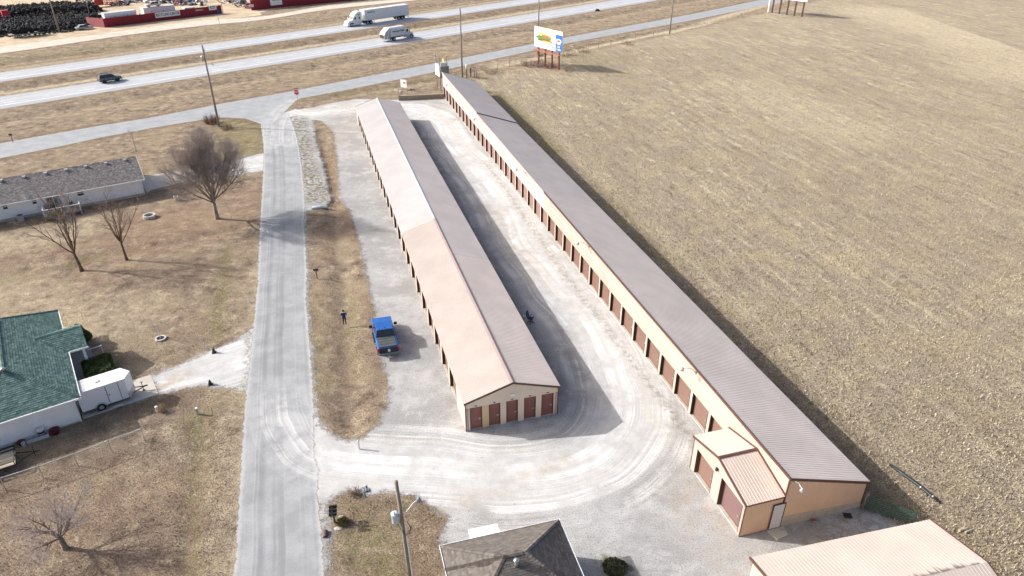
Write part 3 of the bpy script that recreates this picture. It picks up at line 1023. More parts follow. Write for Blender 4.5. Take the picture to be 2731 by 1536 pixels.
# ---- middle building, gabled
cb = thing('storage_building', 'gabled storage building with pale ribbed roof, standing beside the blue pickup', 'building', (U0.x, U0.y, 0), BA)
W_, L_, EV, RG, SEAM = 7.8, 86.0, 2.95, 4.2, 32.2
sl = (RG - EV) / (W_ / 2)
DP, DW, D0 = 3.38, 2.6, 6.07
openings = [(D0 + DP * i - DW, D0 + DP * i) for i in range(24)]
DT, SILL, REC = 2.28, 0.1, 0.25
door_n = rollup('door', DW, DT - SILL, M_DOOR)
door_f = rollup('door', DW, DT - SILL, M_DOORF)
mb = MB()
mb.box(0.06, W_ - 0.06, 0.06, L_ - 0.06, -0.1, SILL)
mb.build('slab', M_CONCW, cb)
core = MB()
core.box(REC + 0.06, W_ - REC - 0.06, REC + 0.06, L_ - REC - 0.06, SILL, EV - 0.1)
core.build('inner_wall', M_DOOR, cb)
for side in (0, 1):
    x = 0.0 if side == 0 else W_
    nx = -1 if side == 0 else 1
    xi = x - nx * REC
    for (a, b, m) in ((0, SEAM, M_WALL_N), (SEAM, L_, M_WALL_F)):
        mb = MB()
        ribs(mb, a, b, lambda s: (x, s, DT), lambda s: (x, s, EV), (nx, 0, 0), h=0.015)
        mb.add([(x, a, DT), (x, b, DT), (xi, b, DT), (xi, a, DT)], [(0, 1, 2, 3)])
        mb.build('header_wall', m, cb, fix=False)
    edges = [0.0] + [e for o in openings for e in o] + [L_]
    for i in range(0, len(edges), 2):
        a, b = edges[i], edges[i + 1]
        mb = MB()
        lo, hi = min(x, xi), max(x, xi)
        mb.box(lo, hi, a, b, 0.02, DT)
        mb.build('pillar', M_WALL_N if b < SEAM else M_WALL_F, cb)
    trim = MB().box(-0.012, REC, 0, 0.06, SILL, DT).mesh('jamb_trim', M_JAMB_SHADE)
    for (a, b) in openings:
        if side == 0:
            M = frame((xi, b, SILL), (0, -1, 0), (0, 0, 1))
            M = Matrix.Translation((xi, b, SILL)) @ Matrix.Rotation(R(-90), 4, 'Z')
        else:
            M = Matrix.Translation((xi, a, SILL)) @ Matrix.Rotation(R(90), 4, 'Z')
        set_door(cb, door_n if b < SEAM else door_f, M)
        for e, sgn in ((b, -1), (a, 1)):
            t = put('jamb_trim', trim, cb)
            t.matrix_local = Matrix.Translation((x, e, 0)) @ Matrix.Diagonal((-nx, sgn, 1, 1))
# gables with five walk-in doors at the near end
gx_ = [(0.36, 1.36), (1.93, 2.88), (3.38, 4.36), (4.89, 5.89), (6.38, 7.42)]
top = lambda s: EV + sl * (s if s < W_ / 2 else W_ - s)
for y, ny, m in ((0, -1, M_WALL_GAB), (L_, 1, M_WALL_F)):
    mb = MB()
    z0 = 2.32 if y == 0 else 0.02
    for a, b in ((0, W_ / 2), (W_ / 2, W_)):
        ribs(mb, a, b, lambda s: (s, y, z0), lambda s: (s, y, top(s)), (0, ny, 0), h=0.015)
    if y == 0:
        mb.add([(0, 0, z0), (W_, 0, z0), (W_, REC, z0), (0, REC, z0)], [(0, 1, 2, 3)])
    mb.build('gable_wall', m, cb, fix=False)
pe = [0.0] + [e for o in gx_ for e in o] + [W_]
M_PILT = metal_sheet('tan_panel', (0.66, 0.48, 0.30), 0.5, 0.1)
for i in range(0, len(pe), 2):
    MB().box(pe[i] + (0.26 if i == 0 else 0.001), pe[i + 1] - (0.26 if i == len(pe) - 2 else 0.001), 0.0, REC, 0.02, 2.32).build('pillar', M_PILT if i == 2 else M_WALL_GAB, cb)
for i, (a, b) in enumerate(gx_):
    me = rollup('door', b - a, 2.32 - SILL, M_DOORG)
    set_door(cb, me, Matrix.Translation((a, 0.09, SILL)))
    for e, sg in ((a, 1), (b, -1)):
        MB().box(min(e, e + sg * 0.05), max(e, e + sg * 0.05), -0.01, REC, SILL, 2.31).build('jamb_trim', M_TRIM, cb)
    MB().box((a + b) / 2 - 0.09, (a + b) / 2 + 0.09, -0.03, -0.016, 2.42, 2.5).build('number_plate', M_BLACK, cb)
MB().box(3.68, 4.14, -0.05, -0.018, 2.76, 3.02).build('sign', M_WHITE, cb)
# roof, two colours each side; sunlit and shaded slopes coloured apart to offset the light
OH = 0.14
for side in (0, 1):
    nx = -1 if side == 0 else 1
    xe = -OH if side == 0 else W_ + OH
    ze = EV - sl * OH + 0.03
    nrm = Vector((nx * sl, 0, 1))
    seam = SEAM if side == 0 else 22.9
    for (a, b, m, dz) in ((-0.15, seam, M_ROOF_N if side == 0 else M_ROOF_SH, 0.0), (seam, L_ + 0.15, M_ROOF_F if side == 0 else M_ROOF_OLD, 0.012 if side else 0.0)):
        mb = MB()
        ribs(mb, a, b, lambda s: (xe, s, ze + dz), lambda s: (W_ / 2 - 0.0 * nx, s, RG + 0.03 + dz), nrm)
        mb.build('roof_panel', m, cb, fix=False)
    MB().box(min(xe, xe - nx * 0.05), max(xe, xe - nx * 0.05), -0.16, SEAM, ze - 0.13, ze - 0.004).build('eave_trim', M_WALL_N, cb)
    MB().box(min(xe, xe - nx * 0.05), max(xe, xe - nx * 0.05), SEAM, L_ + 0.16, ze - 0.13, ze - 0.004).build('eave_trim', M_WALL_F, cb)
    for y, m in ((-0.16, M_TRIM), (L_ + 0.16, M_TRIM)):
        mb = MB()
        mb.beam((xe, y, ze - 0.05), (W_ / 2, y, RG - 0.02), 0.05, 0.17)
        mb.build('rake_trim', m, cb)
    for y, xx in ((0, 0.0 if side == 0 else W_), (L_, 0.0 if side == 0 else W_)):
        MB().box(xx - 0.03, xx + 0.03, y - 0.035, y + 0.05, 0.02, EV).build('corner_trim', M_TRIM if y == 0 else M_WALL_F, cb)
M_CAP = paint('brown_ridge_cap', (0.30, 0.23, 0.215), 0.5, 0.1, 2)
for a, b, m in ((-0.15, SEAM, M_CAP), (SEAM, L_ + 0.15, M_TRIMG)):
    mb = MB()
    w = 0.2
    mb.add([(W_ / 2 - w, a, RG + 0.065 - sl * w), (W_ / 2, a, RG + 0.085), (W_ / 2 + w, a, RG + 0.065 - sl * w), (W_ / 2 - w, b, RG + 0.065 - sl * w), (W_ / 2, b, RG + 0.085), (W_ / 2 + w, b, RG + 0.065 - sl * w)], [(0, 1, 4, 3), (1, 2, 5, 4)])
    mb.build('ridge_cap', m, cb, fix=False)

# ---- long lean-to building on the right
rb = thing('storage_building', 'longest storage building with single-slope mauve roof and brown doors, beside the field', 'building', (U0.x, U0.y, 0), BA)
X0, X1, V0, V1, VK, VS = 18.35, 25.1, -15.6, 98.6, 69.8, 35.0
ZF, ZB = 4.75, 2.5
DT2, REC2, DW2, DP2 = 2.34, 0.25, 2.47, 2.818
ops = sorted([(98.2 - DP2 * i - DW2, 98.2 - DP2 * i) for i in range(38)])
ops = [o for o in ops if o[0] > -8.9]
dn = rollup('door', DW2, DT2 - SILL, M_DOOR)
df = rollup('door', DW2, DT2 - SILL, M_DOORF)
MB().box(X0 + 0.02, X1 - 0.02, V0 + 0.05, V1 - 0.05, -0.1, SILL).build('slab', M_CONCW, rb)
MB().box(X0 + REC2 + 0.05, X1 - 0.05, V0 + 0.1, V1 - 0.1, SILL, ZB - 0.1).build('inner_wall', M_DOOR, rb)
for a, b, m in ((V0, VS, M_WALL_N), (VS, VK, M_WALL_F), (VK, V1, M_WALL_F)):
    dz = 0.18 if a == VK else 0.0
    mb = MB()
    ribs(mb, a, b, lambda s: (X0, s, DT2), lambda s: (X0, s, ZF + dz), (-1, 0, 0), h=0.018)
    mb.add([(X0, a, DT2), (X0, b, DT2), (X0 + REC2, b, DT2), (X0 + REC2, a, DT2)], [(0, 1, 2, 3)])
    mb.build('header_wall', m, rb, fix=False)
edges = [V0] + [e for o in ops for e in o] + [V1]
for i in range(0, len(edges), 2):
    a, b = edges[i], edges[i + 1]
    MB().box(X0, X0 + REC2, a, b, 0.02, DT2).build('pillar', M_WALL_N if b < VS else M_WALL_F, rb)
trim2 = MB().box(-0.012, REC2, 0, 0.05, SILL, DT2).mesh('jamb_trim', M_JAMB_SHADE)
for a, b in ops:
    set_door(rb, dn if b < VS else df, Matrix.Translation((X0 + REC2, b, SILL)) @ Matrix.Rotation(R(-90), 4, 'Z'))
    for e, sg in ((b, -1), (a, 1)):
        t = put('jamb_trim', trim2, rb)
        t.matrix_local = Matrix.Translation((X0, e, 0)) @ Matrix.Diagonal((1, sg, 1, 1))
ztop = lambda s: ZF - (ZF - ZB) * (s - X0) / (X1 - X0)
for y, ny, m, dz in ((V0, -1, M_WALL_END, 0), (V1, 1, M_WALL_F, 0.18)):
    mb = MB()
    zc = (lambda s: 1.03 - 0.076 * (s - X0)) if ny < 0 else (lambda s: 0.0)
    ribs(mb, X0, X1, lambda s: (s, y, zc(s)), lambda s: (s, y, ztop(s) + dz), (0, ny, 0), h=0.012)
    mb.build('end_wall', m, rb, fix=False)
MB().prism([(X0 + 0.2, -0.05), (X1, -0.05), (X1, 0.52), (X0 + 0.2, 1.02)], 'y', V0 - 0.02, V0 + 0.1).build('stem_wall', M_CONCW, rb)
mb = MB()
ribs(mb, V0, V1, lambda s: (X1, s, 0.0), lambda s: (X1, s, ZB), (1, 0, 0), h=0.015)
mb.build('rear_wall', M_WALL_END, rb, fix=False)
slope = (ZF - ZB) / (X1 - X0)
for a, b, m, dz in ((V0 - 0.12, VS, M_ROOF_SH, 0), (VS, VK, M_ROOF_OLD, 0.01), (VK, V1 + 0.12, M_ROOF_OLD, 0.18)):
    mb = MB()
    ribs(mb, a, b, lambda s: (X0 - 0.1, s, ZF + slope * 0.1 + 0.03 + dz), lambda s: (X1 + 0.12, s, ZB - slope * 0.12 + 0.03 + dz), (slope, 0, 1))
    mb.build('roof_panel', m, rb, fix=False)
for a, b, m, dz in ((V0 - 0.13, VS, M_TRIM, 0), (VS, VK, paint('pink_trim', (0.50, 0.36, 0.33), 0.5, 0.08, 2), 0), (VK, V1 + 0.13, paint('pink_trim', (0, 0, 0)), 0.18)):
    MB().box(X0 - 0.14, X0 - 0.03, a, b, ZF - 0.1 + dz, ZF + 0.075 + dz).build('eave_trim', m, rb)
    MB().box(X1 + 0.07, X1 + 0.13, a, b, ZB - 0.13 + dz, ZB - 0.015 + dz).build('gutter', M_WHITE, rb)
for y, dz in ((V0 - 0.13, 0), (VK, 0.1), (V1 + 0.13, 0.18)):
    MB().beam((X0 - 0.12, y, ZF - 0.02 + dz), (X1 + 0.12, y, ZB - 0.07 + dz), 0.06, 0.2).build('rake_trim', M_TRIM, rb)
for xx, h in ((X0, ZF - 0.1), (X1, ZB - 0.12)):
    MB().box(xx - 0.035, xx + 0.035, V0 - 0.035, V0 + 0.06, 0.3, h).build('corner_trim', M_TRIM, rb)
mb = MB()
mb.box(0, 0.85, -0.05, 0.0, 0, 2.25)
d = mb.build('entry_door', paint('pale_blue_door', (0.56, 0.60, 0.62), 0.45, 0.04, 1), rb)
d.location = (17.62, V0 - 0.0, 0.12)
MB().box(-0.06, 0, -0.065, 0.0, 0, 2.31).box(0.85, 0.91, -0.065, 0.0, 0, 2.31).box(-0.06, 0.91, -0.065, 0, 2.25, 2.31).build('door_frame', M_TRIM, d)
MB().lathe([(0.03, 0), (0.035, 0.03), (0.02, 0.06)], 8, Matrix.Translation((0.77, -0.05, 1.0)) @ Matrix.Rotation(R(90), 4, 'X')).build('door_knob', M_STEEL, d)

# ---- garage annex at its near end
ax = thing('garage_annex', 'small gabled garage annex with plum roll-up door, attached to the longest storage building', 'garage', (U0.x, U0.y, 0), BA)
AX0, AX1, AV0, AVR, AV1, AE, AR = 15.4, 18.3, -15.55, -12.0, -8.7, 3.1, 4.0
MB().box(AX0 + 0.02, AX1, AV0 + 0.03, AV1 - 0.03, -0.1, 0.1).build('slab', M_CONCW, ax)
MB().box(AX0 + 0.32, AX1 - 0.05, AV0 + 0.1, AV1 - 0.1, 0.1, AE - 0.2).build('inner_wall', M_DOOR, ax)
atop = lambda s: AE + (AR - AE) * ((s - AV0) / (AVR - AV0) if s < AVR else (AV1 - s) / (AV1 - AVR))
ado = [(-15.28, -12.58, 2.68, M_DOORP), (-11.6, -9.28, 2.36, M_DOOR)]
mb = MB()
cuts = [(AV0, -15.28, 0.02), (-15.28, -12.58, 2.68), (-12.58, AVR, 0.02), (AVR, -11.6, 0.02), (-11.6, -9.28, 2.36), (-9.28, AV1, 0.02)]
for a, b, z0 in cuts:
    ribs(mb, a, b, lambda s: (AX0, s, z0), lambda s: (AX0, s, atop(s)), (-1, 0, 0), h=0.018)
    if z0 > 1:
        mb.add([(AX0, a, z0), (AX0, b, z0), (AX0 + 0.3, b, z0), (AX0 + 0.3, a, z0)], [(0, 1, 2, 3)])
mb.build('front_wall', M_WALL_N, ax, fix=False)
for a, b, z1, m in ado:
    set_door(ax, rollup('door', b - a, z1 - 0.12, m, 0.2 if m is M_DOORP else 0.11), Matrix.Translation((AX0 + 0.28, b, 0.12)) @ Matrix.Rotation(R(-90), 4, 'Z'))
    for e, sg in ((b, -1), (a, 1)):
        MB().box(AX0 - 0.014, AX0 + 0.3, min(e, e + sg * 0.05), max(e, e + sg * 0.05), 0.1, z1 - 0.003).build('jamb_trim', M_TRIM, ax)
for y, ny in ((AV0, -1), (AV1, 1)):
    mb = MB()
    ribs(mb, AX0, AX1, lambda s: (s, y, 0.05), lambda s: (s, y, AE), (0, ny, 0), h=0.012)
    mb.build('side_wall', M_WALL_END, ax, fix=False)
    sgn = 1 if ny < 0 else -1
    mb = MB()
    e = y + ny * 0.12
    ze = AE - (AR - AE) / abs(AVR - y) * 0.12 + 0.03
    ribs(mb, AX0 - 0.1, AX1, lambda s: (s, e, ze), lambda s: (s, AVR, AR + 0.03), (0, ny * (AR - AE) / abs(AVR - y), 1), pitch=0.23, h=0.014)
    mb.build('roof_panel', M_ROOF_AX, ax, fix=False)
    MB().beam((AX0 - 0.1, e, ze - 0.06), (AX0 - 0.1, AVR, AR - 0.03), 0.06, 0.17).build('rake_trim', M_TRIM, ax)
    MB().beam((AX0 - 0.1, e, ze - 0.06), (AX1, e, ze - 0.06), 0.05, 0.1).build('eave_trim', M_TRIM, ax)
    MB().beam((AX1 - 0.03, e, ze + 0.05), (AX1 - 0.03, AVR, AR + 0.08), 0.08, 0.1).build('wall_flashing', M_TRIM, ax)
    MB().box(AX0 - 0.03, AX0 + 0.05, min(y, y - ny * 0.05), max(y, y - ny * 0.05) + 0.01, 0.02, AE).build('corner_trim', M_TRIM, ax)
MB().box(AX0 - 0.1, AX1 - 0.08, AVR - 0.11, AVR + 0.11, AR + 0.02, AR + 0.075).build('ridge_cap', M_TRIM, ax)
MB().boxc((AX0 - 0.1, -12.0, 2.95), (0.12, 0.2, 0.2)).box(AX0 - 0.18, AX0 - 0.13, -12.1, -11.9, 2.8, 2.9).build('floodlight', M_BLACK, ax)

# ---- yard lamps bolted to the long building
def yard_lamp(v, label, where='front'):
    if where == 'front':
        o = thing('wall_lamp', label, 'lamp', uvw(X0 - 0.02, v, 4.35), BA + R(180), 'lamps along the long storage building')
    else:
        o = thing('wall_lamp', label, 'lamp', uvw(18.6, V0 - 0.02, 4.3), BA + R(-105))
    MB().boxc((0.03, 0, 0), (0.06, 0.12, 0.3)).build('bracket', M_STEEL, o)
    MB().tube([(0.04, 0, 0), (0.3, 0, 0.35), (0.75, 0, 0.62), (1.25, 0, 0.68)], 0.028, 8).build('arm', M_STEEL, o, True)
    h = MB().lathe([(0.06, 0.12), (0.09, 0.06), (0.1, -0.02), (0.17, -0.14), (0.16, -0.15)], 14, Matrix.Translation((1.3, 0, 0.66)))
    h.build('lamp_head', M_STEEL, o, True)
    MB().lathe([(0.13, -0.14), (0.12, -0.2), (0.06, -0.24)], 14, Matrix.Translation((1.3, 0, 0.66))).build('lens', paint('lamp_lens', (0.7, 0.7, 0.68), 0.2), o, True)
    return o


yard_lamp(-3.2, 'curved lamp arm nearest the garage annex on the long pale front wall')
yard_lamp(20.0, 'second curved lamp arm from the near end of the long front wall')
yard_lamp(42.8, 'third curved lamp arm from the near end, on the whiter part of the long wall')
yard_lamp(66.3, 'fourth curved lamp arm from the near end, just short of the roof step')
yard_lamp(88.5, 'small lamp arm nearest the highway on the long storage building')
yard_lamp(0, 'white curved lamp arm high on the tan end wall', 'end')
mb = MB().tube([uvw(X0 - 0.05, -8, 3.75), uvw(X0 - 0.05, 34, 3.75)], 0.02, 6)
mb = mb.build('conduit', M_WHITE)
mb.parent = rb
mb.matrix_parent_inverse = (Matrix.Translation((U0.x, U0.y, 0)) @ Matrix.Rotation(BA, 4, 'Z')).inverted()

# ---------------------------------------------------------------- houses
def siding(name, c):
    g = NT(name)
    p = g.pos(obj=True)
    sx = g.n('ShaderNodeSeparateXYZ')
    g.l(p, sx.inputs[0])
    saw = g.mth('FRACT', g.mth('DIVIDE', sx.outputs[2], 0.13))
    n = g.noise(1.2, 4, 0.6, p)
    cc = g.mix(g.ramp(n, 0.3, 0.7), k(c, 0.95), k(c, 1.03))
    cc = g.mix(g.ramp(saw, 0.0, 0.12, 0.35, 0.0), cc, k(c, 0.6))
    g.bump(saw, 0.5, 0.02)
    return g.fin(cc, 0.6, 0.3)


M_SIDE = siding('white_lap_siding', (0.86, 0.87, 0.88))
M_TRIMW = paint('white_trim', (0.78, 0.78, 0.77), 0.5, 0.04, 1)
M_SH_GREY = shingle('grey_shingle', (0.135, 0.122, 0.118), (0.23, 0.212, 0.205), (0.36, 0.335, 0.32))
M_SH_GREEN = shingle('green_shingle', (0.08, 0.14, 0.123), (0.135, 0.215, 0.19), (0.19, 0.28, 0.255))
M_SH_BROWN = shingle('brown_shingle', (0.125, 0.11, 0.097), (0.165, 0.149, 0.134), (0.20, 0.182, 0.164))


def shingles(parent, name, a, b, c, d, mat, course=0.2, tab=0.33, single=0, jit=0.012):
    """tabs laid in courses on the slope a-b (eave) to d-c (top); ends run straight between a-d and b-c.
    The `single` tabs nearest the camera are pieces of their own."""
    a, b, c, d = map(Vector, (a, b, c, d))
    up = (c + d) / 2 - (a + b) / 2
    ax_ = (b - a).normalized()
    nrm = ax_.cross(up).normalized()
    if nrm.z < 0:
        nrm = -nrm
    upn = nrm.cross(ax_)
    H_ = (c - a).dot(upn)
    rows = max(1, int(round(H_ / course)))
    tabs = []
    rnd = random.Random(len(name) + int(abs(a.x * 31 + a.y * 17)))
    for r in range(rows):
        t0, t1 = r / rows, (r + 1) / rows
        L0, R0 = a.lerp(d, t0), b.lerp(c, t0)
        L1, R1 = a.lerp(d, t1), b.lerp(c, t1)
        l0, r0 = (L0 - a).dot(ax_), (R0 - a).dot(ax_)
        l1, r1 = (L1 - a).dot(ax_), (R1 - a).dot(ax_)
        x = min(l0, l1) - (tab / 2 if r % 2 else 0) - rnd.random() * 0.05
        while x < max(r0, r1):
            w = tab * rnd.uniform(0.82, 1.15)
            xa0, xb0 = max(x, l0), min(x + w, r0)
            xa1, xb1 = max(x, l1), min(x + w, r1)
            x += w
            if xb0 - xa0 < 0.02 and xb1 - xa1 < 0.02:
                continue
            xb0, xb1 = max(xb0, xa0), max(xb1, xa1)
            th = 0.014 + rnd.random() * jit
            base0 = a + upn * (H_ * t0 - 0.015)
            base1 = a + upn * (H_ * t1)
            g_ = 0.006
            q = [base0 + ax_ * (xa0 + g_) + nrm * th, base0 + ax_ * (xb0 - g_) + nrm * th, base1 + ax_ * (xb1 - g_) + nrm * 0.004, base1 + ax_ * (xa1 + g_) + nrm * 0.004,
                 base0 + ax_ * (xa0 + g_) - nrm * 0.004, base0 + ax_ * (xb0 - g_) - nrm * 0.004]
            tabs.append((q, rnd.random()))
    root = parent
    under = MB().slab([a - nrm * 0.002, b - nrm * 0.002, c - nrm * 0.002, d - nrm * 0.002] if (c - d).length > 1e-3 else [a, b, c], 0.12, nrm)
    part = under.build(name, mat, root)
    tone_att(part.data, 0.25)

    def mk(lst):
        vs, fs, tn = [], [], []
        for q, t in lst:
            o = len(vs)
            vs += q
            fs += [(o, o + 1, o + 2, o + 3), (o + 4, o + 5, o + 1, o)]
            tn += [t, t * 0.6]
        me = bpy.data.meshes.new('shingles')
        me.from_pydata([tuple(v) for v in vs], [], fs)
        at_ = me.attributes.new('tone', 'FLOAT', 'FACE')
        at_.data.foreach_set('value', tn)
        me.materials.append(mat)
        return me
    if single:
        pw = parent.matrix_world if parent else Matrix()
        M = Matrix.Translation(parent.location) @ Matrix.Rotation(parent.rotation_euler.z, 4, 'Z')
        def vis(q):
            w_ = M @ q[0]
            f_, b_ = (w_.x / (w_.y * math.cos(CAM_PITCH) + (CAM_H - w_.z) * math.sin(CAM_PITCH))), 0
            dep = w_.y * math.cos(CAM_PITCH) + (CAM_H - w_.z) * math.sin(CAM_PITCH)
            vy = (-w_.y * math.sin(CAM_PITCH) + (CAM_H - w_.z) * math.cos(CAM_PITCH)) / dep * FOCAL * 2731 + 768
            return vy < 1560, dep
        full = [(i, vis(t[0])[1]) for i, t in enumerate(tabs) if vis(t[0])[0]]
        full.sort(key=lambda e: e[1])
        pick = set(i for i, _ in full[:single])
        for i in pick:
            put('shingle', mk([tabs[i]]), part)
        tabs = [t for i, t in enumerate(tabs) if i not in pick]
    s = put('shingles', mk(tabs), part)
    s['kind'] = 'stuff'
    return part


def tone_att(me, v):
    at_ = me.attributes.new('tone', 'FLOAT', 'FACE')
    at_.data.foreach_set('value', [v] * len(me.polygons))


def ridge_caps(parent, p, q, mat, w=0.14, step=0.22):
    """overlapping cap shingles along a ridge or hip"""
    p, q = Vector(p), Vector(q)
    d = q - p
    n = int(d.length / step)
    t = d.normalized()
    sd = t.cross(Vector((0, 0, 1))).normalized()
    upv = sd.cross(t)
    vs, fs, tn = [], [], []
    for i in range(n):
        a, b = p + t * (i * step), p + t * ((i + 1) * step + 0.03)
        o = len(vs)
        hi, lo = 0.055, 0.035
        vs += [a - sd * w - upv * 0.02 + upv * hi * 0.4, a + upv * hi, a + sd * w - upv * 0.02 + upv * hi * 0.4, b - sd * w - upv * 0.03, b + upv * lo, b + sd * w - upv * 0.03]
        fs += [(o, o + 1, o + 4, o + 3), (o + 1, o + 2, o + 5, o + 4)]
        tn += [random.random()] * 2
    me = bpy.data.meshes.new('ridge_shingles')
    me.from_pydata([tuple(v) for v in vs], [], fs)
    at_ = me.attributes.new('tone', 'FLOAT', 'FACE')
    at_.data.foreach_set('value', tn)
    me.materials.append(mat)
    o = put('ridge_shingles', me, parent)
    return o


def window(parent, x, z0, w, h, y=-0.02, name='window', rows=2):
    f = MB().box(-0.07, w + 0.07, -0.05, 0.03, -0.07, h + 0.07).build(name, M_TRIMW, parent)
    f.location = (x, y, z0)
    ph = (h - 0.05 * (rows - 1)) / rows
    for r in range(rows):
        z = r * (ph + 0.05)
        MB().box(0.02, w - 0.02, -0.065, -0.04, z + 0.02, z + ph - 0.02).build('pane', M_GLASS, f)
    return f


# ---- grey-roofed ranch house
gh = thing('ranch_house', 'white ranch house with grey shingle roof and wooden deck, behind the bare trees', 'house', (-51.51, 92.97), R(31.8))
LX = -27.0
MB().box(LX, 0, 0, 9.4, 0.35, 2.45).prism([(0, 2.45), (9.4, 2.45), (4.7, 4.0)], 'x', -0.02, 0.0).build('wall', M_SIDE, gh)
MB().box(LX, -0.02, 0.03, 9.37, -0.1, 0.35).build('foundation', M_CONCW, gh)
ez, rz_ = 2.42, 4.15
shingles(gh, 'roof_slope', (LX, -0.42, ez), (0.4, -0.42, ez), (0.4, 4.7, rz_), (LX, 4.7, rz_), M_SH_GREY, 0.15, 0.2)
shingles(gh, 'roof_slope', (0.4, 9.82, ez), (LX, 9.82, ez), (LX, 4.7, rz_), (0.4, 4.7, rz_), M_SH_GREY, 0.4, 0.5)
ridge_caps(gh, (LX, 4.7, rz_), (0.4, 4.7, rz_), M_SH_GREY)
MB().box(LX, 0.4, -0.52, -0.43, ez - 0.14, ez + 0.0).build('gutter', M_TRIMW, gh)
MB().box(LX, 0.38, -0.42, 0.0, ez - 0.16, ez - 0.13).build('soffit', M_TRIMW, gh)
MB().beam((0.42, -0.45, ez - 0.09), (0.42, 4.7, rz_ - 0.09), 0.04, 0.18).beam((0.42, 9.82, ez - 0.09), (0.42, 4.7, rz_ - 0.09), 0.04, 0.18).build('rake_board', M_TRIMW, gh)
MB().box(-0.05, 0.03, -0.05, 0.03, 0.2, 2.4).build('downspout', M_TRIMW, gh)
for x, z, w, h in ((-7.95, 1.62, 0.75, 0.72), (-13.17, 1.64, 0.5, 0.7), (-16.43, 1.64, 0.5, 0.7), (-21.5, 1.4, 0.9, 0.9)):
    window(gh, x, z, w, h)
sl_ = MB().box(-0.08, 1.68, -0.05, 0.03, -0.06, 1.86).build('sliding_door', M_TRIMW, gh)
sl_.location = (-11.62, -0.02, 0.5)
MB().box(0.03, 0.76, -0.07, -0.045, 0.05, 1.75).build('pane', M_GLASS, sl_)
MB().box(0.84, 1.57, -0.07, -0.045, 0.05, 1.75).build('pane', glass('hazy_pane', (0.13, 0.18, 0.2), 0.15), sl_)
for i, x in enumerate((-1.1, -3.55, -6.05, -8.45, -10.9, -13.4, -16)):
    v_ = MB().box(-0.17, 0.17, -0.17, 0.17, 0, 0.2)
    v_.box(-0.2, 0.2, -0.2, 0.2, 0.2, 0.24)
    o = v_.build('roof_vent', M_STEEL, gh)
    o.location = (x, 4.2, rz_ - 0.19)
dk = MB()
for i in range(14):
    dk.box(-12.3 + 0.0, -8.0, -2.35 + i * 0.165, -2.35 + i * 0.165 + 0.15, 0.42, 0.46)
dk.box(-12.3, -8.0, -2.35, -2.3, 0.25, 0.42).box(-12.28, -8.02, -0.1, -0.05, 0.25, 0.42)
M_DECK = wood('deck_boards', (0.20, 0.165, 0.15), 0.9, (2, 20, 20))
deck = dk.build('deck', M_DECK, gh)
for x, y in ((-12.25, -2.3), (-10.2, -2.3), (-8.05, -2.3), (-12.25, -0.2), (-8.05, -0.2)):
    MB().box(x - 0.05, x + 0.05, y - 0.05, y + 0.05, 0, 1.38).build('post', M_TRIMW, deck)
MB().box(-12.3, -8.0, -2.37, -2.23, 1.32, 1.38).box(-12.32, -12.18, -2.3, -0.15, 1.32, 1.38).box(-8.12, -7.98, -2.3, -0.15, 1.32, 1.38).build('hand_rail', M_TRIMW, deck)
bl = MB()
for i in range(26):
    x = -12.15 + i * 0.16
    if not -10.9 < x < -9.6:
        bl.box(x - 0.018, x + 0.018, -2.32, -2.28, 0.48, 1.32)
bl.build('baluster', M_TRIMW, deck)
MB().box(-10.7, -9.7, -2.75, -2.36, 0, 0.28).box(-10.7, -9.7, -3.1, -2.75, 0, 0.14).build('steps', M_DECK, deck)
ac = thing('air_conditioner', 'grey air conditioner unit at the foot of the ranch house wall', 'appliance', gh.matrix_basis @ Vector((-14.95, -0.75, 0)), R(31.8))
MB().box(-0.38, 0.38, -0.38, 0.38, 0.03, 0.75).build('cabinet', paint('ac_grey', (0.33, 0.34, 0.36), 0.6, 0.1), ac, bevel=0.03)
MB().lathe([(0.3, 0.75), (0.3, 0.78), (0.26, 0.79)], 18).build('fan_grille', M_BLACK, ac)
o = thing('satellite_dish', 'small white satellite dish on the grey shingle roof edge', 'dish', gh.matrix_basis @ Vector((-13.7, -0.1, 2.5)), R(10))
MB().lathe([(0.02, 0.0), (0.2, 0.03), (0.33, 0.1), (0.335, 0.11), (0.2, 0.045), (0.02, 0.02)], 16, Matrix.Translation((0, 0, 0.45)) @ Matrix.Rotation(R(70), 4, 'Y')).build('reflector', M_WHITE, o, True)
MB().tube([(0, 0, 0), (0, 0, 0.4)], 0.025).tube([(0, 0, 0.4), (0.35, 0, 0.35)], 0.015).boxc((0.37, 0, 0.36), (0.1, 0.08, 0.08)).build('mast', M_STEEL, o)
o = thing('patio_grill', 'dark covered grill standing at the left end of the wooden deck', 'grill', gh.matrix_basis @ Vector((-11.7, -1.0, 0.46)), R(31.8))
MB().box(-0.35, 0.35, -0.28, 0.28, 0, 0.75).build('cart', paint('grill_cover', (0.05, 0.06, 0.06), 0.8), o, bevel=0.05)
MB().prism([(-0.3, 0.75), (0.3, 0.75), (0.22, 1.0), (-0.18, 1.02)], 'x', -0.33, 0.33).build('hood', paint('grill_cover_top', (0.09, 0.11, 0.105), 0.7), o, bevel=0.04)
for i, (x, y, rz) in enumerate(((-9.0, -1.3, 0.4), (-8.6, -0.8, 2.0))):
    o = thing('patio_chair', ('dark patio chair on the deck, nearest its right rail' if i else 'dark patio chair in the middle of the deck'), 'chair', gh.matrix_basis @ Vector((x, y, 0.46)), rz)
    MB().box(-0.24, 0.24, -0.24, 0.24, 0.38, 0.43).build('seat', M_BLACK, o)
    MB().box(-0.24, 0.24, 0.2, 0.25, 0.43, 0.95).build('backrest', M_BLACK, o)
    for sx in (-0.21, 0.21):
        for sy in (-0.21, 0.21):
            MB().tube([(sx, sy, 0.38), (sx * 1.1, sy * 1.1, 0)], 0.015).build('leg', M_BLACK, o)

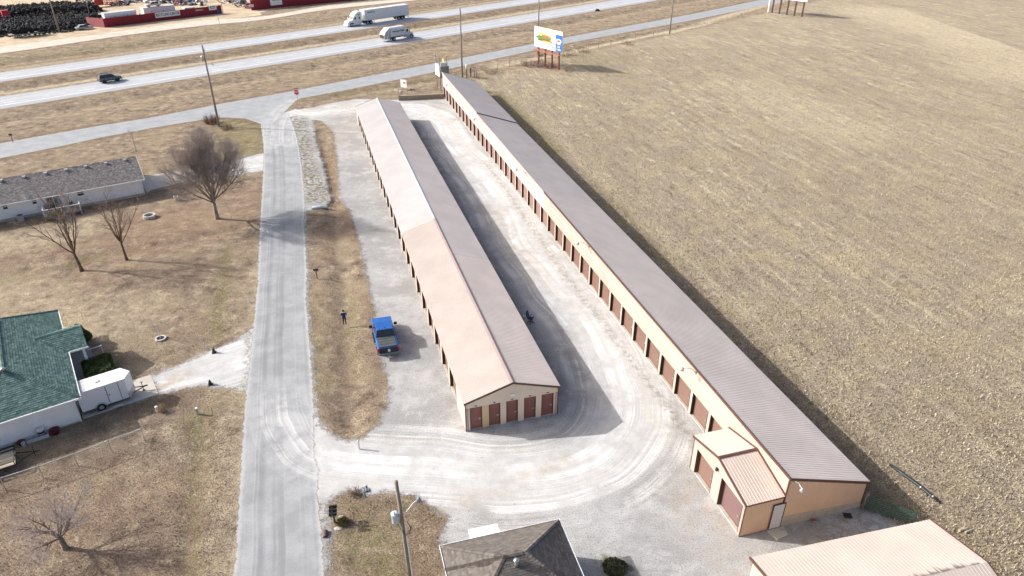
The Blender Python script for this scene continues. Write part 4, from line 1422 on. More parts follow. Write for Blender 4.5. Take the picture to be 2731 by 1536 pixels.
# ---- green-roofed house
gr = thing('green_roofed_house', 'white house with green shingle hip roof and small porch gable', 'house', (-35.43, 45.17), R(34.5))
GZ, GRZ, GXR = 2.5, 4.62, -4.0
MB().box(-8.0, 0, 0, 15.4, 0.15, 2.45).build('wall', M_SIDE, gr)
MB().box(-7.98, -0.02, 0.02, 15.38, -0.1, 0.15).build('foundation', M_CONCW, gr)
E_, Wd, S_, N_ = 0.5, -8.5, -0.35, 15.75
shingles(gr, 'roof_slope', (E_, S_, GZ), (E_, N_, GZ), (GXR, N_ - 2.8, GRZ), (GXR, S_ + 4.5, GRZ), M_SH_GREEN, 0.2, 0.33)
shingles(gr, 'roof_slope', (E_, N_, GZ), (Wd, N_, GZ), (GXR, N_ - 2.8, GRZ), (GXR, N_ - 2.8, GRZ), M_SH_GREEN, 0.2, 0.33)
shingles(gr, 'roof_slope', (Wd, S_, GZ), (E_, S_, GZ), (GXR, S_ + 4.5, GRZ), (GXR, S_ + 4.5, GRZ), M_SH_GREEN, 0.2, 0.33)
shingles(gr, 'roof_slope', (Wd, N_, GZ), (Wd, S_, GZ), (GXR, S_ + 4.5, GRZ), (GXR, N_ - 2.8, GRZ), M_SH_GREEN, 0.2, 0.33)
PX, PY, PH, PR = 2.0, 9.5, 2.2, 3.55
inx = E_ - (PR - GZ) / ((GRZ - GZ) / 4.5)
shingles(gr, 'porch_roof', (E_ + 0.03, PY - PH, GZ + 0.03), (PX, PY - PH, GZ + 0.03), (PX, PY, PR + 0.03), (inx, PY, PR + 0.03), M_SH_GREEN, 0.2, 0.33)
shingles(gr, 'porch_roof', (PX, PY + PH, GZ + 0.03), (E_ + 0.03, PY + PH, GZ + 0.03), (inx, PY, PR + 0.03), (PX, PY, PR + 0.03), M_SH_GREEN, 0.2, 0.33)
for p, q in (((E_, S_, GZ), (GXR, S_ + 4.5, GRZ)), ((Wd, S_, GZ), (GXR, S_ + 4.5, GRZ)), ((GXR, S_ + 4.5, GRZ), (GXR, N_ - 2.8, GRZ)), ((E_, N_, GZ), (GXR, N_ - 2.8, GRZ)), ((Wd, N_, GZ), (GXR, N_ - 2.8, GRZ)), ((inx, PY, PR), (PX, PY, PR))):
    ridge_caps(gr, Vector(p) + Vector((0, 0, 0.02)), Vector(q) + Vector((0, 0, 0.02)), M_SH_GREEN)
MB().prism([(PY - PH + 0.2, 2.35), (PY + PH - 0.2, 2.35), (PY, 3.35)], 'x', PX - 0.25, PX - 0.2).build('porch_gable', M_TRIMW, gr)
for b6 in ((E_ - 0.02, E_ + 0.06, S_ - 0.0, PY - PH, GZ - 0.14, GZ + 0.02), (E_ - 0.02, E_ + 0.06, PY + PH, N_, GZ - 0.14, GZ + 0.02), (Wd, E_ + 0.06, S_ - 0.1, S_ - 0.02, GZ - 0.14, GZ + 0.02), (E_ + 0.07, PX + 0.06, PY - PH - 0.08, PY - PH, GZ - 0.12, GZ + 0.04)):
    MB().box(*b6).build('gutter', M_TRIMW, gr)
MB().box(Wd, E_ + 0.06, N_ + 0.02, N_ + 0.09, GZ - 0.14, GZ + 0.02).build('gutter', M_TRIMW, gr)
MB().box(1.5, 1.72, 7.5, 7.72, 0.1, 2.45).build('porch_column', M_TRIMW, gr)
MB().box(1.5, 1.72, 11.2, 11.42, 0.1, 2.45).build('porch_column', M_TRIMW, gr)
MB().box(0.0, 2.1, 3.6, 11.8, -0.05, 0.1).build('porch_slab', paint('grey_porch_concrete', (0.30, 0.29, 0.28), 0.9, 0.1, 1.0), gr)
MB().box(0.0, 0.03, 8.4, 9.3, 0.15, 2.15).build('front_door', paint('teal_door', (0.05, 0.13, 0.14), 0.5), gr)
MB().box(1.75, 3.0, 9.75, 9.8, 0.75, 0.8).box(2.95, 3.02, 9.72, 9.84, 0, 0.85).build('porch_rail', M_TRIMW, gr)
MB().box(-0.09, 0.01, -0.08, 0.0, 0.05, 2.4).build('downspout', M_TRIMW, gr)
vv = MB().lathe([(0.16, 0), (0.14, 0.14), (0.2, 0.16), (0.2, 0.24), (0.05, 0.28)], 14).build('roof_vent', M_STEEL, gr, True)
vv.location = (GXR - 0.0, S_ + 4.1, GRZ - 0.1)

# ---- brown hip-roofed house by the near pole
BH = R(15.6)
bh = thing('hip_roofed_house', 'house with brown shingle hip roof and white entry awning, beside the near utility pole', 'house', (-4.42, 30.3), BH)
BZ, BR_, BW, BD = 2.68, 4.5, 7.72, 6.42
r0, r1, rm = BD / 2, BW - BD / 2, -BD / 2
MB().box(0.35, BW - 0.35, -BD + 0.35, -0.35, 0, BZ - 0.05).build('wall', siding('beige_lap_siding', (0.5, 0.46, 0.4)), bh)
shingles(bh, 'roof_slope', (BW, 0, BZ), (0, 0, BZ), (r0, rm, BR_), (r1, rm, BR_), M_SH_BROWN, 0.15, 0.3, 90)
shingles(bh, 'roof_slope', (BW, -BD, BZ), (BW, 0, BZ), (r1, rm, BR_), (r1, rm, BR_), M_SH_BROWN, 0.15, 0.3, 100)
shingles(bh, 'roof_slope', (0, -BD, BZ), (BW, -BD, BZ), (r1, rm, BR_), (r0, rm, BR_), M_SH_BROWN, 0.15, 0.3, 60)
shingles(bh, 'roof_slope', (0, 0, BZ), (0, -BD, BZ), (r0, rm, BR_), (r0, rm, BR_), M_SH_BROWN, 0.15, 0.3, 50)
for p, q in (((BW, 0, BZ), (r1, rm, BR_)), ((0, 0, BZ), (r0, rm, BR_)), ((BW, -BD, BZ), (r1, rm, BR_)), ((0, -BD, BZ), (r0, rm, BR_)), ((r0, rm, BR_), (r1, rm, BR_))):
    ridge_caps(bh, Vector(p) + Vector((0, 0, 0.02)), Vector(q) + Vector((0, 0, 0.02)), M_SH_BROWN)
M_GUT = paint('slate_gutter_trough', (0.16, 0.22, 0.25), 0.5, 0.1)
gt = MB()
for p, q in (((-0.07, 0.1, 0), (BW + 0.07, 0.1, 0)), ((BW + 0.1, 0.13, 0), (BW + 0.1, -BD - 0.1, 0)), ((-0.1, 0.13, 0), (-0.1, -BD - 0.1, 0))):
    gt.beam(Vector(p) + Vector((0, 0, BZ - 0.04)), Vector(q) + Vector((0, 0, BZ - 0.04)), 0.035, 0.11)
gt.build('gutter', M_TRIMW, bh)
gt = MB().box(0, BW, 0.005, 0.08, BZ - 0.08, BZ - 0.06).box(BW + 0.005, BW + 0.08, -BD, 0.08, BZ - 0.08, BZ - 0.06).box(-0.08, -0.005, -BD, 0.08, BZ - 0.08, BZ - 0.06)
gt.build('gutter_trough', M_GUT, bh)
MB().slab([(1.92, 0.12, 2.58), (3.86, 0.1, 2.58), (3.86, 1.05, 2.42), (1.92, 1.07, 2.42)], 0.05).beam((1.95, 1.0, 2.38), (1.95, 0.1, 1.8), 0.03).beam((3.83, 1.0, 2.38), (3.83, 0.1, 1.8), 0.03).build('entry_awning', M_WHITE, bh)
v2 = MB().tube([(0, 0, -0.1), (0, 0, 0.3)], 0.11, 14).lathe([(0.16, 0.3), (0.17, 0.36), (0.15, 0.44), (0.03, 0.47)], 14)
v2 = v2.build('roof_vent', M_STEEL, bh, True)
v2.location = ((Vector((0.25, 27.67)) - Vector((-4.42, 30.3))).dot(Vector((math.cos(BH), math.sin(BH)))), (Vector((0.25, 27.67)) - Vector((-4.42, 30.3))).dot(Vector((-math.sin(BH), math.cos(BH)))), 4.28)

# ---- cream metal building in the near corner
cm = thing('metal_workshop', 'cream ribbed metal building cut off by the bottom right corner', 'building', (14.15, 28.33), R(13.3))
CL, CD_, CE, CR = 12.4, 4.03, 4.0, 5.0
MB().box(0.12, CL - 0.12, -2 * CD_ + 0.1, -0.1, 0, CE - 0.03).build('wall', M_WALL_END, cm)
for sgn in (0, 1):
    y_e = 0.1 if sgn == 0 else -2 * CD_ - 0.1
    mb = MB()
    ribs(mb, 0, CL, lambda s: (s, y_e, CE), lambda s: (s, -CD_, CR), (0, 0.25 if sgn == 0 else -0.25, 1), pitch=0.23, h=0.012)
    mb.build('roof_panel', M_ROOF_CR, cm, fix=False)
    for x in (-0.04, CL + 0.04):
        MB().beam((x, y_e, CE - 0.05), (x, -CD_, CR - 0.05), 0.08, 0.17).build('rake_trim', M_TRIM, cm)
    MB().box(0, CL, min(y_e, y_e - 0.04), max(y_e, y_e - 0.04), CE - 0.13, CE - 0.012).build('eave_trim', M_TRIM, cm)
g = NT('mould_streak')
n_ = g.noise(1.0, 4, 0.7, g.pos((5, 1.2, 1), obj=True))
g.fin((0.09, 0.075, 0.065), 0.9, 0.1)
g.cut(g.mth('MULTIPLY', g.ramp(n_, 0.36, 0.5), g.attr('sd')))
st_ = MB()
for i in range(46):
    x = 6.4 + i * 0.12
    h_ = random.uniform(0.15, 0.6) * (0.4 + 0.6 * math.sin(i / 46 * 3.14))
    st_.add([(x, -CD_ + 0.02, CR + 0.03), (x + 0.1, -CD_ + 0.02, CR + 0.03), (x + 0.07, -CD_ + h_, CR - h_ / 4.03 + 0.03), (x + 0.03, -CD_ + h_, CR - h_ / 4.03 + 0.03)], [(0, 1, 2, 3)])
so = st_.build('mould_streaks', g.mat, cm)
aa = so.data.attributes.new('sd', 'FLOAT', 'POINT')
aa.data.foreach_set('value', [1.0 if i % 4 < 2 else 0.25 for i in range(len(so.data.vertices))])

# ---------------------------------------------------------------- vehicles
def wheel(parent, x, y, r, w, name='wheel', dual=False):
    s = 1 if y > 0 else -1
    M = Matrix.Translation((x, y, r)) @ Matrix.Rotation(R(-90 * s), 4, 'X')
    t = MB().lathe([(r * 0.6, -w / 2), (r * 0.93, -w / 2), (r, -w * 0.32), (r, w * 0.32), (r * 0.93, w / 2), (r * 0.6, w / 2)], 20, M, close=True)
    wobj = t.build(name, M_RUBBER, parent, True)
    rim = MB().lathe([(r * 0.61, -w * 0.3), (r * 0.61, w * 0.42), (r * 0.5, w * 0.36), (r * 0.2, w * 0.2), (r * 0.14, w * 0.38), (0.01, w * 0.4)], 14, M)
    rim.build('rim', M_ALU, wobj)
    return wobj


def arch(parent, x, y, r, w, mat=None):
    s = 1 if y > 0 else -1
    M = Matrix.Translation((x, y, r * 0.98)) @ Matrix.Rotation(R(-90 * s), 4, 'X')
    MB().lathe([(r * 1.2, -w), (r * 1.2, 0.012), (r * 1.1, 0.014), (r * 1.1, -w)], 20, M, close=True).lathe([(r * 1.12, -0.02), (r * 1.12, 0.0)], 20, M).build('wheel_arch', mat or M_BLACK, parent)


def greenhouse(parent, x0, x1, tx0, tx1, z0, z1, w0, w1, paintm, pill=0.05, roof_t=0.05):
    """glass cabin: base x0..x1, roof tx0..tx1, tapering from half width w0 to w1; painted roof and pillars on it"""
    B = [(x0, -w0, z0), (x1, -w0, z0), (x1, w0, z0), (x0, w0, z0)]
    Tp = [(tx0, -w1, z1), (tx1, -w1, z1), (tx1, w1, z1), (tx0, w1, z1)]
    MB().add(B + Tp, [(0, 1, 5, 4), (1, 2, 6, 5), (2, 3, 7, 6), (3, 0, 4, 7), (4, 5, 6, 7)]).build('cabin_glass', M_GLASS, parent)
    e = 0.03
    MB().slab([(tx0 - e, -w1 - e, z1 + roof_t), (tx1 + e, -w1 - e, z1 + roof_t), (tx1 + e, w1 + e, z1 + roof_t), (tx0 - e, w1 + e, z1 + roof_t)], roof_t + 0.01).build('roof', paintm, parent, bevel=0.03)
    pm = MB()
    for i in range(4):
        pm.beam(B[i], Tp[i], pill * 1.6, pill)
    xm, xt = (x0 + x1) / 2 - 0.1, (tx0 + tx1) / 2 - 0.05
    for s in (-1, 1):
        pm.beam((xm, s * w0, z0), (xt, s * w1, z1), pill * 1.6, pill)
    pm.build('pillar', paintm, parent)


# ---- blue pickup
M_BLUE = paint('blue_car_paint', (0.018, 0.105, 0.37), 0.25, 0.06, 1, spec=0.6)
M_RED = paint('red_lens', (0.5, 0.03, 0.04), 0.25)
pk = thing('pickup_truck', 'bright blue pickup with dark bed cover parked on the gravel by the grass strip', 'pickup', (-12.22, 56.78), R(106.3))
b = MB()
b.prism([(-2.82, 0.55), (2.72, 0.5), (2.88, 0.7), (2.86, 1.0), (2.62, 1.13), (1.3, 1.22), (-0.98, 1.22), (-2.82, 1.2)], 'y', -0.98, 0.98)
b.build('body', M_BLUE, pk, bevel=0.1)
MB().boxc((2.0, 0, 1.165), (1.0, 1.1, 0.06), ry=R(4)).build('hood_bulge', M_BLUE, pk, bevel=0.03)
greenhouse(pk, -0.98, 1.42, -0.72, 0.72, 1.2, 1.82, 0.93, 0.76, M_BLUE)
rf = MB()
for i in range(5):
    rf.box(-0.66, 0.62, -0.52 + i * 0.24, -0.44 + i * 0.24, 1.868, 1.885)
rf.build('roof_rib', M_BLUE, pk)
MB().box(-2.72, -1.02, -0.8, 0.8, 1.2, 1.255).box(-2.72, -1.02, -0.82, 0.82, 1.19, 1.2).build('bed_cover', paint('bed_cover_vinyl', (0.075, 0.085, 0.09), 0.6, 0.1), pk, bevel=0.02)
cs = MB()
for x in (-2.3, -1.87, -1.44):
    cs.box(x - 0.015, x + 0.015, -0.8, 0.8, 1.256, 1.268)
cs.build('cover_fold', M_BLACK, pk)
MB().box(-2.9, -2.83, -0.86, 0.86, 0.62, 1.17).build('tailgate', paint('shade_black_tailgate', (0.012, 0.02, 0.028), 0.4), pk, bevel=0.02)  # shade on the tailgate put into its near-black colour
MB().lathe([(0.13, 0), (0.12, 0.012)], 12, Matrix.Translation((-2.9, -0.05, 0.86)) @ Matrix.Rotation(R(-90), 4, 'Y')).box(-2.912, -2.9, -0.1, 0.06, 0.95, 1.05).build('emblem', M_WHITE, pk)
for s in (-1, 1):
    MB().box(-2.88, -2.78, s * 0.97 - 0.11, s * 0.97 + 0.06, 0.8, 1.15).build('tail_light', M_RED, pk, bevel=0.02)
    MB().box(2.72, 2.9, s * 0.75 - 0.2, s * 0.75 + 0.16, 0.8, 0.98).build('headlight', M_ALU, pk, bevel=0.03)
    mm = MB().boxc((0.95, s * 1.2, 1.3), (0.16, 0.3, 0.26)).beam((0.98, s * 0.95, 1.22), (0.95, s * 1.1, 1.26), 0.06)
    mm.build('mirror', M_BLACK, pk, bevel=0.04)
    for x in (1.85, -1.78):
        wheel(pk, x, s * 0.86, 0.41, 0.28)
        arch(pk, x, s * 0.972, 0.41, 0.3)
    MB().box(-0.6, 1.2, s * 1.03 - 0.09, s * 1.03 + 0.09, 0.42, 0.47).build('side_step', M_BLACK, pk)
MB().box(-3.02, -2.84, -0.95, 0.95, 0.5, 0.68).build('rear_bumper', paint('grey_bumper', (0.16, 0.19, 0.19), 0.4), pk, bevel=0.04)
MB().box(2.78, 2.98, -0.95, 0.95, 0.45, 0.7).build('front_bumper', paint('grey_bumper', (0, 0, 0)), pk, bevel=0.06)
MB().box(-3.25, -2.95, -0.05, 0.05, 0.4, 0.48).box(-3.35, -3.2, -0.28, 0.28, 0.36, 0.42).build('tow_hitch', M_ALU, pk)
MB().lathe([(0.02, 0), (0.05, 0.05), (0.01, 0.08)], 8, Matrix.Translation((-0.45, 0, 1.87))).build('antenna', M_BLACK, pk)

# ---- grey SUV on the highway
M_SUV = paint('slate_car_paint', (0.055, 0.08, 0.105), 0.25, 0.05, 1, spec=0.7)
sv = thing('suv', 'slate grey sport utility car driving on the near highway lanes', 'car', (-87.25, 156.1), R(43.6))
MB().prism([(-2.2, 0.45), (2.15, 0.42), (2.3, 0.62), (2.28, 0.95), (2.1, 1.04), (1.1, 1.12), (-2.2, 1.12)], 'y', -0.93, 0.93).build('body', M_SUV, sv, bevel=0.1)
greenhouse(sv, -2.15, 1.25, -1.9, 0.35, 1.1, 1.68, 0.88, 0.7, M_SUV)
MB().box(-1.8, 0.2, -0.66, -0.6, 1.75, 1.8).box(-1.8, 0.2, 0.6, 0.66, 1.75, 1.8).box(-0.1, -0.02, -0.66, 0.66, 1.8, 1.84).build('roof_rack', M_BLACK, sv)
MB().box(-2.28, -2.1, -0.9, 0.9, 0.42, 0.62).box(2.15, 2.34, -0.9, 0.9, 0.38, 0.6).build('bumper', M_BLACK, sv, bevel=0.04)
for s in (-1, 1):
    MB().box(-2.24, -2.15, s * 0.82 - 0.08, s * 0.82 + 0.08, 0.85, 1.1).build('tail_light', M_RED, sv)
    MB().box(2.15, 2.3, s * 0.7 - 0.18, s * 0.7 + 0.15, 0.78, 0.94).build('headlight', M_ALU, sv)
    MB().boxc((0.85, s * 1.04, 1.15), (0.14, 0.22, 0.16)).build('mirror', M_SUV, sv, bevel=0.03)
    MB().box(-1.3, 1.3, s * 0.93 - 0.02, s * 0.93 + 0.02, 0.4, 0.56).build('side_cladding', M_BLACK, sv)
    for x in (1.35, -1.32):
        wheel(sv, x, s * 0.82, 0.37, 0.24)
        arch(sv, x, s * 0.925, 0.37, 0.25)

# ---- white tractor and box trailer
M_TRW = paint('white_truck_paint', (0.74, 0.76, 0.77), 0.3, 0.03, 0.7, spec=0.5)
TA = R(223.5)
tc = thing('semi_tractor', 'white long-nose semi tractor with tall sleeper on the far highway lanes', 'truck', (-47.96, 221.06), TA)
MB().prism([(1.15, 0.45), (1.25, 0.9), (1.0, 1.45), (-0.35, 1.85), (-0.35, 0.75), (-1.0, 0.6)], 'y', -1.0, 1.0).build('hood', M_TRW, tc, bevel=0.15)
MB().prism([(-0.3, 0.95), (-0.35, 1.85), (-0.85, 2.65), (-1.35, 3.3), (-2.2, 3.85), (-3.3, 3.98), (-3.55, 3.8), (-3.6, 0.95)], 'y', -1.18, 1.18).build('cab', M_TRW, tc, bevel=0.14)
MB().slab([(-0.36, -1.0, 1.98), (-0.36, 1.0, 1.98), (-0.84, 0.95, 2.72), (-0.84, -0.95, 2.72)], 0.05, Vector((0.83, 0, 0.55))).build('windshield', M_GLASS, tc)
for s in (-1, 1):
    MB().prism([(-0.95, 1.9), (-1.6, 1.9), (-1.6, 2.5), (-1.15, 2.5)], 'y', s * 1.175, s * 1.195).build('door_window', M_GLASS, tc)
    MB().box(-2.95, -2.5, s * 1.185 - 0.01, s * 1.185 + 0.01, 1.9, 2.5).build('sleeper_window', M_GLASS, tc)
    MB().box(-2.9, -2.35, s * 1.185 - 0.01, s * 1.185 + 0.01, 2.95, 3.2).build('upper_window', M_GLASS, tc)
    MB().box(-3.4, -0.75, s * 1.06 - 0.1, s * 1.06 + 0.1, 0.35, 0.95).build('side_fairing', M_TRW, tc, bevel=0.04)
    MB().tube([(-3.75, s * 1.05, 0.9), (-3.75, s * 1.05, 3.7)], 0.08, 8).build('exhaust_stack', M_STEEL, tc)
    MB().boxc((-0.35, s * 1.42, 2.1), (0.15, 0.2, 0.5)).beam((-0.5, s * 1.15, 2.0), (-0.38, s * 1.4, 2.0), 0.04).build('mirror', M_TRW, tc)
    MB().box(1.0, 1.2, s * 0.85 - 0.15, s * 0.85 + 0.15, 0.85, 1.08).build('headlight', M_ALU, tc)
    wheel(tc, 0.0, s * 1.03, 0.52, 0.3)
    for x in (-5.5, -6.8):
        wheel(tc, x, s * 0.95, 0.52, 0.55)
MB().box(0.95, 1.4, -1.15, 1.15, 0.3, 0.62).build('bumper', M_TRW, tc, bevel=0.06)
MB().box(1.12, 1.22, -0.5, 0.5, 0.75, 1.35).build('grille', M_ALU, tc)
MB().box(-7.6, -0.5, -0.45, 0.45, 0.55, 0.85).box(-7.0, -5.2, -0.6, 0.6, 0.85, 1.05).build('chassis', M_BLACK, tc)
tl = thing('semi_trailer', 'long white box trailer hitched behind the white semi tractor', 'trailer', (-47.96, 221.06), TA)
MB().box(-20.7, -4.6, -1.28, 1.28, 1.18, 4.1).build('box_body', M_TRW, tl)
rb_ = MB()
for s in (-1, 1):
    for i in range(27):
        x = -20.4 + i * 0.6
        rb_.box(x - 0.02, x + 0.02, s * 1.285 - 0.006, s * 1.285 + 0.006, 1.3, 3.98)
rb_.build('side_rib', M_TRW, tl)['kind'] = 'stuff'
MB().box(-20.72, -4.58, -1.3, 1.3, 3.98, 4.08).box(-20.72, -4.58, -1.3, 1.3, 1.12, 1.3).build('rail', paint('trailer_rail', (0.55, 0.57, 0.58), 0.4), tl)
for s in (-1, 1):
    for x in (-16.9, -18.15):
        wheel(tl, x, s * 0.98, 0.5, 0.55)
    MB().tube([(-7.9, s * 0.9, 1.15), (-7.9, s * 0.9, 0.25)], 0.08, 6).boxc((-7.9, s * 0.9, 0.2), (0.3, 0.3, 0.06)).build('landing_leg', M_BLACK, tl)
    MB().box(-19.1, -18.9, s * 1.0 - 0.3, s * 1.0 + 0.3, 0.3, 1.05).build('mud_flap', M_BLACK, tl)
MB().box(-19.0, -15.9, -0.6, 0.6, 0.7, 1.1).build('bogie', M_BLACK, tl)
MB().box(-20.7, -20.6, -1.2, 1.2, 0.5, 0.62).box(-20.68, -20.6, -0.8, -0.7, 0.6, 1.15).box(-20.68, -20.6, 0.7, 0.8, 0.6, 1.15).build('underride_guard', M_BLACK, tl)
M_INK = paint('dark_lettering', (0.015, 0.02, 0.05), 0.5)
text('PERIMETER', 0.52, M_INK, tl, frame((-6.9, 1.296, 3.35), (-1, 0, 0), (0, 0, 1)), 1.05, 0.012)

# ---- refuse truck
M_GWHT = paint('refuse_white', (0.70, 0.72, 0.72), 0.45, 0.05, 1, dirt=0.35, dirtc=(0.4, 0.38, 0.35))
M_GGRY = paint('refuse_grey', (0.42, 0.41, 0.40), 0.55, 0.15, 2, dirt=0.5, dirtc=(0.2, 0.15, 0.12))
gt_ = thing('garbage_truck', 'white rear-loading garbage truck on the near highway lanes', 'truck', (-32.55, 200.58), R(42.6))
MB().prism([(1.18, 1.05), (1.22, 2.2), (1.05, 3.1), (0.6, 3.4), (-0.6, 3.4), (-1.05, 3.1), (-1.22, 2.2), (-1.18, 1.05)], 'x', -1.1, 3.75).build('body', M_GWHT, gt_, bevel=0.06)
MB().prism([(-1.1, 3.35), (-1.4, 3.35), (-2.6, 2.5), (-3.1, 1.7), (-3.0, 0.75), (-1.3, 0.45), (-1.1, 1.0)], 'y', -1.2, 1.2).build('hopper', M_GGRY, gt_, bevel=0.05)
MB().slab([(-1.45, -1.0, 3.36), (-1.45, 1.0, 3.36), (-2.62, 1.0, 2.53), (-2.62, -1.0, 2.53)], 0.06, Vector((-0.57, 0, 0.82))).build('hopper_lid', M_GWHT, gt_)
MB().box(-3.12, -2.7, -0.95, 0.95, 0.95, 1.75).build('loading_mouth', paint('rusty_black', (0.05, 0.035, 0.03), 0.8), gt_)
for s in (-1, 1):
    MB().beam((-1.25, s * 1.24, 3.2), (-2.3, s * 1.24, 0.7), 0.07, 0.2).build('lift_arm', M_GWHT, gt_)
    MB().beam((-1.1, s * 1.24, 3.1), (-1.2, s * 1.24, 0.9), 0.06, 0.18).build('side_rib', M_GGRY, gt_)
    wheel(gt_, 0.0, s * 0.95, 0.52, 0.55)
    wheel(gt_, 5.7, s * 1.02, 0.52, 0.32)
    MB().box(4.2, 4.85, s * 1.06 - 0.01, s * 1.06 + 0.01, 1.85, 2.5).build('door_window', M_GLASS, gt_)
    MB().boxc((5.0, s * 1.35, 2.1), (0.12, 0.18, 0.45)).build('mirror', M_BLACK, gt_)
    MB().box(3.3, 4.9, s * 0.95 - 0.2, s * 0.95 + 0.2, 0.5, 0.95).build('fuel_tank', M_STEEL, gt_, bevel=0.06)
    MB().lathe([(0.6, -0.18), (0.62, -0.18), (0.62, 0.18), (0.6, 0.18)], 18, Matrix.Translation((5.7, s * 1.02, 0.55)) @ Matrix.Rotation(R(90), 4, 'X'), True).build('fender', M_GWHT, gt_)
MB().prism([(3.95, 1.0), (3.95, 2.65), (4.75, 2.65), (5.05, 1.85), (5.1, 1.0)], 'y', -1.05, 1.05).build('cab', M_GWHT, gt_, bevel=0.06)
MB().slab([(5.06, -0.92, 1.9), (5.06, 0.92, 1.9), (4.79, 0.88, 2.6), (4.79, -0.88, 2.6)], 0.04, Vector((0.93, 0, 0.36))).build('windshield', M_GLASS, gt_)
MB().prism([(5.0, 0.75), (6.55, 0.7), (6.6, 1.2), (6.2, 1.6), (5.0, 1.9)], 'y', -0.8, 0.8).build('hood', M_GWHT, gt_, bevel=0.12)
MB().box(6.4, 6.75, -1.1, 1.1, 0.45, 0.72).build('bumper', M_STEEL, gt_, bevel=0.03)
MB().box(-2.8, 6.3, -0.42, 0.42, 0.6, 0.95).build('chassis', M_BLACK, gt_)
MB().tube([(3.85, -0.9, 1.0), (3.85, -0.9, 3.2)], 0.07, 8).build('exhaust_stack', M_STEEL, gt_)
MB().box(-3.25, -2.9, -1.15, 1.15, 0.5, 0.6).build('rear_step', M_GGRY, gt_)
text('Harrison Trash', 0.62, M_INK, gt_, frame((1.5, -1.235, 2.42), (1, 0, 0), (0, 0.12, 1)), 0.98, 0.014)

# ---- enclosed cargo trailer at the green-roofed house
et = thing('cargo_trailer', 'white enclosed cargo trailer with wedge nose parked against the green-roofed house', 'trailer', (-35.43, 45.17), R(34.5))
M_TWH = paint('trailer_white', (0.76, 0.78, 0.79), 0.35, 0.03, 0.8)
box_ = [(0.24, 0.56), (3.82, 0.56), (4.42, 1.48), (3.82, 2.4), (0.24, 2.4)]
MB().prism(box_, 'z', 0.42, 2.3).build('box_body', M_TWH, et)
MB().prism([(x * 1.0 + (0.02 if x > 1 else -0.02), 0.54 if y < 1 else (y if y < 2 else 2.42)) for x, y in box_], 'z', 2.3, 2.36).build('roof', M_WHITE, et, bevel=0.015)
MB().box(0.2, 0.95, 0.6, 2.36, 2.361, 2.372).build('roof_patch', paint('grey_roof_coat', (0.5, 0.5, 0.51), 0.5), et)
MB().box(1.75, 2.05, 1.3, 1.65, 2.36, 2.44).build('roof_vent', M_TWH, et, bevel=0.02)
dr = MB().box(2.35, 3.25, 0.535, 0.556, 0.55, 2.15).build('side_door', M_TWH, et)
MB().box(2.31, 2.345, 0.53, 0.558, 0.5, 2.2).box(3.25, 3.285, 0.53, 0.558, 0.5, 2.2).build('door_seal', M_BLACK, dr)
MB().boxc((2.47, 0.525, 1.3), (0.09, 0.03, 0.12)).build('latch', M_BLACK, dr)
MB().prism([(3.79, 0.53), (3.86, 0.53), (4.46, 1.48), (3.86, 2.43), (3.79, 2.43), (4.4, 1.48)], 'z', 0.42, 0.9).build('stone_guard', M_ALU, et)
wheel(et, 1.62, 0.62, 0.34, 0.22)
wheel(et, 1.62, 2.34, 0.34, 0.22)
for y in (0.5, 2.46):
    MB().lathe([(0.42, -0.13), (0.45, -0.13), (0.45, 0.13), (0.42, 0.13)], 20, Matrix.Translation((1.62, y, 0.4)) @ Matrix.Rotation(R(90), 4, 'X'), True).build('fender', M_ALU, et)
MB().box(0.24, 3.8, 0.6, 2.36, 0.32, 0.42).build('chassis', M_BLACK, et)
MB().beam((3.7, 0.9, 0.4), (5.2, 1.48, 0.42), 0.07).beam((3.7, 2.06, 0.4), (5.2, 1.48, 0.42), 0.07).box(5.15, 5.4, 1.43, 1.53, 0.38, 0.48).build('tongue', M_BLACK, et)
MB().tube([(5.0, 1.48, 0.06), (5.0, 1.48, 0.95)], 0.03, 8).beam((4.85, 1.48, 0.9), (5.15, 1.48, 0.9), 0.03).boxc((5.0, 1.48, 0.05), (0.2, 0.2, 0.04)).build('jack', M_BLACK, et)
MB().box(2.45, 3.15, 0.1, 0.4, 0.12, 0.2).box(2.5, 2.56, 0.13, 0.37, 0, 0.12).box(3.04, 3.1, 0.13, 0.37, 0, 0.12)
st0 = thing('step_stool', 'pale wooden step on the ground below the white cargo trailer door', 'step', et.matrix_basis @ Vector((2.8, 0.22, 0.03)), R(34.5))
MB().box(-0.36, 0.36, -0.15, 0.15, 0.13, 0.17).build('top', paint('pale_plank', (0.58, 0.52, 0.45), 0.8), st0)
for x in (-0.3, 0.3):
    MB().box(x - 0.03, x + 0.03, -0.13, 0.13, 0, 0.13).build('leg', paint('pale_plank', (0, 0, 0)), st0)

# ---- open flat trailer in the left corner
ft = thing('flatbed_trailer', 'small open utility trailer with plank floor at the left edge of the photo', 'trailer', at('G', 150, 278, 0.55).xy.to_3d(), R(31))
for i in range(9):
    MB().box(-3.2, 0, -0.9 + i * 0.2, -0.9 + i * 0.2 + 0.19, 0.5, 0.55).build('plank', wood('plank_%d' % (i % 3), ((0.42, 0.36, 0.26), (0.5, 0.44, 0.34), (0.38, 0.33, 0.26))[i % 3], 0.85, (1, 12, 6)), ft)
rl = MB()
for s in (-1, 1):
    rl.beam((-3.2, s * 0.95, 0.85), (0, s * 0.95, 0.85), 0.05).beam((-3.2, s * 0.95, 0.5), (0, s * 0.95, 0.5), 0.06)
    for x in (-3.15, -2.1, -1.05, -0.03):
        rl.beam((x, s * 0.95, 0.48), (x, s * 0.95, 0.87), 0.05)
rl.beam((0, -0.95, 0.85), (0, 0.95, 0.85), 0.05).beam((0, -0.95, 0.5), (0, 0.95, 0.5), 0.05).beam((0, 0, 0.5), (0, 0, 0.86), 0.04)
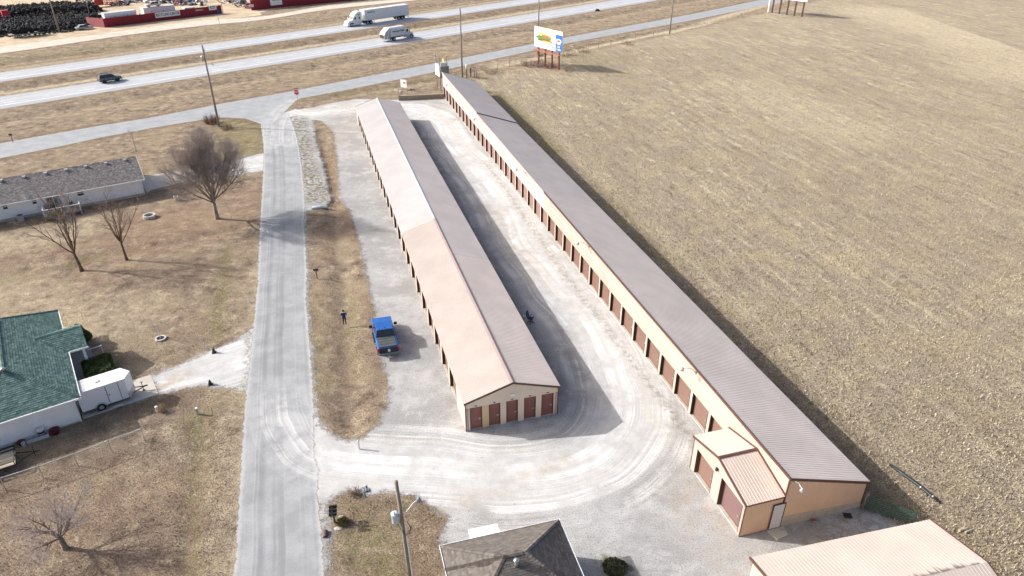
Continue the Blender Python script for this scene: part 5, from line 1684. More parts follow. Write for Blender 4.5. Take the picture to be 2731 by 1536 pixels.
rl.build('side_rail', M_BLACK, ft)
MB().beam((0, -0.6, 0.45), (1.35, 0, 0.45), 0.06).beam((0, 0.6, 0.45), (1.35, 0, 0.45), 0.06).beam((1.3, 0, 0.45), (1.6, 0, 0.45), 0.06).build('tongue', M_BLACK, ft)
MB().tube([(1.2, 0, 0.05), (1.2, 0, 0.8)], 0.03).beam((1.2, -0.35, 0.75), (1.2, 0.35, 0.75), 0.04).build('jack', M_BLACK, ft)
for s in (-1, 1):
    wheel(ft, -1.8, s * 1.1, 0.3, 0.2)
    MB().box(-2.25, -1.35, s * 1.1 - 0.12, s * 1.1 + 0.12, 0.66, 0.7).build('fender', M_WHITE, ft)

# ---- standing person
pn = thing('person', 'person in dark blue top and jeans standing on the grass strip, back turned', 'person', at('M', 515, 500).xy.to_3d(), R(4))
J = {'pel': (0, 0, 0.95), 'spine': (0, -0.01, 1.15), 'chest': (0, -0.02, 1.36), 'neck': (0, 0.0, 1.5), 'head0': (0, 0.02, 1.58), 'head1': (0, 0.03, 1.68), 'head2': (0, 0.025, 1.74)}
rad = {'pel': (0.17, 0.12), 'spine': (0.155, 0.11), 'chest': (0.18, 0.12), 'neck': (0.06, 0.06), 'head0': (0.075, 0.085), 'head1': (0.082, 0.1), 'head2': (0.05, 0.06)}
ed = [('pel', 'spine'), ('spine', 'chest'), ('chest', 'neck'), ('neck', 'head0'), ('head0', 'head1'), ('head1', 'head2')]
for s, t in ((-1, 'l'), (1, 'r')):
    J.update({t + 'hip': (s * 0.1, 0, 0.88), t + 'knee': (s * 0.11, 0.015, 0.49), t + 'ank': (s * 0.12, -0.01, 0.09), t + 'toe': (s * 0.13, 0.16, 0.035),
              t + 'sh': (s * 0.2, -0.02, 1.41), t + 'el': (s * 0.29, 0.0, 1.14), t + 'wr': (s * 0.17, 0.24, 1.12), t + 'palm': (s * 0.12, 0.31, 1.14)})
    rad.update({t + 'hip': (0.095, 0.1), t + 'knee': (0.062, 0.066), t + 'ank': (0.05, 0.055), t + 'toe': (0.045, 0.035), t + 'sh': (0.068, 0.07), t + 'el': (0.05, 0.05), t + 'wr': (0.034, 0.03), t + 'palm': (0.04, 0.022)})
    ed += [('pel', t + 'hip'), (t + 'hip', t + 'knee'), (t + 'knee', t + 'ank'), (t + 'ank', t + 'toe'), ('chest', t + 'sh'), (t + 'sh', t + 'el'), (t + 'el', t + 'wr'), (t + 'wr', t + 'palm')]
    for f, (dx, dy, dz) in enumerate(((-0.03, 0.07, 0.01), (-0.012, 0.085, 0.0), (0.008, 0.08, -0.005), (0.028, 0.065, -0.01), (-0.055, 0.01, 0.035))):
        px, py, pz = J[t + 'palm']
        a, b = '%sf%da' % (t, f), '%sf%db' % (t, f)
        J[a] = (px - s * dx * 0.8 * -1, py + dy * 0.6, pz + dz)
        J[b] = (px - s * dx * -1 - s * 0.012, py + dy, pz + dz - 0.02)
        rad[a] = rad[b] = (0.009, 0.009)
        ed += [(t + 'palm', a), (a, b)]
keys = list(J)
me = bpy.data.meshes.new('person_body')
me.from_pydata([J[q] for q in keys], [(keys.index(a), keys.index(b)) for a, b in ed], [])
po = put('body', me, pn)
sm_ = po.modifiers.new('skin', 'SKIN')
for i, q in enumerate(keys):
    me.skin_vertices[0].data[i].radius = rad[q]
    me.skin_vertices[0].data[i].use_root = (q == 'pel')
po.modifiers.new('ss', 'SUBSURF').levels = 1
po.modifiers['ss'].render_levels = 2
g = NT('clothed_body')
sx = g.n('ShaderNodeSeparateXYZ')
g.l(g.pos(obj=True), sx.inputs[0])
zz = sx.outputs[2]
nn = g.noise(6, 3, 0.6, g.pos(obj=True))
jean = g.mix(nn, (0.02, 0.03, 0.055), (0.045, 0.06, 0.09))
top_ = g.mix(nn, (0.008, 0.025, 0.075), (0.02, 0.055, 0.13))
cc = g.mix(g.mth('GREATER_THAN', zz, 0.96), jean, top_)
cc = g.mix(g.mth('LESS_THAN', zz, 0.085), cc, (0.015, 0.014, 0.013))
cc = g.mix(g.mth('GREATER_THAN', zz, 1.475), cc, (0.72, 0.73, 0.74))
cc = g.mix(g.mth('GREATER_THAN', zz, 1.515), cc, (0.42, 0.25, 0.18))
arm = g.mth('MULTIPLY', g.mth('GREATER_THAN', sx.outputs[1], 0.17), g.mth('GREATER_THAN', zz, 0.9))
cc = g.mix(arm, cc, (0.42, 0.25, 0.18))
me.materials.append(g.fin(cc, 0.85, 0.2))
MB().lathe([(0.1, -0.03), (0.105, 0.03), (0.09, 0.09), (0.04, 0.12)], 14, Matrix.Translation((0, 0.005, 1.67))).build('hair', paint('brown_hair', (0.03, 0.02, 0.014), 0.7), pn, True)
MB().boxc((0, 0.135, 1.63), (0.022, 0.03, 0.05)).boxc((-0.035, 0.115, 1.66), (0.025, 0.01, 0.012)).boxc((0.035, 0.115, 1.66), (0.025, 0.01, 0.012)).boxc((0, 0.112, 1.585), (0.05, 0.01, 0.012)).build('face', paint('face_skin', (0.36, 0.2, 0.14), 0.6), pn)
ho = thing('remote_controller', 'small dark remote control held in both hands by the person', 'controller', pn.matrix_basis @ Vector((0, 0.36, 1.13)), R(4))
MB().boxc((0, 0, 0), (0.17, 0.1, 0.035)).build('case', M_BLACK, ho, bevel=0.01)
MB().boxc((0, 0.06, 0.04), (0.14, 0.012, 0.08)).build('screen', M_GLASS, ho)

# ---------------------------------------------------------------- poles, signs, yard things
def pole(label, p, h, r0=0.17, r1=0.11, lean=(0, 0), group='utility poles', extra=True):
    o = thing('utility_pole', label, 'pole', (p[0], p[1], 0), 0, group)
    MB().tube([(0, 0, -0.3), (lean[0] * 0.5, lean[1] * 0.5, h * 0.5), (lean[0], lean[1], h)], [r0, (r0 + r1) / 2, r1], 12).build('shaft', M_POLE, o, True)
    if extra:
        MB().tube([(lean[0], lean[1], h - 0.05), (lean[0], lean[1], h + 0.28)], [0.035, 0.02], 8).build('insulator', M_STEEL, o)
        MB().boxc((0.14, 0, h - 0.9), (0.1, 0.1, 0.4)).boxc((0.25, 0, h - 0.8), (0.06, 0.06, 0.25)).build('hardware', M_STEEL, o)
    return o


def transformer(o, x, y, z, r=0.25, h=0.8):
    t = MB().lathe([(r * 0.95, 0), (r, 0.03), (r, h * 0.86), (r * 1.06, h * 0.88), (r * 1.04, h * 0.93), (r * 0.5, h)], 18, Matrix.Translation((x, y, z)))
    tr_ = t.build('transformer', paint('pale_blue_enamel', (0.48, 0.57, 0.64), 0.4, 0.05), o, True)
    MB().tube([(x, y - 0.1, z + h * 0.95), (x, y - 0.1, z + h * 1.25)], [0.05, 0.03], 8).boxc((x - 0.12, y + r, z + h * 0.5), (0.06, 0.08, 0.4)).build('bushing', M_STEEL, tr_)
    MB().boxc((x + r * 0.9, y, z + h * 0.5), (0.2, 0.12, 0.4)).build('bracket', M_STEEL, tr_)


np_ = pole('near utility pole with pale blue transformer and lamp arm, beside the brown hip-roofed house', (-6.22, 28.95), 9.6, 0.14, 0.112, (-0.28, 0.05), extra=False)
transformer(np_, -0.55, 0.0, 6.4, 0.22, 0.75)
MB().tube([(-0.15, 0, 6.9), (0.1, 0.1, 7.1), (0.5, 0.35, 7.55), (0.75, 0.5, 7.7)], 0.028, 8).build('lamp_arm', M_WHITE, np_, True)
MB().lathe([(0.05, 0.16), (0.1, 0.08), (0.1, 0.0), (0.17, -0.12), (0.02, -0.14)], 12, Matrix.Translation((0.82, 0.55, 7.66))).build('lamp_head', paint('slate_lamp', (0.25, 0.28, 0.32), 0.4), np_, True)
MB().tube([(0.12, -0.08, 0), (0.0, -0.08, 6.2)], 0.035, 8).build('conduit', M_WHITE, np_)
MB().tube([(-0.5, -0.05, 6.4), (-0.2, -0.2, 5.9), (0.0, -0.16, 5.4), (0.3, 0.0, 5.9), (0.1, 0.05, 6.4)], 0.02, 6).tube([(-0.45, -0.1, 6.4), (-0.1, -0.2, 5.6), (0.2, -0.1, 5.5), (0.35, 0.1, 6.0)], 0.016, 6).build('cable_loop', M_BLACK, np_)
rp = pole('tall wooden utility pole at the corner of the side road and frontage road', (-52.28, 124.35), 14.0, 0.2, 0.12)
MB().lathe([(0.22, 0), (0.22, 0.8), (0.1, 0.9)], 14, Matrix.Translation((-0.45, 0.1, 11.4))).build('transformer', M_STEEL, rp, True)
MB().boxc((0.7, 0, 10.9), (0.9, 0.05, 0.06)).lathe([(0.12, 0), (0.16, -0.14)], 10, Matrix.Translation((1.15, 0, 10.85))).build('lamp_arm', M_STEEL, rp)
pole('bare wooden utility pole just behind the far end of the longest storage building', (-10.98, 159.5), 14.5, 0.19, 0.12)
pole('wooden utility pole rising behind the burger billboard', (6.5, 183.0), 14.5, 0.19, 0.12)
pole('wooden utility pole between the frontage road and the field, right of the billboard', (44.4, 209.25), 14.0, 0.19, 0.12)
pole('pale utility pole standing in front of the tyre heaps', (-128.49, 211.19), 11.0, 0.24, 0.15)
pole('thin grey pole standing between the tyre heaps and the red fence', tuple(at('A', 888, 172)[:2]), 7.5, 0.15, 0.1)
pole('slim dark pole at the far end of the red fence', tuple(at('A', 2188, 132)[:2]), 4.6, 0.1, 0.09, extra=False)

# stop sign
ss = thing('stop_sign', 'red octagonal stop sign with green street name blade at the junction', 'sign', (-42.05, 139.25), 0)
MB().beam((0, 0, -0.2), (0, 0, 2.95), 0.06).build('post', M_STEEL, ss)
oc = [(0.5 * math.cos(R(22.5 + 45 * i)) / math.cos(R(22.5)), 0.5 * math.sin(R(22.5 + 45 * i)) / math.cos(R(22.5))) for i in range(8)]
pl = MB().prism([(a, 2.15 + b) for a, b in oc], 'y', -0.06, -0.04).build('plate', M_WHITE, ss)
MB().prism([(a * 0.93, 2.15 + b * 0.93) for a, b in oc], 'y', -0.068, -0.06).build('red_face', paint('stop_red', (0.62, 0.015, 0.035), 0.4, 0.04), pl)
text('STOP', 0.44, M_WHITE, pl, frame((0, -0.074, 2.15), (1, 0, 0), (0, 0, 1)), 0.9, 0.008)
MB().boxc((0, 0, 2.85), (0.7, 0.02, 0.17)).build('street_blade', paint('sign_green', (0.02, 0.2, 0.1), 0.4), ss)

# big white double sign behind the long building
wsg = thing('roadside_sign', 'tall V-shaped white sign board on wooden posts behind the longest storage building', 'sign', (-15.72, 150.57), 0)
q1, q2 = Vector((0, 0, 0)), Vector((0.88, -2.03, 0))
q3 = at('B', 2172, 545, 7.0) - Vector((-15.72, 150.57, 7.0))
q3 = Vector((q3.x, q3.y, 0))
for q, h in ((q1, 6.95), (q2, 6.9), (q3, 6.9), (q3 * 0.5 + q1 * 0.5 + Vector((0.3, 1.0, 0)), 4.2)):
    MB().tube([q, q + Vector((0, 0, h))], [0.1, 0.075], 8).build('post', M_POST, wsg)
off1 = Vector((-0.12, -0.05, 0))
MB().slab([q1 + off1 + Vector((-0.1, 0.25, 5.2)), q1 + off1 + Vector((-0.1, 0.25, 2.85)), q2 + off1 + Vector((0.05, -0.1, 2.85)), q2 + off1 + Vector((0.05, -0.1, 5.2))], 0.05).build('sign_panel', M_WHITE, wsg)
dq = (q3 - q2).normalized()
MB().slab([q2 + dq * 0.2 + Vector((0, 0.05, 4.9)), q2 + dq * 0.2 + Vector((0, 0.05, 2.6)), q3 + dq * 0.4 + Vector((0, 0.05, 2.6)), q3 + dq * 0.4 + Vector((0, 0.05, 4.9))], 0.05).build('sign_panel', paint('weathered_plywood', (0.20, 0.23, 0.23), 0.8, 0.15), wsg)
MB().slab([q2 + dq * 0.3 + Vector((0.0, -0.02, 5.6)), q2 + dq * 0.3 + Vector((0, -0.02, 4.95)), q3 + Vector((0, -0.02, 4.95)), q3 + Vector((0, -0.02, 5.6))], 0.04).build('sign_panel', paint('pale_grey_board', (0.5, 0.53, 0.53), 0.6), wsg)
yd = thing('warning_sign', 'yellow diamond road sign beside the frontage road', 'sign', (-15.55, 164.84), R(-70))
MB().beam((0, 0, -0.1), (0, 0, 3.0), 0.06).build('post', M_STEEL, yd)
MB().prism([(0, 2.0), (0.6, 2.6), (0, 3.2), (-0.6, 2.6)], 'y', -0.05, -0.03).build('plate', paint('sign_yellow', (0.75, 0.62, 0.12), 0.4, 0.05), yd)
# small white sign
sws = thing('yard_sign', 'small white board sign on two posts among rocks near the low wall', 'sign', (-22.5, 149.15), R(-27))
for x in (-0.6, 0.6):
    MB().beam((x, 0, 0), (x, 0, 1.9), 0.08).build('post', paint('pink_post', (0.5, 0.36, 0.32), 0.7), sws)
MB().box(-0.75, 0.75, -0.08, -0.045, 0.55, 2.15).build('board', M_WHITE, sws)
MB().box(-0.05, 0.5, -0.09, -0.081, 1.4, 1.62).build('lettering', M_INK, sws)
rk_m = paint('pale_rock', (0.48, 0.43, 0.39), 0.9, 0.2, 2)
def rock(label, p, s, group=None, name='rock', mat=None, rz=0.0):
    mb = MB()
    rr = random.Random(int(p[0] * 100) + int(p[1] * 10))
    mb.lathe([(0.3, 0), (0.5, 0.12), (0.48, 0.3), (0.3, 0.48), (0.05, 0.55)], 9)
    mb.v = [(x * (1 + rr.uniform(-0.2, 0.2)), y * (1 + rr.uniform(-0.2, 0.2)), z * (1 + rr.uniform(-0.15, 0.15))) for x, y, z in mb.v]
    o = tag(mb.build(name, mat or rk_m), label, 'rock', group)
    o.location = (p[0], p[1], -0.03)
    o.scale = s
    o.rotation_euler = (0, 0, rz)
    return o
for i, (dx, dy) in enumerate(((-1.4, -0.9), (-1.0, -1.3), (-0.5, -1.6), (-1.7, -0.5), (1.3, 0.2), (1.7, 0.5))):
    rock('pale rock in the cluster left of the small white board sign' if i < 4 else 'pale rock just right of the small white board sign', (-22.5 + dx, 149.15 + dy), (0.8, 0.6, 0.7), 'rocks round the small sign', rz=i)
# low wall
lw = thing('retaining_wall', 'low brown concrete wall joining the far end of the longest storage building', 'wall', (-22.22, 141.22), math.atan2(1.49, 8.6))
MB().box(0, 8.75, 0, 0.25, -0.1, 0.85).build('wall_body', paint('brown_concrete', (0.27, 0.22, 0.17), 0.9, 0.15, 1.0, dirt=0.3), lw)
MB().box(-0.04, 8.7, -0.04, 0.3, 0.85, 0.93).build('coping', paint('brown_coping', (0.36, 0.31, 0.25), 0.9, 0.12, 1), lw)
MB().box(-0.3, 0.0, -0.08, 0.3, -0.1, 1.0).build('end_pier', paint('brown_concrete', (0, 0, 0)), lw)

# burger billboard
BL, BRt = at('C', 1013, 250, 8.55), at('C', 1288, 320, 8.4)
bd = (BRt - BL).xy.normalized()
ba_ = math.atan2(bd.y, bd.x)
blen = (BRt - BL).xy.length
M_RPOST = paint('red_brown_post', (0.20, 0.045, 0.035), 0.7, 0.15, 2)
bb = thing('billboard', 'white burger restaurant billboard with blue right panel on red posts', 'billboard', (BL.x, BL.y), ba_)
BZ0, BZ1 = 4.0, 8.5
MB().box(0, blen, 0.0, 0.12, BZ0, BZ1).build('panel', M_WHITE, bb)
for i in range(4):
    x = blen * (0.14 + 0.245 * i)
    MB().box(x - 0.14, x + 0.14, 0.13, 0.43, -0.2, BZ1 - 0.3).build('post', M_RPOST, bb)
for x0_, x1_ in ((0.3, blen * 0.5), (blen * 0.52, blen * 0.97)):
    MB().box(x0_, x1_, -0.75, 0.1, 3.32, 3.42).build('catwalk', paint('rusty_plank', (0.36, 0.13, 0.08), 0.8, 0.15, 1), bb)
MB().box(blen * 0.77, blen - 0.02, -0.012, 0.0, BZ0 + 0.02, BZ1 - 0.8).build('blue_panel', paint('billboard_blue', (0.01, 0.13, 0.5), 0.5, 0.04), bb)
M_YEL = paint('billboard_yellow', (0.78, 0.68, 0.16), 0.5, 0.04)
Fb = lambda x, z: frame((x, -0.018, z), (1, 0, 0), (0, 0, 1))
text("'S RESTAURANT", 0.95, M_YEL, bb, Fb(blen * 0.52, BZ1 - 0.48), blen * 0.92 / 7.2, 0.02)
for i, s in enumerate(('Next', 'Left', '1 Mile')):
    text(s, 0.62, M_YEL, bb, Fb(blen * 0.88, BZ0 + 1.75 - 0.62 * i), 1.0, 0.012)
def blob(x, z, rx, rz, mat, y, n=14, jag=0.0, rot=0.0):
    pts = []
    for i in range(n):
        a = 2 * math.pi * i / n
        j = 1 + (jag if i % 2 else -jag)
        px, pz = rx * j * math.cos(a), rz * j * math.sin(a)
        pts.append((x + px * math.cos(rot) - pz * math.sin(rot), z + px * math.sin(rot) + pz * math.cos(rot)))
    return MB().prism(pts, 'y', y - 0.004, y)
L_ = blen
bun = paint('bun_print', (0.72, 0.45, 0.16), 0.6, 0.15, 3)
blob(L_ * 0.36, 6.75, L_ * 0.24, 0.62, None, -0.006).build('bun_print', bun, bb)
blob(L_ * 0.34, 6.25, L_ * 0.30, 0.5, None, -0.012, 26, 0.16).build('lettuce_print', paint('lettuce_print', (0.07, 0.22, 0.05), 0.6, 0.3, 4), bb)
blob(L_ * 0.45, 6.65, L_ * 0.17, 0.26, None, -0.017, rot=-0.08).build('tomato_print', paint('tomato_print', (0.5, 0.1, 0.05), 0.6, 0.25, 3), bb)
blob(L_ * 0.38, 5.72, L_ * 0.28, 0.3, None, -0.017, 18, 0.06).build('patty_print', paint('patty_print', (0.2, 0.08, 0.035), 0.7, 0.3, 3), bb)
blob(L_ * 0.46, 5.48, L_ * 0.2, 0.24, None, -0.021).build('bun_print', bun, bb)
blob(L_ * 0.88, 6.35, L_ * 0.095, 0.5, None, -0.017, 18).build('logo_oval', M_WHITE, bb)
blob(L_ * 0.88, 6.35, L_ * 0.06, 0.26, None, -0.022, 12, 0.15).build('logo_red', paint('logo_red', (0.6, 0.07, 0.05), 0.5), bb)
MB().box(L_ * 0.05, L_ * 0.52, -0.008, 0.0, BZ0 + 0.3, BZ0 + 0.6).build('small_print', paint('grey_print', (0.5, 0.55, 0.62), 0.6, 0.3, 12), bb)
MB().boxc((L_ * 0.69, -0.01, BZ0 + 0.7), (0.7, 0.008, 0.22), ry=R(-30)).build('small_print', M_INK, bb)

# second billboard, seen from behind its legs at the top edge
f2 = [at('D', *p) for p in ((605, 100), (838, 132))]
b2 = thing('billboard', 'billboard on brown posts at the top edge, only its white lower edge in view', 'billboard', (f2[0].x, f2[0].y), math.atan2(f2[1].y - f2[0].y, f2[1].x - f2[0].x))
bl2 = (f2[1] - f2[0]).length
M_BPOST = paint('dark_brown_post', (0.10, 0.045, 0.035), 0.7, 0.15, 2)
for i in range(5):
    x = bl2 * i / 4
    MB().box(x - 0.2, x + 0.2, 0.1, 0.5, -0.2, 8.0).build('post', M_BPOST, b2)
MB().box(-1.5, -1.2, 0.1, 0.4, -0.2, 8.0).build('post', M_WHITE, b2)
MB().box(-1.5, bl2 + 1.0, -0.08, 0.08, 4.5, 8.8).build('panel', M_WHITE, b2)

# wire fence along the field, T posts
fp = xy('C', (470, 775), (650, 690), (770, 655), (890, 625), (1080, 600), (1300, 560), (1410, 520), (1520, 500), (1640, 470), (1760, 440), (1880, 410), (2000, 385), (2180, 350), (2338, 325)) + [(58, 222), (72, 236), (86, 250)]
wf = thing('wire_fence', 'thin wire fence on small steel posts along the top of the field', 'fence', (fp[0][0], fp[0][1]), 0)
for x, y in fp:
    MB().beam((x - fp[0][0], y - fp[0][1], 0), (x - fp[0][0], y - fp[0][1], 1.35), 0.06).build('post', paint('rusty_post', (0.16, 0.11, 0.085), 0.8), wf)
for z in (0.45, 0.85, 1.2):
    MB().tube([(x - fp[0][0], y - fp[0][1], z) for x, y in fp], 0.006, 3).build('wire', M_STEEL, wf)

# gas riser group behind the long building
gm_ = thing('gas_riser', 'white capped gas riser and pipe stubs behind the far end of the longest storage building', 'riser', at('C', 345, 757), 0.3)
for x, y, h, m in ((0, 0, 1.7, M_POST), (0.25, 0.6, 2.4, M_STEEL), (1.1, 0.3, 1.9, M_BLACK), (1.7, -0.8, 1.5, M_POST), (2.0, -1.4, 1.4, M_POST)):
    MB().tube([(x, y, 0), (x, y, h)], 0.13, 8).build('pipe', m, gm_)
MB().tube([(0, 0, 0.5), (0.9, 0.2, 0.5), (1.7, -0.8, 0.45)], 0.05, 6).build('crossbar', M_POST, gm_)
MB().lathe([(0.2, 2.0), (0.22, 2.4), (0.2, 2.9), (0.05, 3.0)], 10, Matrix.Translation((0.25, 0.6, -0.3))).build('cap', M_WHITE, gm_, True)

# mail boxes
def mailbox(o, loc, rz, mat):
    b_ = MB().prism([(-0.09, 0), (0.09, 0), (0.09, 0.11), (0.064, 0.175), (0, 0.2), (-0.064, 0.175), (-0.09, 0.11)], 'x', -0.27, 0.27, Matrix.Translation(loc) @ Matrix.Rotation(rz, 4, 'Z'))
    x = b_.build('mailbox', mat, o)
    MB().box(-0.13, -0.02, -0.1, -0.095, 0.08, 0.11, Matrix.Translation(loc) @ Matrix.Rotation(rz, 4, 'Z')).build('flag', M_ALU, x)
    return x
M_MB = paint('black_mailbox', (0.02, 0.02, 0.022), 0.45, 0.15)
mc = at('H', 1057, 805, 1.2)
m3 = thing('mailbox_cluster', 'three black mailboxes side by side on one wooden post beside the side road', 'mailbox', (mc.x, mc.y), R(12))
for i in (-1, 0, 1):
    mailbox(m3, (0, i * 0.34, 1.12), 0, M_MB)
MB().box(-0.22, 0.22, -0.5, 0.5, 1.08, 1.12).build('shelf', M_POST, m3)
MB().box(-0.06, 0.06, -0.06, 0.06, -0.1, 1.08).build('post', wood('green_post', (0.12, 0.13, 0.09), 0.9), m3)
rock('flat pale stone at the foot of the three mailboxes', at('H', 1112, 985), (0.6, 0.35, 0.25))
rock('small pale stone lying behind the three mailboxes', at('H', 1140, 872), (0.45, 0.25, 0.3))
m1p = at('U', 1302, 1412, 1.15)
m1 = thing('mailbox', 'single black mailbox on a post beside the side road, opposite the long lawn', 'mailbox', (m1p.x, m1p.y), R(8))
mailbox(m1, (0, 0, 1.08), 0, M_MB)
MB().box(-0.05, 0.05, -0.05, 0.05, -0.1, 1.08).build('post', M_POST, m1)
MB().box(-0.25, 0.25, -0.12, 0.12, 1.04, 1.08).build('shelf', M_POST, m1)

# culvert end in the ditch
cv = at('U', 1395, 358)
co_ = thing('culvert_end', 'pale flared steel culvert end in the ditch beside the side road', 'pipe', (cv.x, cv.y, -0.1), R(185))
hb = MB()
vs, fs = [], []
for i, (x, r, op) in enumerate(((0, 0.24, 0.0), (0.35, 0.25, 0.1), (0.9, 0.36, 0.75), (1.2, 0.46, 1.0))):
    for j in range(11):
        a = R(-20 - op * 10) + (math.pi + R(40 + op * 20)) * j / 10
        a = -a if False else a
        zc = 0.26 - 0.05 * op
        vs.append((x, r * math.cos(a), zc + r * math.sin(a) * (1 - 0.55 * op)))
for i in range(3):
    for j in range(10):
        fs.append((i * 11 + j, i * 11 + j + 1, (i + 1) * 11 + j + 1, (i + 1) * 11 + j))
hb.add(vs, fs).build('flare', paint('pale_galvanised', (0.55, 0.60, 0.62), 0.45), co_, True, fix=False)
MB().tube([(-0.9, 0, 0.2), (0.05, 0, 0.25)], 0.23, 14, False).build('pipe', M_STEEL, co_, True)

# lawn things on the left
fr = at('E', 1467, 735)
ring = thing('fire_ring', 'round concrete fire ring with black inside on the brown lawn', 'fire pit', (fr.x, fr.y), 0)
for i in range(14):
    a = 2 * math.pi * i / 14
    MB().boxc((0.68 * math.cos(a), 0.68 * math.sin(a), 0.2), (0.22, 0.29, 0.4), rz=a).build('block', paint('pale_block%d' % (i % 3), ((0.5, 0.48, 0.45), (0.56, 0.54, 0.5), (0.45, 0.43, 0.4))[i % 3], 0.9, 0.12), ring, bevel=0.02)
MB().lathe([(0.56, 0.0), (0.56, 0.05), (0.01, 0.08)], 16).build('ash', paint('ash_black', (0.012, 0.012, 0.012), 0.95), ring)
ch = at('E', 1735, 580)
oc_ = thing('plastic_chair', 'white plastic chair tipped over on the lawn beside the large bare tree', 'chair', (ch.x, ch.y, 0.02), R(-60))
oc_.rotation_euler = (R(-92), 0, R(25))
oc_.location.z = 0.45
MB().box(-0.25, 0.25, -0.24, 0.24, 0.4, 0.44).build('seat', M_WHITE, oc_, bevel=0.01)
MB().box(-0.25, 0.25, 0.2, 0.25, 0.44, 0.95).build('backrest', M_WHITE, oc_, bevel=0.01)
for sx in (-0.23, 0.23):
    for sy in (-0.22, 0.22):
        MB().beam((sx, sy, 0.4), (sx * 1.1, sy * 1.15, 0.0), 0.06).build('leg', M_WHITE, oc_)
    MB().beam((sx * 1.1, -0.22, 0.66), (sx * 1.1, 0.24, 0.66), 0.05).beam((sx * 1.1, -0.22, 0.42), (sx * 1.1, -0.22, 0.66), 0.05).build('armrest', M_WHITE, oc_)
fq = at('F', 1577, 478)
fl = thing('yard_post', 'leaning white yard post standing in a round stone planter on the lawn', 'post', (fq.x, fq.y), 0)
for i in range(16):
    a = 2 * math.pi * i / 16
    MB().boxc((0.43 * math.cos(a), 0.43 * math.sin(a), 0.07), (0.16, 0.165, 0.15), rz=a).build('planter_block', paint('pale_block%d' % (i % 3), (0, 0, 0)), fl)
MB().lathe([(0.36, 0.0), (0.36, 0.07), (0.01, 0.1)], 14).build('soil', paint('dark_soil', (0.02, 0.017, 0.014), 0.95), fl)
MB().tube([(0, 0, 0.05), (-0.13, 0.03, 1.65)], 0.035, 8).lathe([(0.06, 1.62), (0.06, 1.7), (0.01, 1.74)], 8, Matrix.Translation((-0.13, 0.03, 0))).build('post', M_WHITE, fl)
wb = at('F', 1545, 1192)
o = thing('utility_stub', 'white capped pipe stub beside a dry grass tuft near the cargo trailer', 'pipe', (wb.x, wb.y), 0)
MB().tube([(0, 0, 0), (0, 0, 0.5)], 0.1, 12).build('pipe', M_WHITE, o)
MB().lathe([(0.12, 0.5), (0.12, 0.56), (0.02, 0.58)], 12).build('cap', M_WHITE, o)
wb = at('F', 1942, 1217)
o = thing('cable_pedestal', 'pale green cable pedestal on the lawn near the side road', 'pedestal', (wb.x, wb.y), 0.3)
MB().box(-0.09, 0.09, -0.09, 0.09, 0, 0.62).build('cabinet', paint('pedestal_green', (0.40, 0.47, 0.42), 0.5), o, bevel=0.02)
MB().box(-0.1, 0.1, -0.1, 0.1, 0.62, 0.7).build('cap', M_WHITE, o, bevel=0.03)
wb = at('F', 2090, 1232)
o = thing('marker_stake', 'thin dark stake next to the pale green cable pedestal', 'stake', (wb.x, wb.y), 0)
MB().beam((0, 0, 0), (0.03, 0, 0.85), 0.025).build('rod', M_BLACK, o)
MB().boxc((0.03, 0, 0.8), (0.05, 0.01, 0.1)).build('tab', M_BLACK, o)
for lab, p in (('black cone marker on the far edge of the gravel driveway of the green-roofed house', at('F', 2100, 612)), ('black cone marker on the near edge of the gravel driveway of the green-roofed house', at('F', 2065, 927))):
    o = thing('cone_marker', lab, 'marker', (p.x, p.y), 0.4, 'driveway markers')
    MB().lathe([(0.17, 0.0), (0.16, 0.05), (0.13, 0.3), (0.02, 0.58)], 10).build('cone', M_BLACK, o)
    MB().boxc((0, 0, 0.02), (0.4, 0.4, 0.04)).build('base', M_BLACK, o)
sp_ = at('A', 130, 1398)
o = thing('marker_post', 'small dark marker plate on a post beside the frontage road at the left edge', 'sign', (sp_.x, sp_.y), 0)
MB().beam((0, 0, 0), (0, 0, 1.6), 0.06).build('post', M_BLACK, o)
MB().box(-0.3, 0.3, -0.05, -0.02, 1.2, 1.55).build('plate', paint('dark_plate', (0.06, 0.05, 0.05), 0.6), o)
sp_ = at('A', 2155, 240)
o = thing('marker_post', 'thin white marker post beside the pale gravel road below the red fence', 'post', (sp_.x, sp_.y), 0)
MB().beam((0, 0, 0), (-0.1, 0, 1.9), 0.07).build('post', M_STEEL, o)
MB().boxc((-0.1, -0.03, 1.7), (0.28, 0.03, 0.5)).build('plate', M_WHITE, o)
sp_ = at('H', 1318, 205)
o = thing('steel_stub', 'short grey steel stub at the tip of the grass strip', 'pipe', (sp_.x, sp_.y), 0)
MB().tube([(0, 0, 0), (0, 0, 0.75)], 0.06, 8).build('pipe', M_STEEL, o)
MB().lathe([(0.09, 0.75), (0.09, 0.85), (0.02, 0.9)], 8).build('cap', M_STEEL, o)

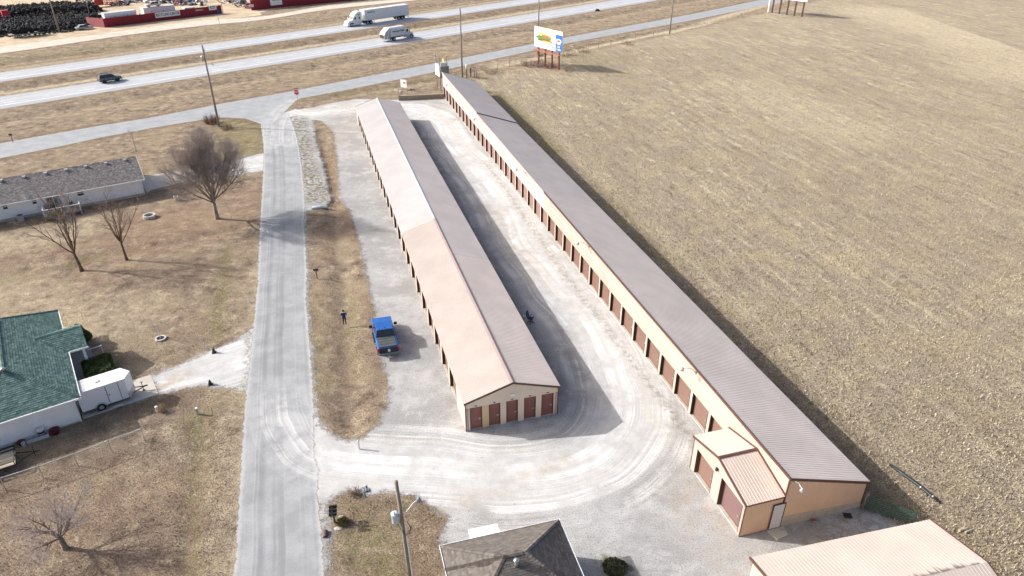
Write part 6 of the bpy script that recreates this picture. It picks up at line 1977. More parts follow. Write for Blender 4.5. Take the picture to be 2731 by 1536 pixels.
# chain-link fence
cps = [at('G', *p) for p in ((1422, 122), (1102, 240), (765, 372), (430, 492), (60, 610))]
dv = (cps[-1] - cps[-2])
cps += [cps[-1] + dv, cps[-1] + dv * 2]
cf = thing('chain_link_fence', 'low chain link fence across the lawn below the green-roofed house', 'fence', (cps[0].x, cps[0].y), 0)
lc = [p - cps[0] for p in cps]
for p in lc:
    MB().tube([p, p + Vector((0, 0, 1.28))], 0.032, 8).lathe([(0.04, 1.27), (0.03, 1.32), (0.005, 1.35)], 8, Matrix.Translation(p)).build('post', M_STEEL, cf)
MB().tube([p + Vector((0, 0, 1.24)) for p in lc], 0.03, 8).build('top_rail', paint('pale_zinc', (0.55, 0.55, 0.55), 0.5), cf)
wm = MB()
Lf = sum((lc[i + 1] - lc[i]).length for i in range(len(lc) - 1))
def along(s):
    for i in range(len(lc) - 1):
        l = (lc[i + 1] - lc[i]).length
        if s <= l:
            return lc[i].lerp(lc[i + 1], s / l)
        s -= l
    return lc[-1]
s = -1.2
while s < Lf:
    for sg in (1, -1):
        a, b = s, s + 1.2
        za, zb = (0.03, 1.23) if sg > 0 else (1.23, 0.03)
        if a < 0:
            za += (zb - za) * (-a / 1.2)
            a = 0
        if b > Lf:
            continue
        wm.tube([along(a) + Vector((0, 0, za)), along((a + b) / 2) + Vector((0, 0, (za + zb) / 2)), along(b) + Vector((0, 0, zb))], 0.0028, 3, False)
    s += 0.085
wm.build('wire_mesh', M_STEEL, cf)['kind'] = 'stuff'

# tube gate, pipe, odds and ends by the end wall
ga, gb = Vector((24.96, 35.77, 0)), Vector((27.72, 34.35, 0))
gd = gb - ga
M_GGN = paint('gate_green', (0.022, 0.095, 0.07), 0.45, 0.1)
gt2 = thing('tube_gate', 'green tubular farm gate leaning from the end of the longest storage building', 'gate', ga, math.atan2(gd.y, gd.x))
gl = gd.length
for z in (0.12, 0.3, 0.48, 0.67, 0.86, 1.05, 1.24):
    MB().tube([(0, 0, z), (gl, 0, z - 0.08)], 0.03, 8).build('rail', M_GGN, gt2)
for x in (0, gl / 2, gl):
    MB().tube([(x, 0, 0.1), (x, 0, 1.22)], 0.026, 8).build('upright', M_GGN, gt2)
o = thing('gate_post', 'thick grey wooden post where the green gate meets the tan wall', 'post', uvw(25.35, -15.75), 0.2)
MB().tube([(0, 0, -0.1), (0, 0, 1.45)], [0.13, 0.12], 10).build('shaft', M_POST, o)
MB().boxc((0.12, 0, 1.1), (0.1, 0.05, 0.06)).build('hinge', M_STEEL, o)
pa, pb = at('K', 1265, 360, 0.13), at('K', 1750, 730, 0.1)
o = thing('drain_pipe', 'long black drain pipe lying in the grass beside the longest storage building', 'pipe', (pa.x, pa.y), 0)
pm_ = pa.lerp(pb, 0.55) + Vector((0.08, 0.05, 0))
loc_ = [q - Vector((pa.x, pa.y, 0)) for q in (pa, pa.lerp(pm_, 0.5), pm_, pm_.lerp(pb, 0.6), pb)]
MB().tube(loc_, [0.12, 0.125, 0.125, 0.115, 0.09], 12).build('pipe', paint('black_pipe', (0.025, 0.03, 0.035), 0.45, 0.15), o, True)
for t in (0.62, 0.86):
    c0 = pa.lerp(pb, t) - Vector((pa.x, pa.y, 0)) + Vector((0.04, 0.03, 0))
    d0 = (pb - pa).normalized() * 0.03
    MB().tube([c0 - d0, c0 + d0], 0.128, 12).build('band', M_ALU, o)
wl = wood('pale_log', (0.42, 0.37, 0.27), 0.9)
p = at('K', 1985, 1003)
o = thing('log', 'two short pale logs lying in the field near the bottom right', 'log', (p.x, p.y), 0.2)
MB().tube([(-0.4, 0, 0.1), (0.3, 0.05, 0.1)], 0.1, 9).build('log_piece', wl, o)
MB().tube([(-0.1, -0.22, 0.08), (0.45, -0.12, 0.08)], 0.08, 9).build('log_piece', wl, o)
p = at('K', 843, 858)
tag(MB().prism([(-0.3, -0.2), (0.27, -0.26), (0.3, 0.2), (-0.26, 0.24)], 'z', 0, 0.03).build('rubber_mat', M_RUBBER), 'black square rubber mat on the gravel below the tan end wall', 'mat').location = (p.x, p.y, 0.008)
p = at('K', 505, 917)
o = thing('cinder_block', 'rusty cinder block on the gravel against the tan end wall', 'block', (p.x, p.y), R(12))
cbm = paint('rusty_block', (0.28, 0.2, 0.16), 0.9, 0.2)
MB().box(-0.2, 0.2, -0.1, -0.07, 0, 0.19).box(-0.2, 0.2, 0.07, 0.1, 0, 0.19).build('face_shell', cbm, o)
MB().box(-0.2, -0.16, -0.07, 0.07, 0, 0.19).box(-0.02, 0.02, -0.07, 0.07, 0, 0.19).box(0.16, 0.2, -0.07, 0.07, 0, 0.19).build('web', cbm, o)
stp = MB().prism([uv2(17.45, V0 - 0.06), uv2(18.75, V0 - 0.06), uv2(18.7, V0 - 0.75), uv2(17.7, V0 - 0.95)], 'z', -0.03, 0.1)
tag(stp.build('door_step', M_CONC, bevel=0.02), 'grey concrete step below the pale blue door', 'step')
p = at('J', 1240, 1375)
tag(MB().boxc((0, 0, 0.06), (0.45, 0.2, 0.12)).build('paving_block', M_CONCW, bevel=0.02), 'small concrete block beside the grey door step', 'block').location = (p.x, p.y, 0)

# office chair and desk in the alley
M_NAVY = paint('navy_fabric', (0.012, 0.04, 0.13), 0.85, 0.15, 3)
oc2 = thing('office_chair', 'blue office chair on casters standing in the shaded alley', 'chair', (1.87, 60.15), R(-25))
MB().box(-0.26, 0.26, -0.26, 0.26, 0.44, 0.54).build('seat', M_NAVY, oc2, bevel=0.05)
bk = MB().prism([(-0.24, 0.0), (0.24, 0.0), (0.27, 0.35), (0.22, 0.7), (-0.22, 0.7), (-0.27, 0.35)], 'x', -0.05, 0.05, Matrix.Translation((-0.27, 0, 0.55)) @ Matrix.Rotation(R(-14), 4, 'Y'))
bk.build('backrest', M_NAVY, oc2, bevel=0.04)
for s in (-1, 1):
    MB().tube([(-0.2, s * 0.3, 0.5), (-0.15, s * 0.31, 0.74), (0.15, s * 0.31, 0.74), (0.2, s * 0.28, 0.5)], 0.025, 8).build('armrest', M_BLACK, oc2)
MB().tube([(0, 0, 0.1), (0, 0, 0.44)], 0.035, 8).build('gas_lift', M_BLACK, oc2)
for i in range(5):
    a = 2 * math.pi * i / 5
    lg = MB().beam((0, 0, 0.12), (0.32 * math.cos(a), 0.32 * math.sin(a), 0.08), 0.05).build('leg', paint('dark_wood_leg', (0.06, 0.035, 0.02), 0.5), oc2)
    MB().lathe([(0.03, -0.02), (0.03, 0.02)], 8, Matrix.Translation((0.33 * math.cos(a), 0.33 * math.sin(a), 0.032)) @ Matrix.Rotation(R(90), 4, 'X')).build('caster', M_BLACK, lg)
M_OAK = wood('oak_veneer', (0.38, 0.22, 0.1), 0.6, (2, 14, 14))
dk2 = thing('desk', 'oak desk pushed against the shaded side of the gabled storage building', 'desk', uvw(8.35, 18.35), BA)
MB().box(-0.45, 0.38, -0.6, 0.6, 0.72, 0.76).build('desktop', M_OAK, dk2)
for y in (-0.57, 0.54):
    MB().box(-0.42, 0.34, y, y + 0.03, 0, 0.72).build('side_panel', M_OAK, dk2)
MB().box(-0.38, 0.32, -0.54, -0.2, 0.1, 0.72).build('drawer_unit', wood('dark_oak', (0.22, 0.11, 0.045), 0.6), dk2)
p = at('R', 225, 1020)
tag(MB().prism([(-0.13, 0), (0.13, 0), (0.12, 0.3), (-0.12, 0.3)], 'y', -0.09, 0.09).build('paper_box', paint('pale_card', (0.55, 0.53, 0.46), 0.8)), 'small pale carton standing on the gravel beyond the blue office chair', 'box').location = (p.x, p.y, 0)
p = at('R', 237, 1165)
tag(MB().prism([(-0.1, 0), (0.1, 0), (0.07, 0.22), (-0.05, 0.26)], 'y', -0.07, 0.07).build('plastic_bag', M_WHITE, bevel=0.03), 'small white bag between the desk and the blue office chair', 'bag').location = (p.x, p.y, 0)

# clutter along the green-roofed house
M_DRED = paint('dark_red_plastic', (0.13, 0.012, 0.016), 0.4, 0.1)
GM = gr.matrix_basis
def glp(x, y):
    return GM @ Vector((x, y, 0))
tb = thing('plastic_tub', 'large dark red tub beside the white wall of the green-roofed house', 'tub', glp(-1.95, -0.45), 0)
MB().lathe([(0.26, 0), (0.36, 0.42), (0.39, 0.44), (0.39, 0.4), (0.33, 0.38), (0.24, 0.05), (0.01, 0.05)], 18).build('shell', M_DRED, tb, True)
MB().tube([(0.36, -0.08, 0.4), (0.43, 0, 0.38), (0.36, 0.08, 0.4)], 0.015, 6).build('handle', M_DRED, tb)
tb = thing('plastic_tub', 'small dark red tub near the tongue of the plank-floored trailer', 'tub', glp(-4.3, -0.4), 0)
MB().lathe([(0.2, 0), (0.28, 0.3), (0.3, 0.32), (0.26, 0.28), (0.18, 0.04), (0.01, 0.04)], 16).build('shell', M_DRED, tb, True)
MB().tube([(0.27, -0.08, 0.28), (0.33, 0, 0.26), (0.27, 0.08, 0.28)], 0.012, 6).build('handle', M_DRED, tb)
bk_ = thing('bucket', 'white bucket beside the small dark red tub', 'bucket', glp(-4.15, -0.75), 0)
MB().lathe([(0.12, 0), (0.15, 0.34), (0.16, 0.35), (0.14, 0.33), (0.11, 0.03), (0.01, 0.03)], 14).build('shell', M_WHITE, bk_, True)
MB().tube([(0.15, 0, 0.33), (0.12, 0.12, 0.4), (0, 0.17, 0.42), (-0.12, 0.12, 0.4), (-0.15, 0, 0.33)], 0.006, 5).build('handle', M_STEEL, bk_)
lb = thing('window_well_box', 'long grey metal planter box along the white wall of the green-roofed house', 'planter', glp(-3.1, -0.42), R(34.5))
MB().box(-0.85, 0.7, -0.2, -0.17, 0, 0.3).box(-0.85, 0.7, 0.17, 0.2, 0, 0.3).box(-0.85, -0.82, -0.17, 0.17, 0, 0.3).box(0.67, 0.7, -0.17, 0.17, 0, 0.3).build('shell', paint('pale_steel_box', (0.5, 0.5, 0.5), 0.6, 0.15), lb)
MB().box(-0.82, 0.67, -0.17, 0.17, 0, 0.16).build('soil', paint('grey_gravel_fill', (0.3, 0.29, 0.28), 0.9, 0.2, 8), lb)
gp_ = thing('kettle_grill', 'black grill with pale cover standing in the grey planter box', 'grill', glp(-2.85, -0.3), R(20))
MB().lathe([(0.08, 0.35), (0.27, 0.5), (0.3, 0.65), (0.28, 0.66)], 14).build('bowl', M_BLACK, gp_, True)
MB().lathe([(0.3, 0.67), (0.27, 0.82), (0.12, 0.93), (0.02, 0.95)], 14).build('lid', paint('pale_grill_cover', (0.62, 0.62, 0.6), 0.5), gp_, True)
for i in range(3):
    a = 2 * math.pi * i / 3
    MB().tube([(0.2 * math.cos(a), 0.2 * math.sin(a), 0.5), (0.32 * math.cos(a), 0.32 * math.sin(a), 0.0)], 0.018, 6).build('leg', M_BLACK, gp_)
for i in range(3):
    o = tag(MB().boxc((0, 0, 0.12 + 0.0), (1.6, 0.12, 0.05)).build('rail_bar', (M_STEEL, M_BLACK, M_ALU)[i]), ('grey metal bar stacked behind the plank-floored trailer', 'dark metal bar stacked behind the plank-floored trailer', 'bright metal bar stacked behind the plank-floored trailer')[i], 'bar')
    o.location = glp(-5.6, -0.25 - i * 0.18) + Vector((0, 0, 0.05 * (2 - i)))
    o.rotation_euler = (0, 0, R(34.5 + i))
p = at('H', 985, 1040)
o = thing('drain_pipe_end', 'rusty round pipe end at the gravel edge below the three mailboxes', 'pipe', (p.x, p.y, 0.05), R(100))
MB().lathe([(0.16, -0.3), (0.16, 0.25), (0.13, 0.25), (0.13, -0.3)], 14, Matrix.Rotation(R(85), 4, 'Y'), True).build('pipe', paint('rusty_pipe', (0.12, 0.07, 0.05), 0.8, 0.2), o)
MB().lathe([(0.13, -0.1), (0.01, -0.1)], 14, Matrix.Rotation(R(85), 4, 'Y')).build('pipe_bore', M_BLACK, o)
p = at('C', 1632, 108)
o = thing('tyre_tread', 'dark strip of shed tyre tread lying at the highway edge', 'debris', (p.x, p.y), 0.7)
MB().tube([(-0.9, 0, 0.1), (-0.3, 0.15, 0.45), (0.3, -0.1, 0.3), (1.0, 0.1, 0.08)], [0.25, 0.35, 0.3, 0.15], 6).build('tread', M_RUBBER, o)
p = at('H', 1375, 605)
o = thing('tarp_scrap', 'crumpled grey tarp scrap at the tip of the mailbox lawn', 'tarp', (p.x, p.y, 0.0), 0.4)
tm = MB()
n_ = 7
tm.add([(-0.22 + 0.45 * i / (n_ - 1), -0.25 + 0.5 * j / (n_ - 1), 0.02 + random.random() * 0.16) for i in range(n_) for j in range(n_)], [(i * n_ + j, (i + 1) * n_ + j, (i + 1) * n_ + j + 1, i * n_ + j + 1) for i in range(n_ - 1) for j in range(n_ - 1)])
tm.build('sheet', paint('slate_tarp', (0.2, 0.22, 0.24), 0.5, 0.15, 3), o)

# ---------------------------------------------------------------- trees and shrubs
def bark(name, c):
    g = NT(name)
    n = g.noise(1.0, 4, 0.65, g.pos((7, 7, 1.5)))
    return g.fin(g.mix(g.ramp(n, 0.3, 0.7), k(c, 0.6), k(c, 1.3)), 0.95, 0.1)


M_BARK1 = bark('grey_bark', (0.30, 0.25, 0.215))
M_TWIG1 = bark('mauve_twigs', (0.37, 0.315, 0.285))
M_BARK2 = bark('brown_bark', (0.17, 0.115, 0.08))
M_TWIG2 = bark('brown_twigs', (0.34, 0.25, 0.205))
M_BARK3 = bark('ash_bark', (0.24, 0.195, 0.165))
M_TWIG3 = bark('pale_twigs', (0.55, 0.48, 0.44))


def bare_tree(label, p, spec, seed, mt, mtw, group='bare trees on the left lawns', lean=(0, 0), trunk=None):
    """spec: list of levels (count, length, angle range deg, radius, up-pull)"""
    rr = random.Random(seed)
    o = thing('bare_tree', label, 'tree', (p[0], p[1], 0), 0, group)
    trunk_mb, limb, twig = MB(), MB(), MB()
    th, r0 = trunk
    tp = [Vector((0, 0, -0.2)), Vector((lean[0] * 0.2, lean[1] * 0.2, th * 0.15)), Vector((lean[0] * 0.6, lean[1] * 0.6, th * 0.6)), Vector((lean[0], lean[1], th))]
    trunk_mb.tube(tp, [r0 * 1.5, r0 * 1.1, r0 * 0.9, r0 * 0.8], 12)

    def grow(start, dirv, length, rad, lev):
        cnt, ln, (a0, a1), rd, pull = spec[lev]
        nseg = 5 if lev == 0 else (4 if lev == 1 else 3 if lev == 2 else 2)
        pts, rads = [start], [rad]
        d = dirv.normalized()
        for i in range(nseg):
            w = 0.16 + 0.04 * lev
            d = (d + Vector((rr.uniform(-w, w), rr.uniform(-w, w), rr.uniform(-w, w) * 0.5 + pull))).normalized()
            pts.append(pts[-1] + d * (length / nseg))
            rads.append(max(0.004, rad * (1 - 0.78 * (i + 1) / nseg)))
        (limb if lev < 2 else twig).tube(pts, rads, (8, 6, 4, 3, 3)[lev], False)
        if lev + 1 < len(spec):
            c2, l2, (b0, b1), rd2, _ = spec[lev + 1]
            for j in range(c2):
                t = 0.22 + 0.78 * (j + rr.random()) / c2
                f = t * nseg
                i = min(nseg - 1, int(f))
                q = pts[i].lerp(pts[i + 1], f - i)
                ax = (pts[i + 1] - pts[i]).normalized()
                perp = ax.orthogonal().normalized()
                perp.rotate(Matrix.Rotation(rr.uniform(0, 6.283), 3, ax))
                an = R(rr.uniform(b0, b1))
                dd = ax * math.cos(an) + perp * math.sin(an)
                grow(q, dd, l2 * rr.uniform(0.65, 1.2) * (1.12 - 0.55 * t), min(rd2, rads[i] * 0.7), lev + 1)

    cnt, ln, (a0, a1), rd, pull = spec[0]
    for i in range(cnt):
        az = 2 * math.pi * (i + rr.uniform(-0.3, 0.3)) / cnt * 1.0 + seed
        an = R(a0 + (a1 - a0) * ((i * 0.618) % 1.0))
        t = 0.62 + 0.38 * ((i * 0.37) % 1.0)
        s_ = tp[2].lerp(tp[3], t)
        grow(s_, Vector((math.sin(an) * math.cos(az), math.sin(an) * math.sin(az), math.cos(an))), ln * rr.uniform(0.85, 1.1), rd, 0)
    trunk_mb.build('trunk', mt, o, True)
    limb.build('limbs', mt, o, True, fix=False)
    cr = twig.build('crown', mtw, o, False, fix=False)
    return o


p = at('E', 2132, 748)
bare_tree('largest bare tree, with a dense mauve-grey crown beside the side road', p, [(16, 7.0, (4, 62), 0.105, 0.085), (15, 3.1, (16, 46), 0.04, 0.06), (12, 1.7, (18, 46), 0.016, 0.05), (7, 0.95, (18, 50), 0.011, 0.04)], 3, M_BARK1, M_TWIG1, trunk=(2.6, 0.24))
p = at('E', 803, 1250)
bare_tree('open bare tree in front of the ranch house deck, leaning slightly left', p, [(7, 6.6, (7, 40), 0.085, 0.06), (8, 2.4, (22, 46), 0.036, 0.05), (7, 1.2, (22, 50), 0.014, 0.04), (4, 0.6, (20, 50), 0.0075, 0.03)], 11, M_BARK2, M_TWIG1, lean=(-0.35, 0.1), trunk=(2.3, 0.17))
p = at('E', 1245, 1152)
bare_tree('slender bare tree with reddish low twigs, between the deck tree and the fire ring', p, [(8, 5.4, (7, 46), 0.065, 0.06), (7, 2.0, (24, 48), 0.03, 0.05), (6, 1.05, (22, 50), 0.012, 0.03), (4, 0.55, (20, 50), 0.007, 0.02)], 5, M_BARK2, M_TWIG2, lean=(-0.15, 0.1), trunk=(2.4, 0.14))
p = at('G', 645, 1178)
bare_tree('low spreading bare tree near the bottom left corner', p, [(7, 2.8, (18, 68), 0.085, 0.05), (9, 1.5, (24, 56), 0.036, 0.04), (8, 0.85, (24, 56), 0.013, 0.03), (5, 0.45, (20, 55), 0.006, 0.02)], 21, M_BARK3, M_TWIG3, lean=(-0.1, 0.05), trunk=(1.1, 0.17))
p = at('E', 1318, 128)
sapl = bare_tree('thin bare sapling just beyond the right end of the ranch house roof', (p[0] - 0.6, p[1] + 2.0), [(5, 1.6, (10, 30), 0.02, 0.06), (5, 0.7, (20, 45), 0.01, 0.04), (3, 0.4, (20, 45), 0.006, 0.03)], 8, M_BARK1, M_TWIG1, trunk=(2.2, 0.05))


def brush(label, p, r, h, n, mat, seed, group=None, name='dry_shrub', cat='shrub'):
    """leafless shrub: fans of thin forked stems"""
    rr = random.Random(seed)
    o = thing(name, label, cat, (p[0], p[1], 0), 0, group)
    mb, tw = MB(), MB()
    for i in range(n):
        a = rr.uniform(0, 6.283)
        rad = r * math.sqrt(rr.random())
        b = Vector((rad * 0.55 * math.cos(a), rad * 0.55 * math.sin(a), 0))
        t = Vector((rad * math.cos(a), rad * math.sin(a), h * rr.uniform(0.55, 1.05) * (1 - 0.45 * (rad / r) ** 2)))
        mid_ = b.lerp(t, 0.5) + Vector((rr.uniform(-.1, .1), rr.uniform(-.1, .1), 0))
        mb.tube([b, mid_, t], [0.014, 0.01, 0.005], 3, False)
        for j in range(4):
            q = mid_.lerp(t, rr.random())
            tw.tube([q, q + Vector((rr.uniform(-.3, .3), rr.uniform(-.3, .3), rr.uniform(0.05, .3))) * min(1, h)], [0.007, 0.004], 3, False)
    mb.build('stems', mat, o, fix=False)
    tw.build('twigs', mat, o, fix=False)['kind'] = 'stuff'
    return o


M_RTWIG = bark('red_twigs', (0.17, 0.07, 0.06))
M_DTWIG = bark('tan_stems', (0.26, 0.18, 0.12))
M_PTWIG = bark('plum_stems', (0.20, 0.115, 0.10))
p = at('A', 2075, 1210)
brush('reddish leafless shrub at the foot of the corner utility pole', p, 1.7, 1.9, 190, M_RTWIG, 1)
p = at('A', 2230, 1270)
brush('low reddish shrub beside the shrub at the corner utility pole', p, 1.4, 0.9, 90, M_RTWIG, 2)
for i, (q, r, h, n) in enumerate((((960, 650), 2.6, 1.6, 130), ((1090, 655), 2.4, 1.5, 130), ((1190, 670), 2.2, 1.5, 110), ((590, 715), 2.0, 1.3, 80), ((1350, 700), 1.8, 1.0, 70), ((1340, 550), 2.6, 1.6, 90), ((1500, 510), 2.2, 1.5, 80), ((1930, 440), 2.4, 1.1, 70))):
    lab = ('plum-coloured brush under the left posts of the burger billboard', 'plum-coloured brush under the middle posts of the burger billboard', 'plum-coloured brush under the right posts of the burger billboard', 'dry brush clump between the bare pole and the billboard', 'dry brush clump on the ground just right of the billboard posts',
           'dry brush along the wire fence just right of the billboard', 'dry brush along the wire fence, second clump right of the billboard', 'low brown weeds along the wire fence short of the next pole')[i]
    brush(lab, at('C', *q), r, h, n, M_PTWIG if i < 3 else M_DTWIG, 30 + i, 'brush along the field fence')
p = at('F', 1590, 1190)
brush('dry ornamental grass tuft beside the white pipe stub', p, 0.42, 0.8, 45, bark('straw', (0.5, 0.39, 0.23)), 60, None, 'grass_tuft', 'grass')
p = at('H', 1275, 640)
brush('small dry weed clump at the tip of the mailbox lawn', p, 0.55, 0.45, 60, M_DTWIG, 61, None, 'grass_tuft', 'grass')
p = at('H', 1155, 935)
brush('green-brown grass clump behind the mailbox post', p, 0.5, 0.4, 200, bark('olive_grass', (0.15, 0.125, 0.045)), 62, None, 'grass_tuft', 'grass')


def leafy(label, loc, rz, shape, n, mat, leaf=0.07, seed=1, cat='shrub', name='evergreen_shrub'):
    """evergreen: leaf faces spread through the outer volume, over a dark core of stems"""
    rr = random.Random(seed)
    o = thing(name, label, cat, loc, rz)
    vs, fs, tn = [], [], []
    for i in range(n):
        c, nn_ = shape(rr)
        c, nn_ = Vector(c), Vector(nn_).normalized()
        d = (nn_ + Vector((rr.uniform(-1, 1), rr.uniform(-1, 1), rr.uniform(-.6, 1))) * 0.9).normalized()
        a = d.orthogonal().normalized()
        a.rotate(Matrix.Rotation(rr.uniform(0, 6.28), 3, d))
        b = d.cross(a)
        s = leaf * rr.uniform(0.6, 1.3)
        k0 = len(vs)
        vs += [c - a * s - b * s * .5, c + a * s - b * s * .5, c + a * s * .8 + b * s * .6, c - a * s * .8 + b * s * .6]
        fs.append((k0, k0 + 1, k0 + 2, k0 + 3))
        tn.append(rr.random())
    me = bpy.data.meshes.new('foliage')
    me.from_pydata([tuple(v) for v in vs], [], fs)
    at_ = me.attributes.new('tone', 'FLOAT', 'FACE')
    at_.data.foreach_set('value', tn)
    me.materials.append(mat)
    put('foliage', me, o)
    return o


def leaf_mat(name, c1, c2):
    g = NT(name)
    a = g.attr('tone')
    n = g.noise(1.3, 3, 0.6, g.pos(obj=True))
    cc = g.mix(a, c1, c2)
    cc = g.mix(g.mth('MULTIPLY', g.ramp(n, 0.4, 0.65), 0.4), cc, k(c2, 1.25))
    return g.fin(cc, 0.7, 0.25)


M_HEDGE = leaf_mat('hedge_leaf', (0.018, 0.032, 0.006), (0.055, 0.08, 0.015))


def box_shape(x0, x1, y0, y1, h):
    def f(rr):
        x, y = rr.uniform(x0, x1), rr.uniform(y0, y1)
        e = min(x - x0, x1 - x, y - y0, y1 - y)
        top_ = h * (0.8 + 0.2 * min(1, e / 0.3)) + 0.07 * math.sin(x * 5) * math.cos(y * 4.3)
        if rr.random() < 0.6:
            z, nn_ = top_ * rr.uniform(0.85, 1.03), (0, 0, 1)
        else:
            sx = rr.choice((0, 1, 2, 3))
            z = rr.uniform(0.05, top_)
            if sx < 2:
                x = (x0, x1)[sx] + rr.uniform(-0.05, 0.12) * (1 if sx == 0 else -1)
                nn_ = ((-1, 1)[sx], 0, 0.2)
            else:
                y = (y0, y1)[sx - 2] + rr.uniform(-0.05, 0.12) * (1 if sx == 2 else -1)
                nn_ = (0, (-1, 1)[sx - 2], 0.2)
        return (x, y, z), nn_
    return f


def ball_shape(r, h):
    def f(rr):
        a, u = rr.uniform(0, 6.283), rr.uniform(-0.35, 1)
        s = math.sqrt(1 - u * u) if u > 0 else math.sqrt(1 - u * u)
        q = rr.uniform(0.78, 1.05) * (1 + 0.12 * math.sin(a * 3 + u * 4))
        return (r * s * math.cos(a) * q, r * s * math.sin(a) * q, h * 0.35 + h * 0.62 * u * q), (s * math.cos(a), s * math.sin(a), u)
    return f


hd = leafy('square dark green clipped hedge behind the white cargo trailer', GM @ Vector((2.25, 6.15, 0)), R(34.5), box_shape(-1.15, 1.2, -1.5, 1.5, 1.15), 15000, M_HEDGE, 0.055, 2, 'hedge', 'hedge')
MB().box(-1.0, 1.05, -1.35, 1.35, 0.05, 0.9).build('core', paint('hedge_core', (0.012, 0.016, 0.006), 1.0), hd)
sh = leafy('rounded dark evergreen shrub at the north corner of the green roof', GM @ Vector((1.35, 12.6, 0)), 0, ball_shape(1.05, 2.0), 8000, M_HEDGE, 0.055, 4)
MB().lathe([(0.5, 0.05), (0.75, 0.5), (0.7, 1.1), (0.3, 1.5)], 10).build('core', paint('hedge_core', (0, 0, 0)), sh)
M_OLIVE = leaf_mat('olive_leaf', (0.07, 0.075, 0.04), (0.17, 0.165, 0.10))
leafy('loose grey-green shrub in front of the ranch house deck', gh.matrix_basis @ Vector((-11.1, -2.9, 0)), 0, ball_shape(0.95, 1.5), 2600, M_OLIVE, 0.06, 6)
M_WEED = leaf_mat('weed_leaf', (0.012, 0.016, 0.008), (0.10, 0.105, 0.05))
p = at('I', 1800, 1390)
leafy('dark weedy shrub on the gravel right of the brown hip-roofed house', (p.x, p.y, 0), 0, ball_shape(0.75, 0.6), 2200, M_WEED, 0.05, 8)
M_YBUSH = leaf_mat('yellow_leaf', (0.10, 0.10, 0.02), (0.24, 0.21, 0.07))
leafy('small yellow-green bush growing beside the clipped hedge', GM @ Vector((2.95, 4.35, 0)), 0, ball_shape(0.5, 0.8), 900, M_YBUSH, 0.05, 9)

# ---------------------------------------------------------------- recycling yard across the highway
def corr_fence(o, L, h, mat, pitch=0.5):
    mb = MB()
    ribs(mb, 0, L, lambda s: (s, 0, 0.0), lambda s: (s, 0, h), (0, -1, 0), pitch=pitch, h=0.05, flat=0.55)
    mb.build('fence_sheet', mat, o, fix=False)
    for i in range(int(L / 3.5) + 1):
        x = min(L - 0.05, i * 3.5 + 0.05)
        MB().box(x - 0.06, x + 0.06, 0.02, 0.14, -0.2, h + 0.35).build('post', paint('rust_post', (0.12, 0.07, 0.06), 0.8), o)


M_REDF = paint('red_fence_steel', (0.235, 0.012, 0.024), 0.55, 0.1, 0.6, dirt=0.2, dirtc=(0.14, 0.02, 0.025))
M_REDL = paint('rose_fence_steel', (0.36, 0.06, 0.075), 0.5, 0.12, 0.8)
A0, A1, A2 = Vector((-119.43, 218.95, 0)), Vector((-93.72, 243.68, 0)), Vector((-125.62, 221.37, 0))
fd = A1 - A0
rf1 = thing('red_fence', 'long dark red corrugated metal fence carrying the recycling center sign', 'fence', A0, math.atan2(fd.y, fd.x))
FL, FH = fd.length, 2.5
corr_fence(rf1, FL, FH, M_REDF)
def fence_sign(o, x0, x1, z0, z1, lines, name='sign', mat=None, ink=None):
    s_ = MB().box(x0, x1, -0.16, -0.08, z0, z1).build(name, mat or M_WHITE, o)
    for (t, sz, zz, sx) in lines:
        text(t, sz, ink or M_INK, s_, frame(((x0 + x1) / 2, -0.165, zz), (1, 0, 0), (0, 0, 1)), sx, 0.02)
    return s_
fence_sign(rf1, FL * 0.415, FL * 0.625, 0.95, 2.42, [('RECYCLING CENTER', 1.15, 1.68, 0.66)])
fence_sign(rf1, FL * 0.885, FL * 0.955, 1.35, 2.7, [('BROWN', 0.5, 2.3, 0.9), ('RECYCLING', 0.3, 1.85, 0.9)])
fence_sign(rf1, FL * 0.755, FL * 0.835, 1.5, 2.1, [('BROWN', 0.5, 1.8, 0.95)], mat=paint('dusty_red_board', (0.3, 0.12, 0.13), 0.6), ink=paint('silver_lettering', (0.55, 0.56, 0.58), 0.5))
d2 = A2 - A0
rf2 = thing('red_fence', 'short rose red corrugated return of the fence beside the tyre heaps', 'fence', A2, math.atan2(-d2.y, -d2.x))
mb = MB()
prof = []
hz_ = 0.0
for i in range(11):
    prof += [(0.0, i * 0.24), (0.0, i * 0.24 + 0.15), (0.06, i * 0.24 + 0.19)]
vs = []
for o_, z in prof:
    vs += [(0, -o_, z), (d2.length, -o_, z)]
mb.add(vs, [(2 * i, 2 * i + 1, 2 * i + 3, 2 * i + 2) for i in range(len(prof) - 1)])
mb.build('fence_sheet', M_REDL, rf2, fix=False)
MB().box(0, 0.15, 0.02, 0.15, -0.2, 2.7).build('post', M_RPOST, rf2)
bar = at('A', 2140, 135)
o = thing('barrel', 'blue steel barrel standing against the far end of the red fence', 'barrel', (bar.x, bar.y), 0)
MB().lathe([(0.42, 0), (0.44, 0.05), (0.42, 0.4), (0.44, 0.43), (0.42, 0.46), (0.42, 0.85), (0.44, 0.9), (0.44, 1.15), (0.4, 1.16)], 18).build('drum', paint('barrel_blue', (0.03, 0.1, 0.3), 0.45), o)
MB().lathe([(0.05, 1.16), (0.05, 1.2)], 8, Matrix.Translation((0.2, 0, 0))).build('bung', M_BLACK, o)
C0, C1 = Vector((-85.97, 249.24, 0)), Vector((-43.0, 282.0, 0))
fd2 = C1 - C0
rf3 = thing('red_fence', 'dark red corrugated fence at the top edge, right of the yard entrance', 'fence', C0, math.atan2(fd2.y, fd2.x))
corr_fence(rf3, fd2.length, 3.2, M_REDF)
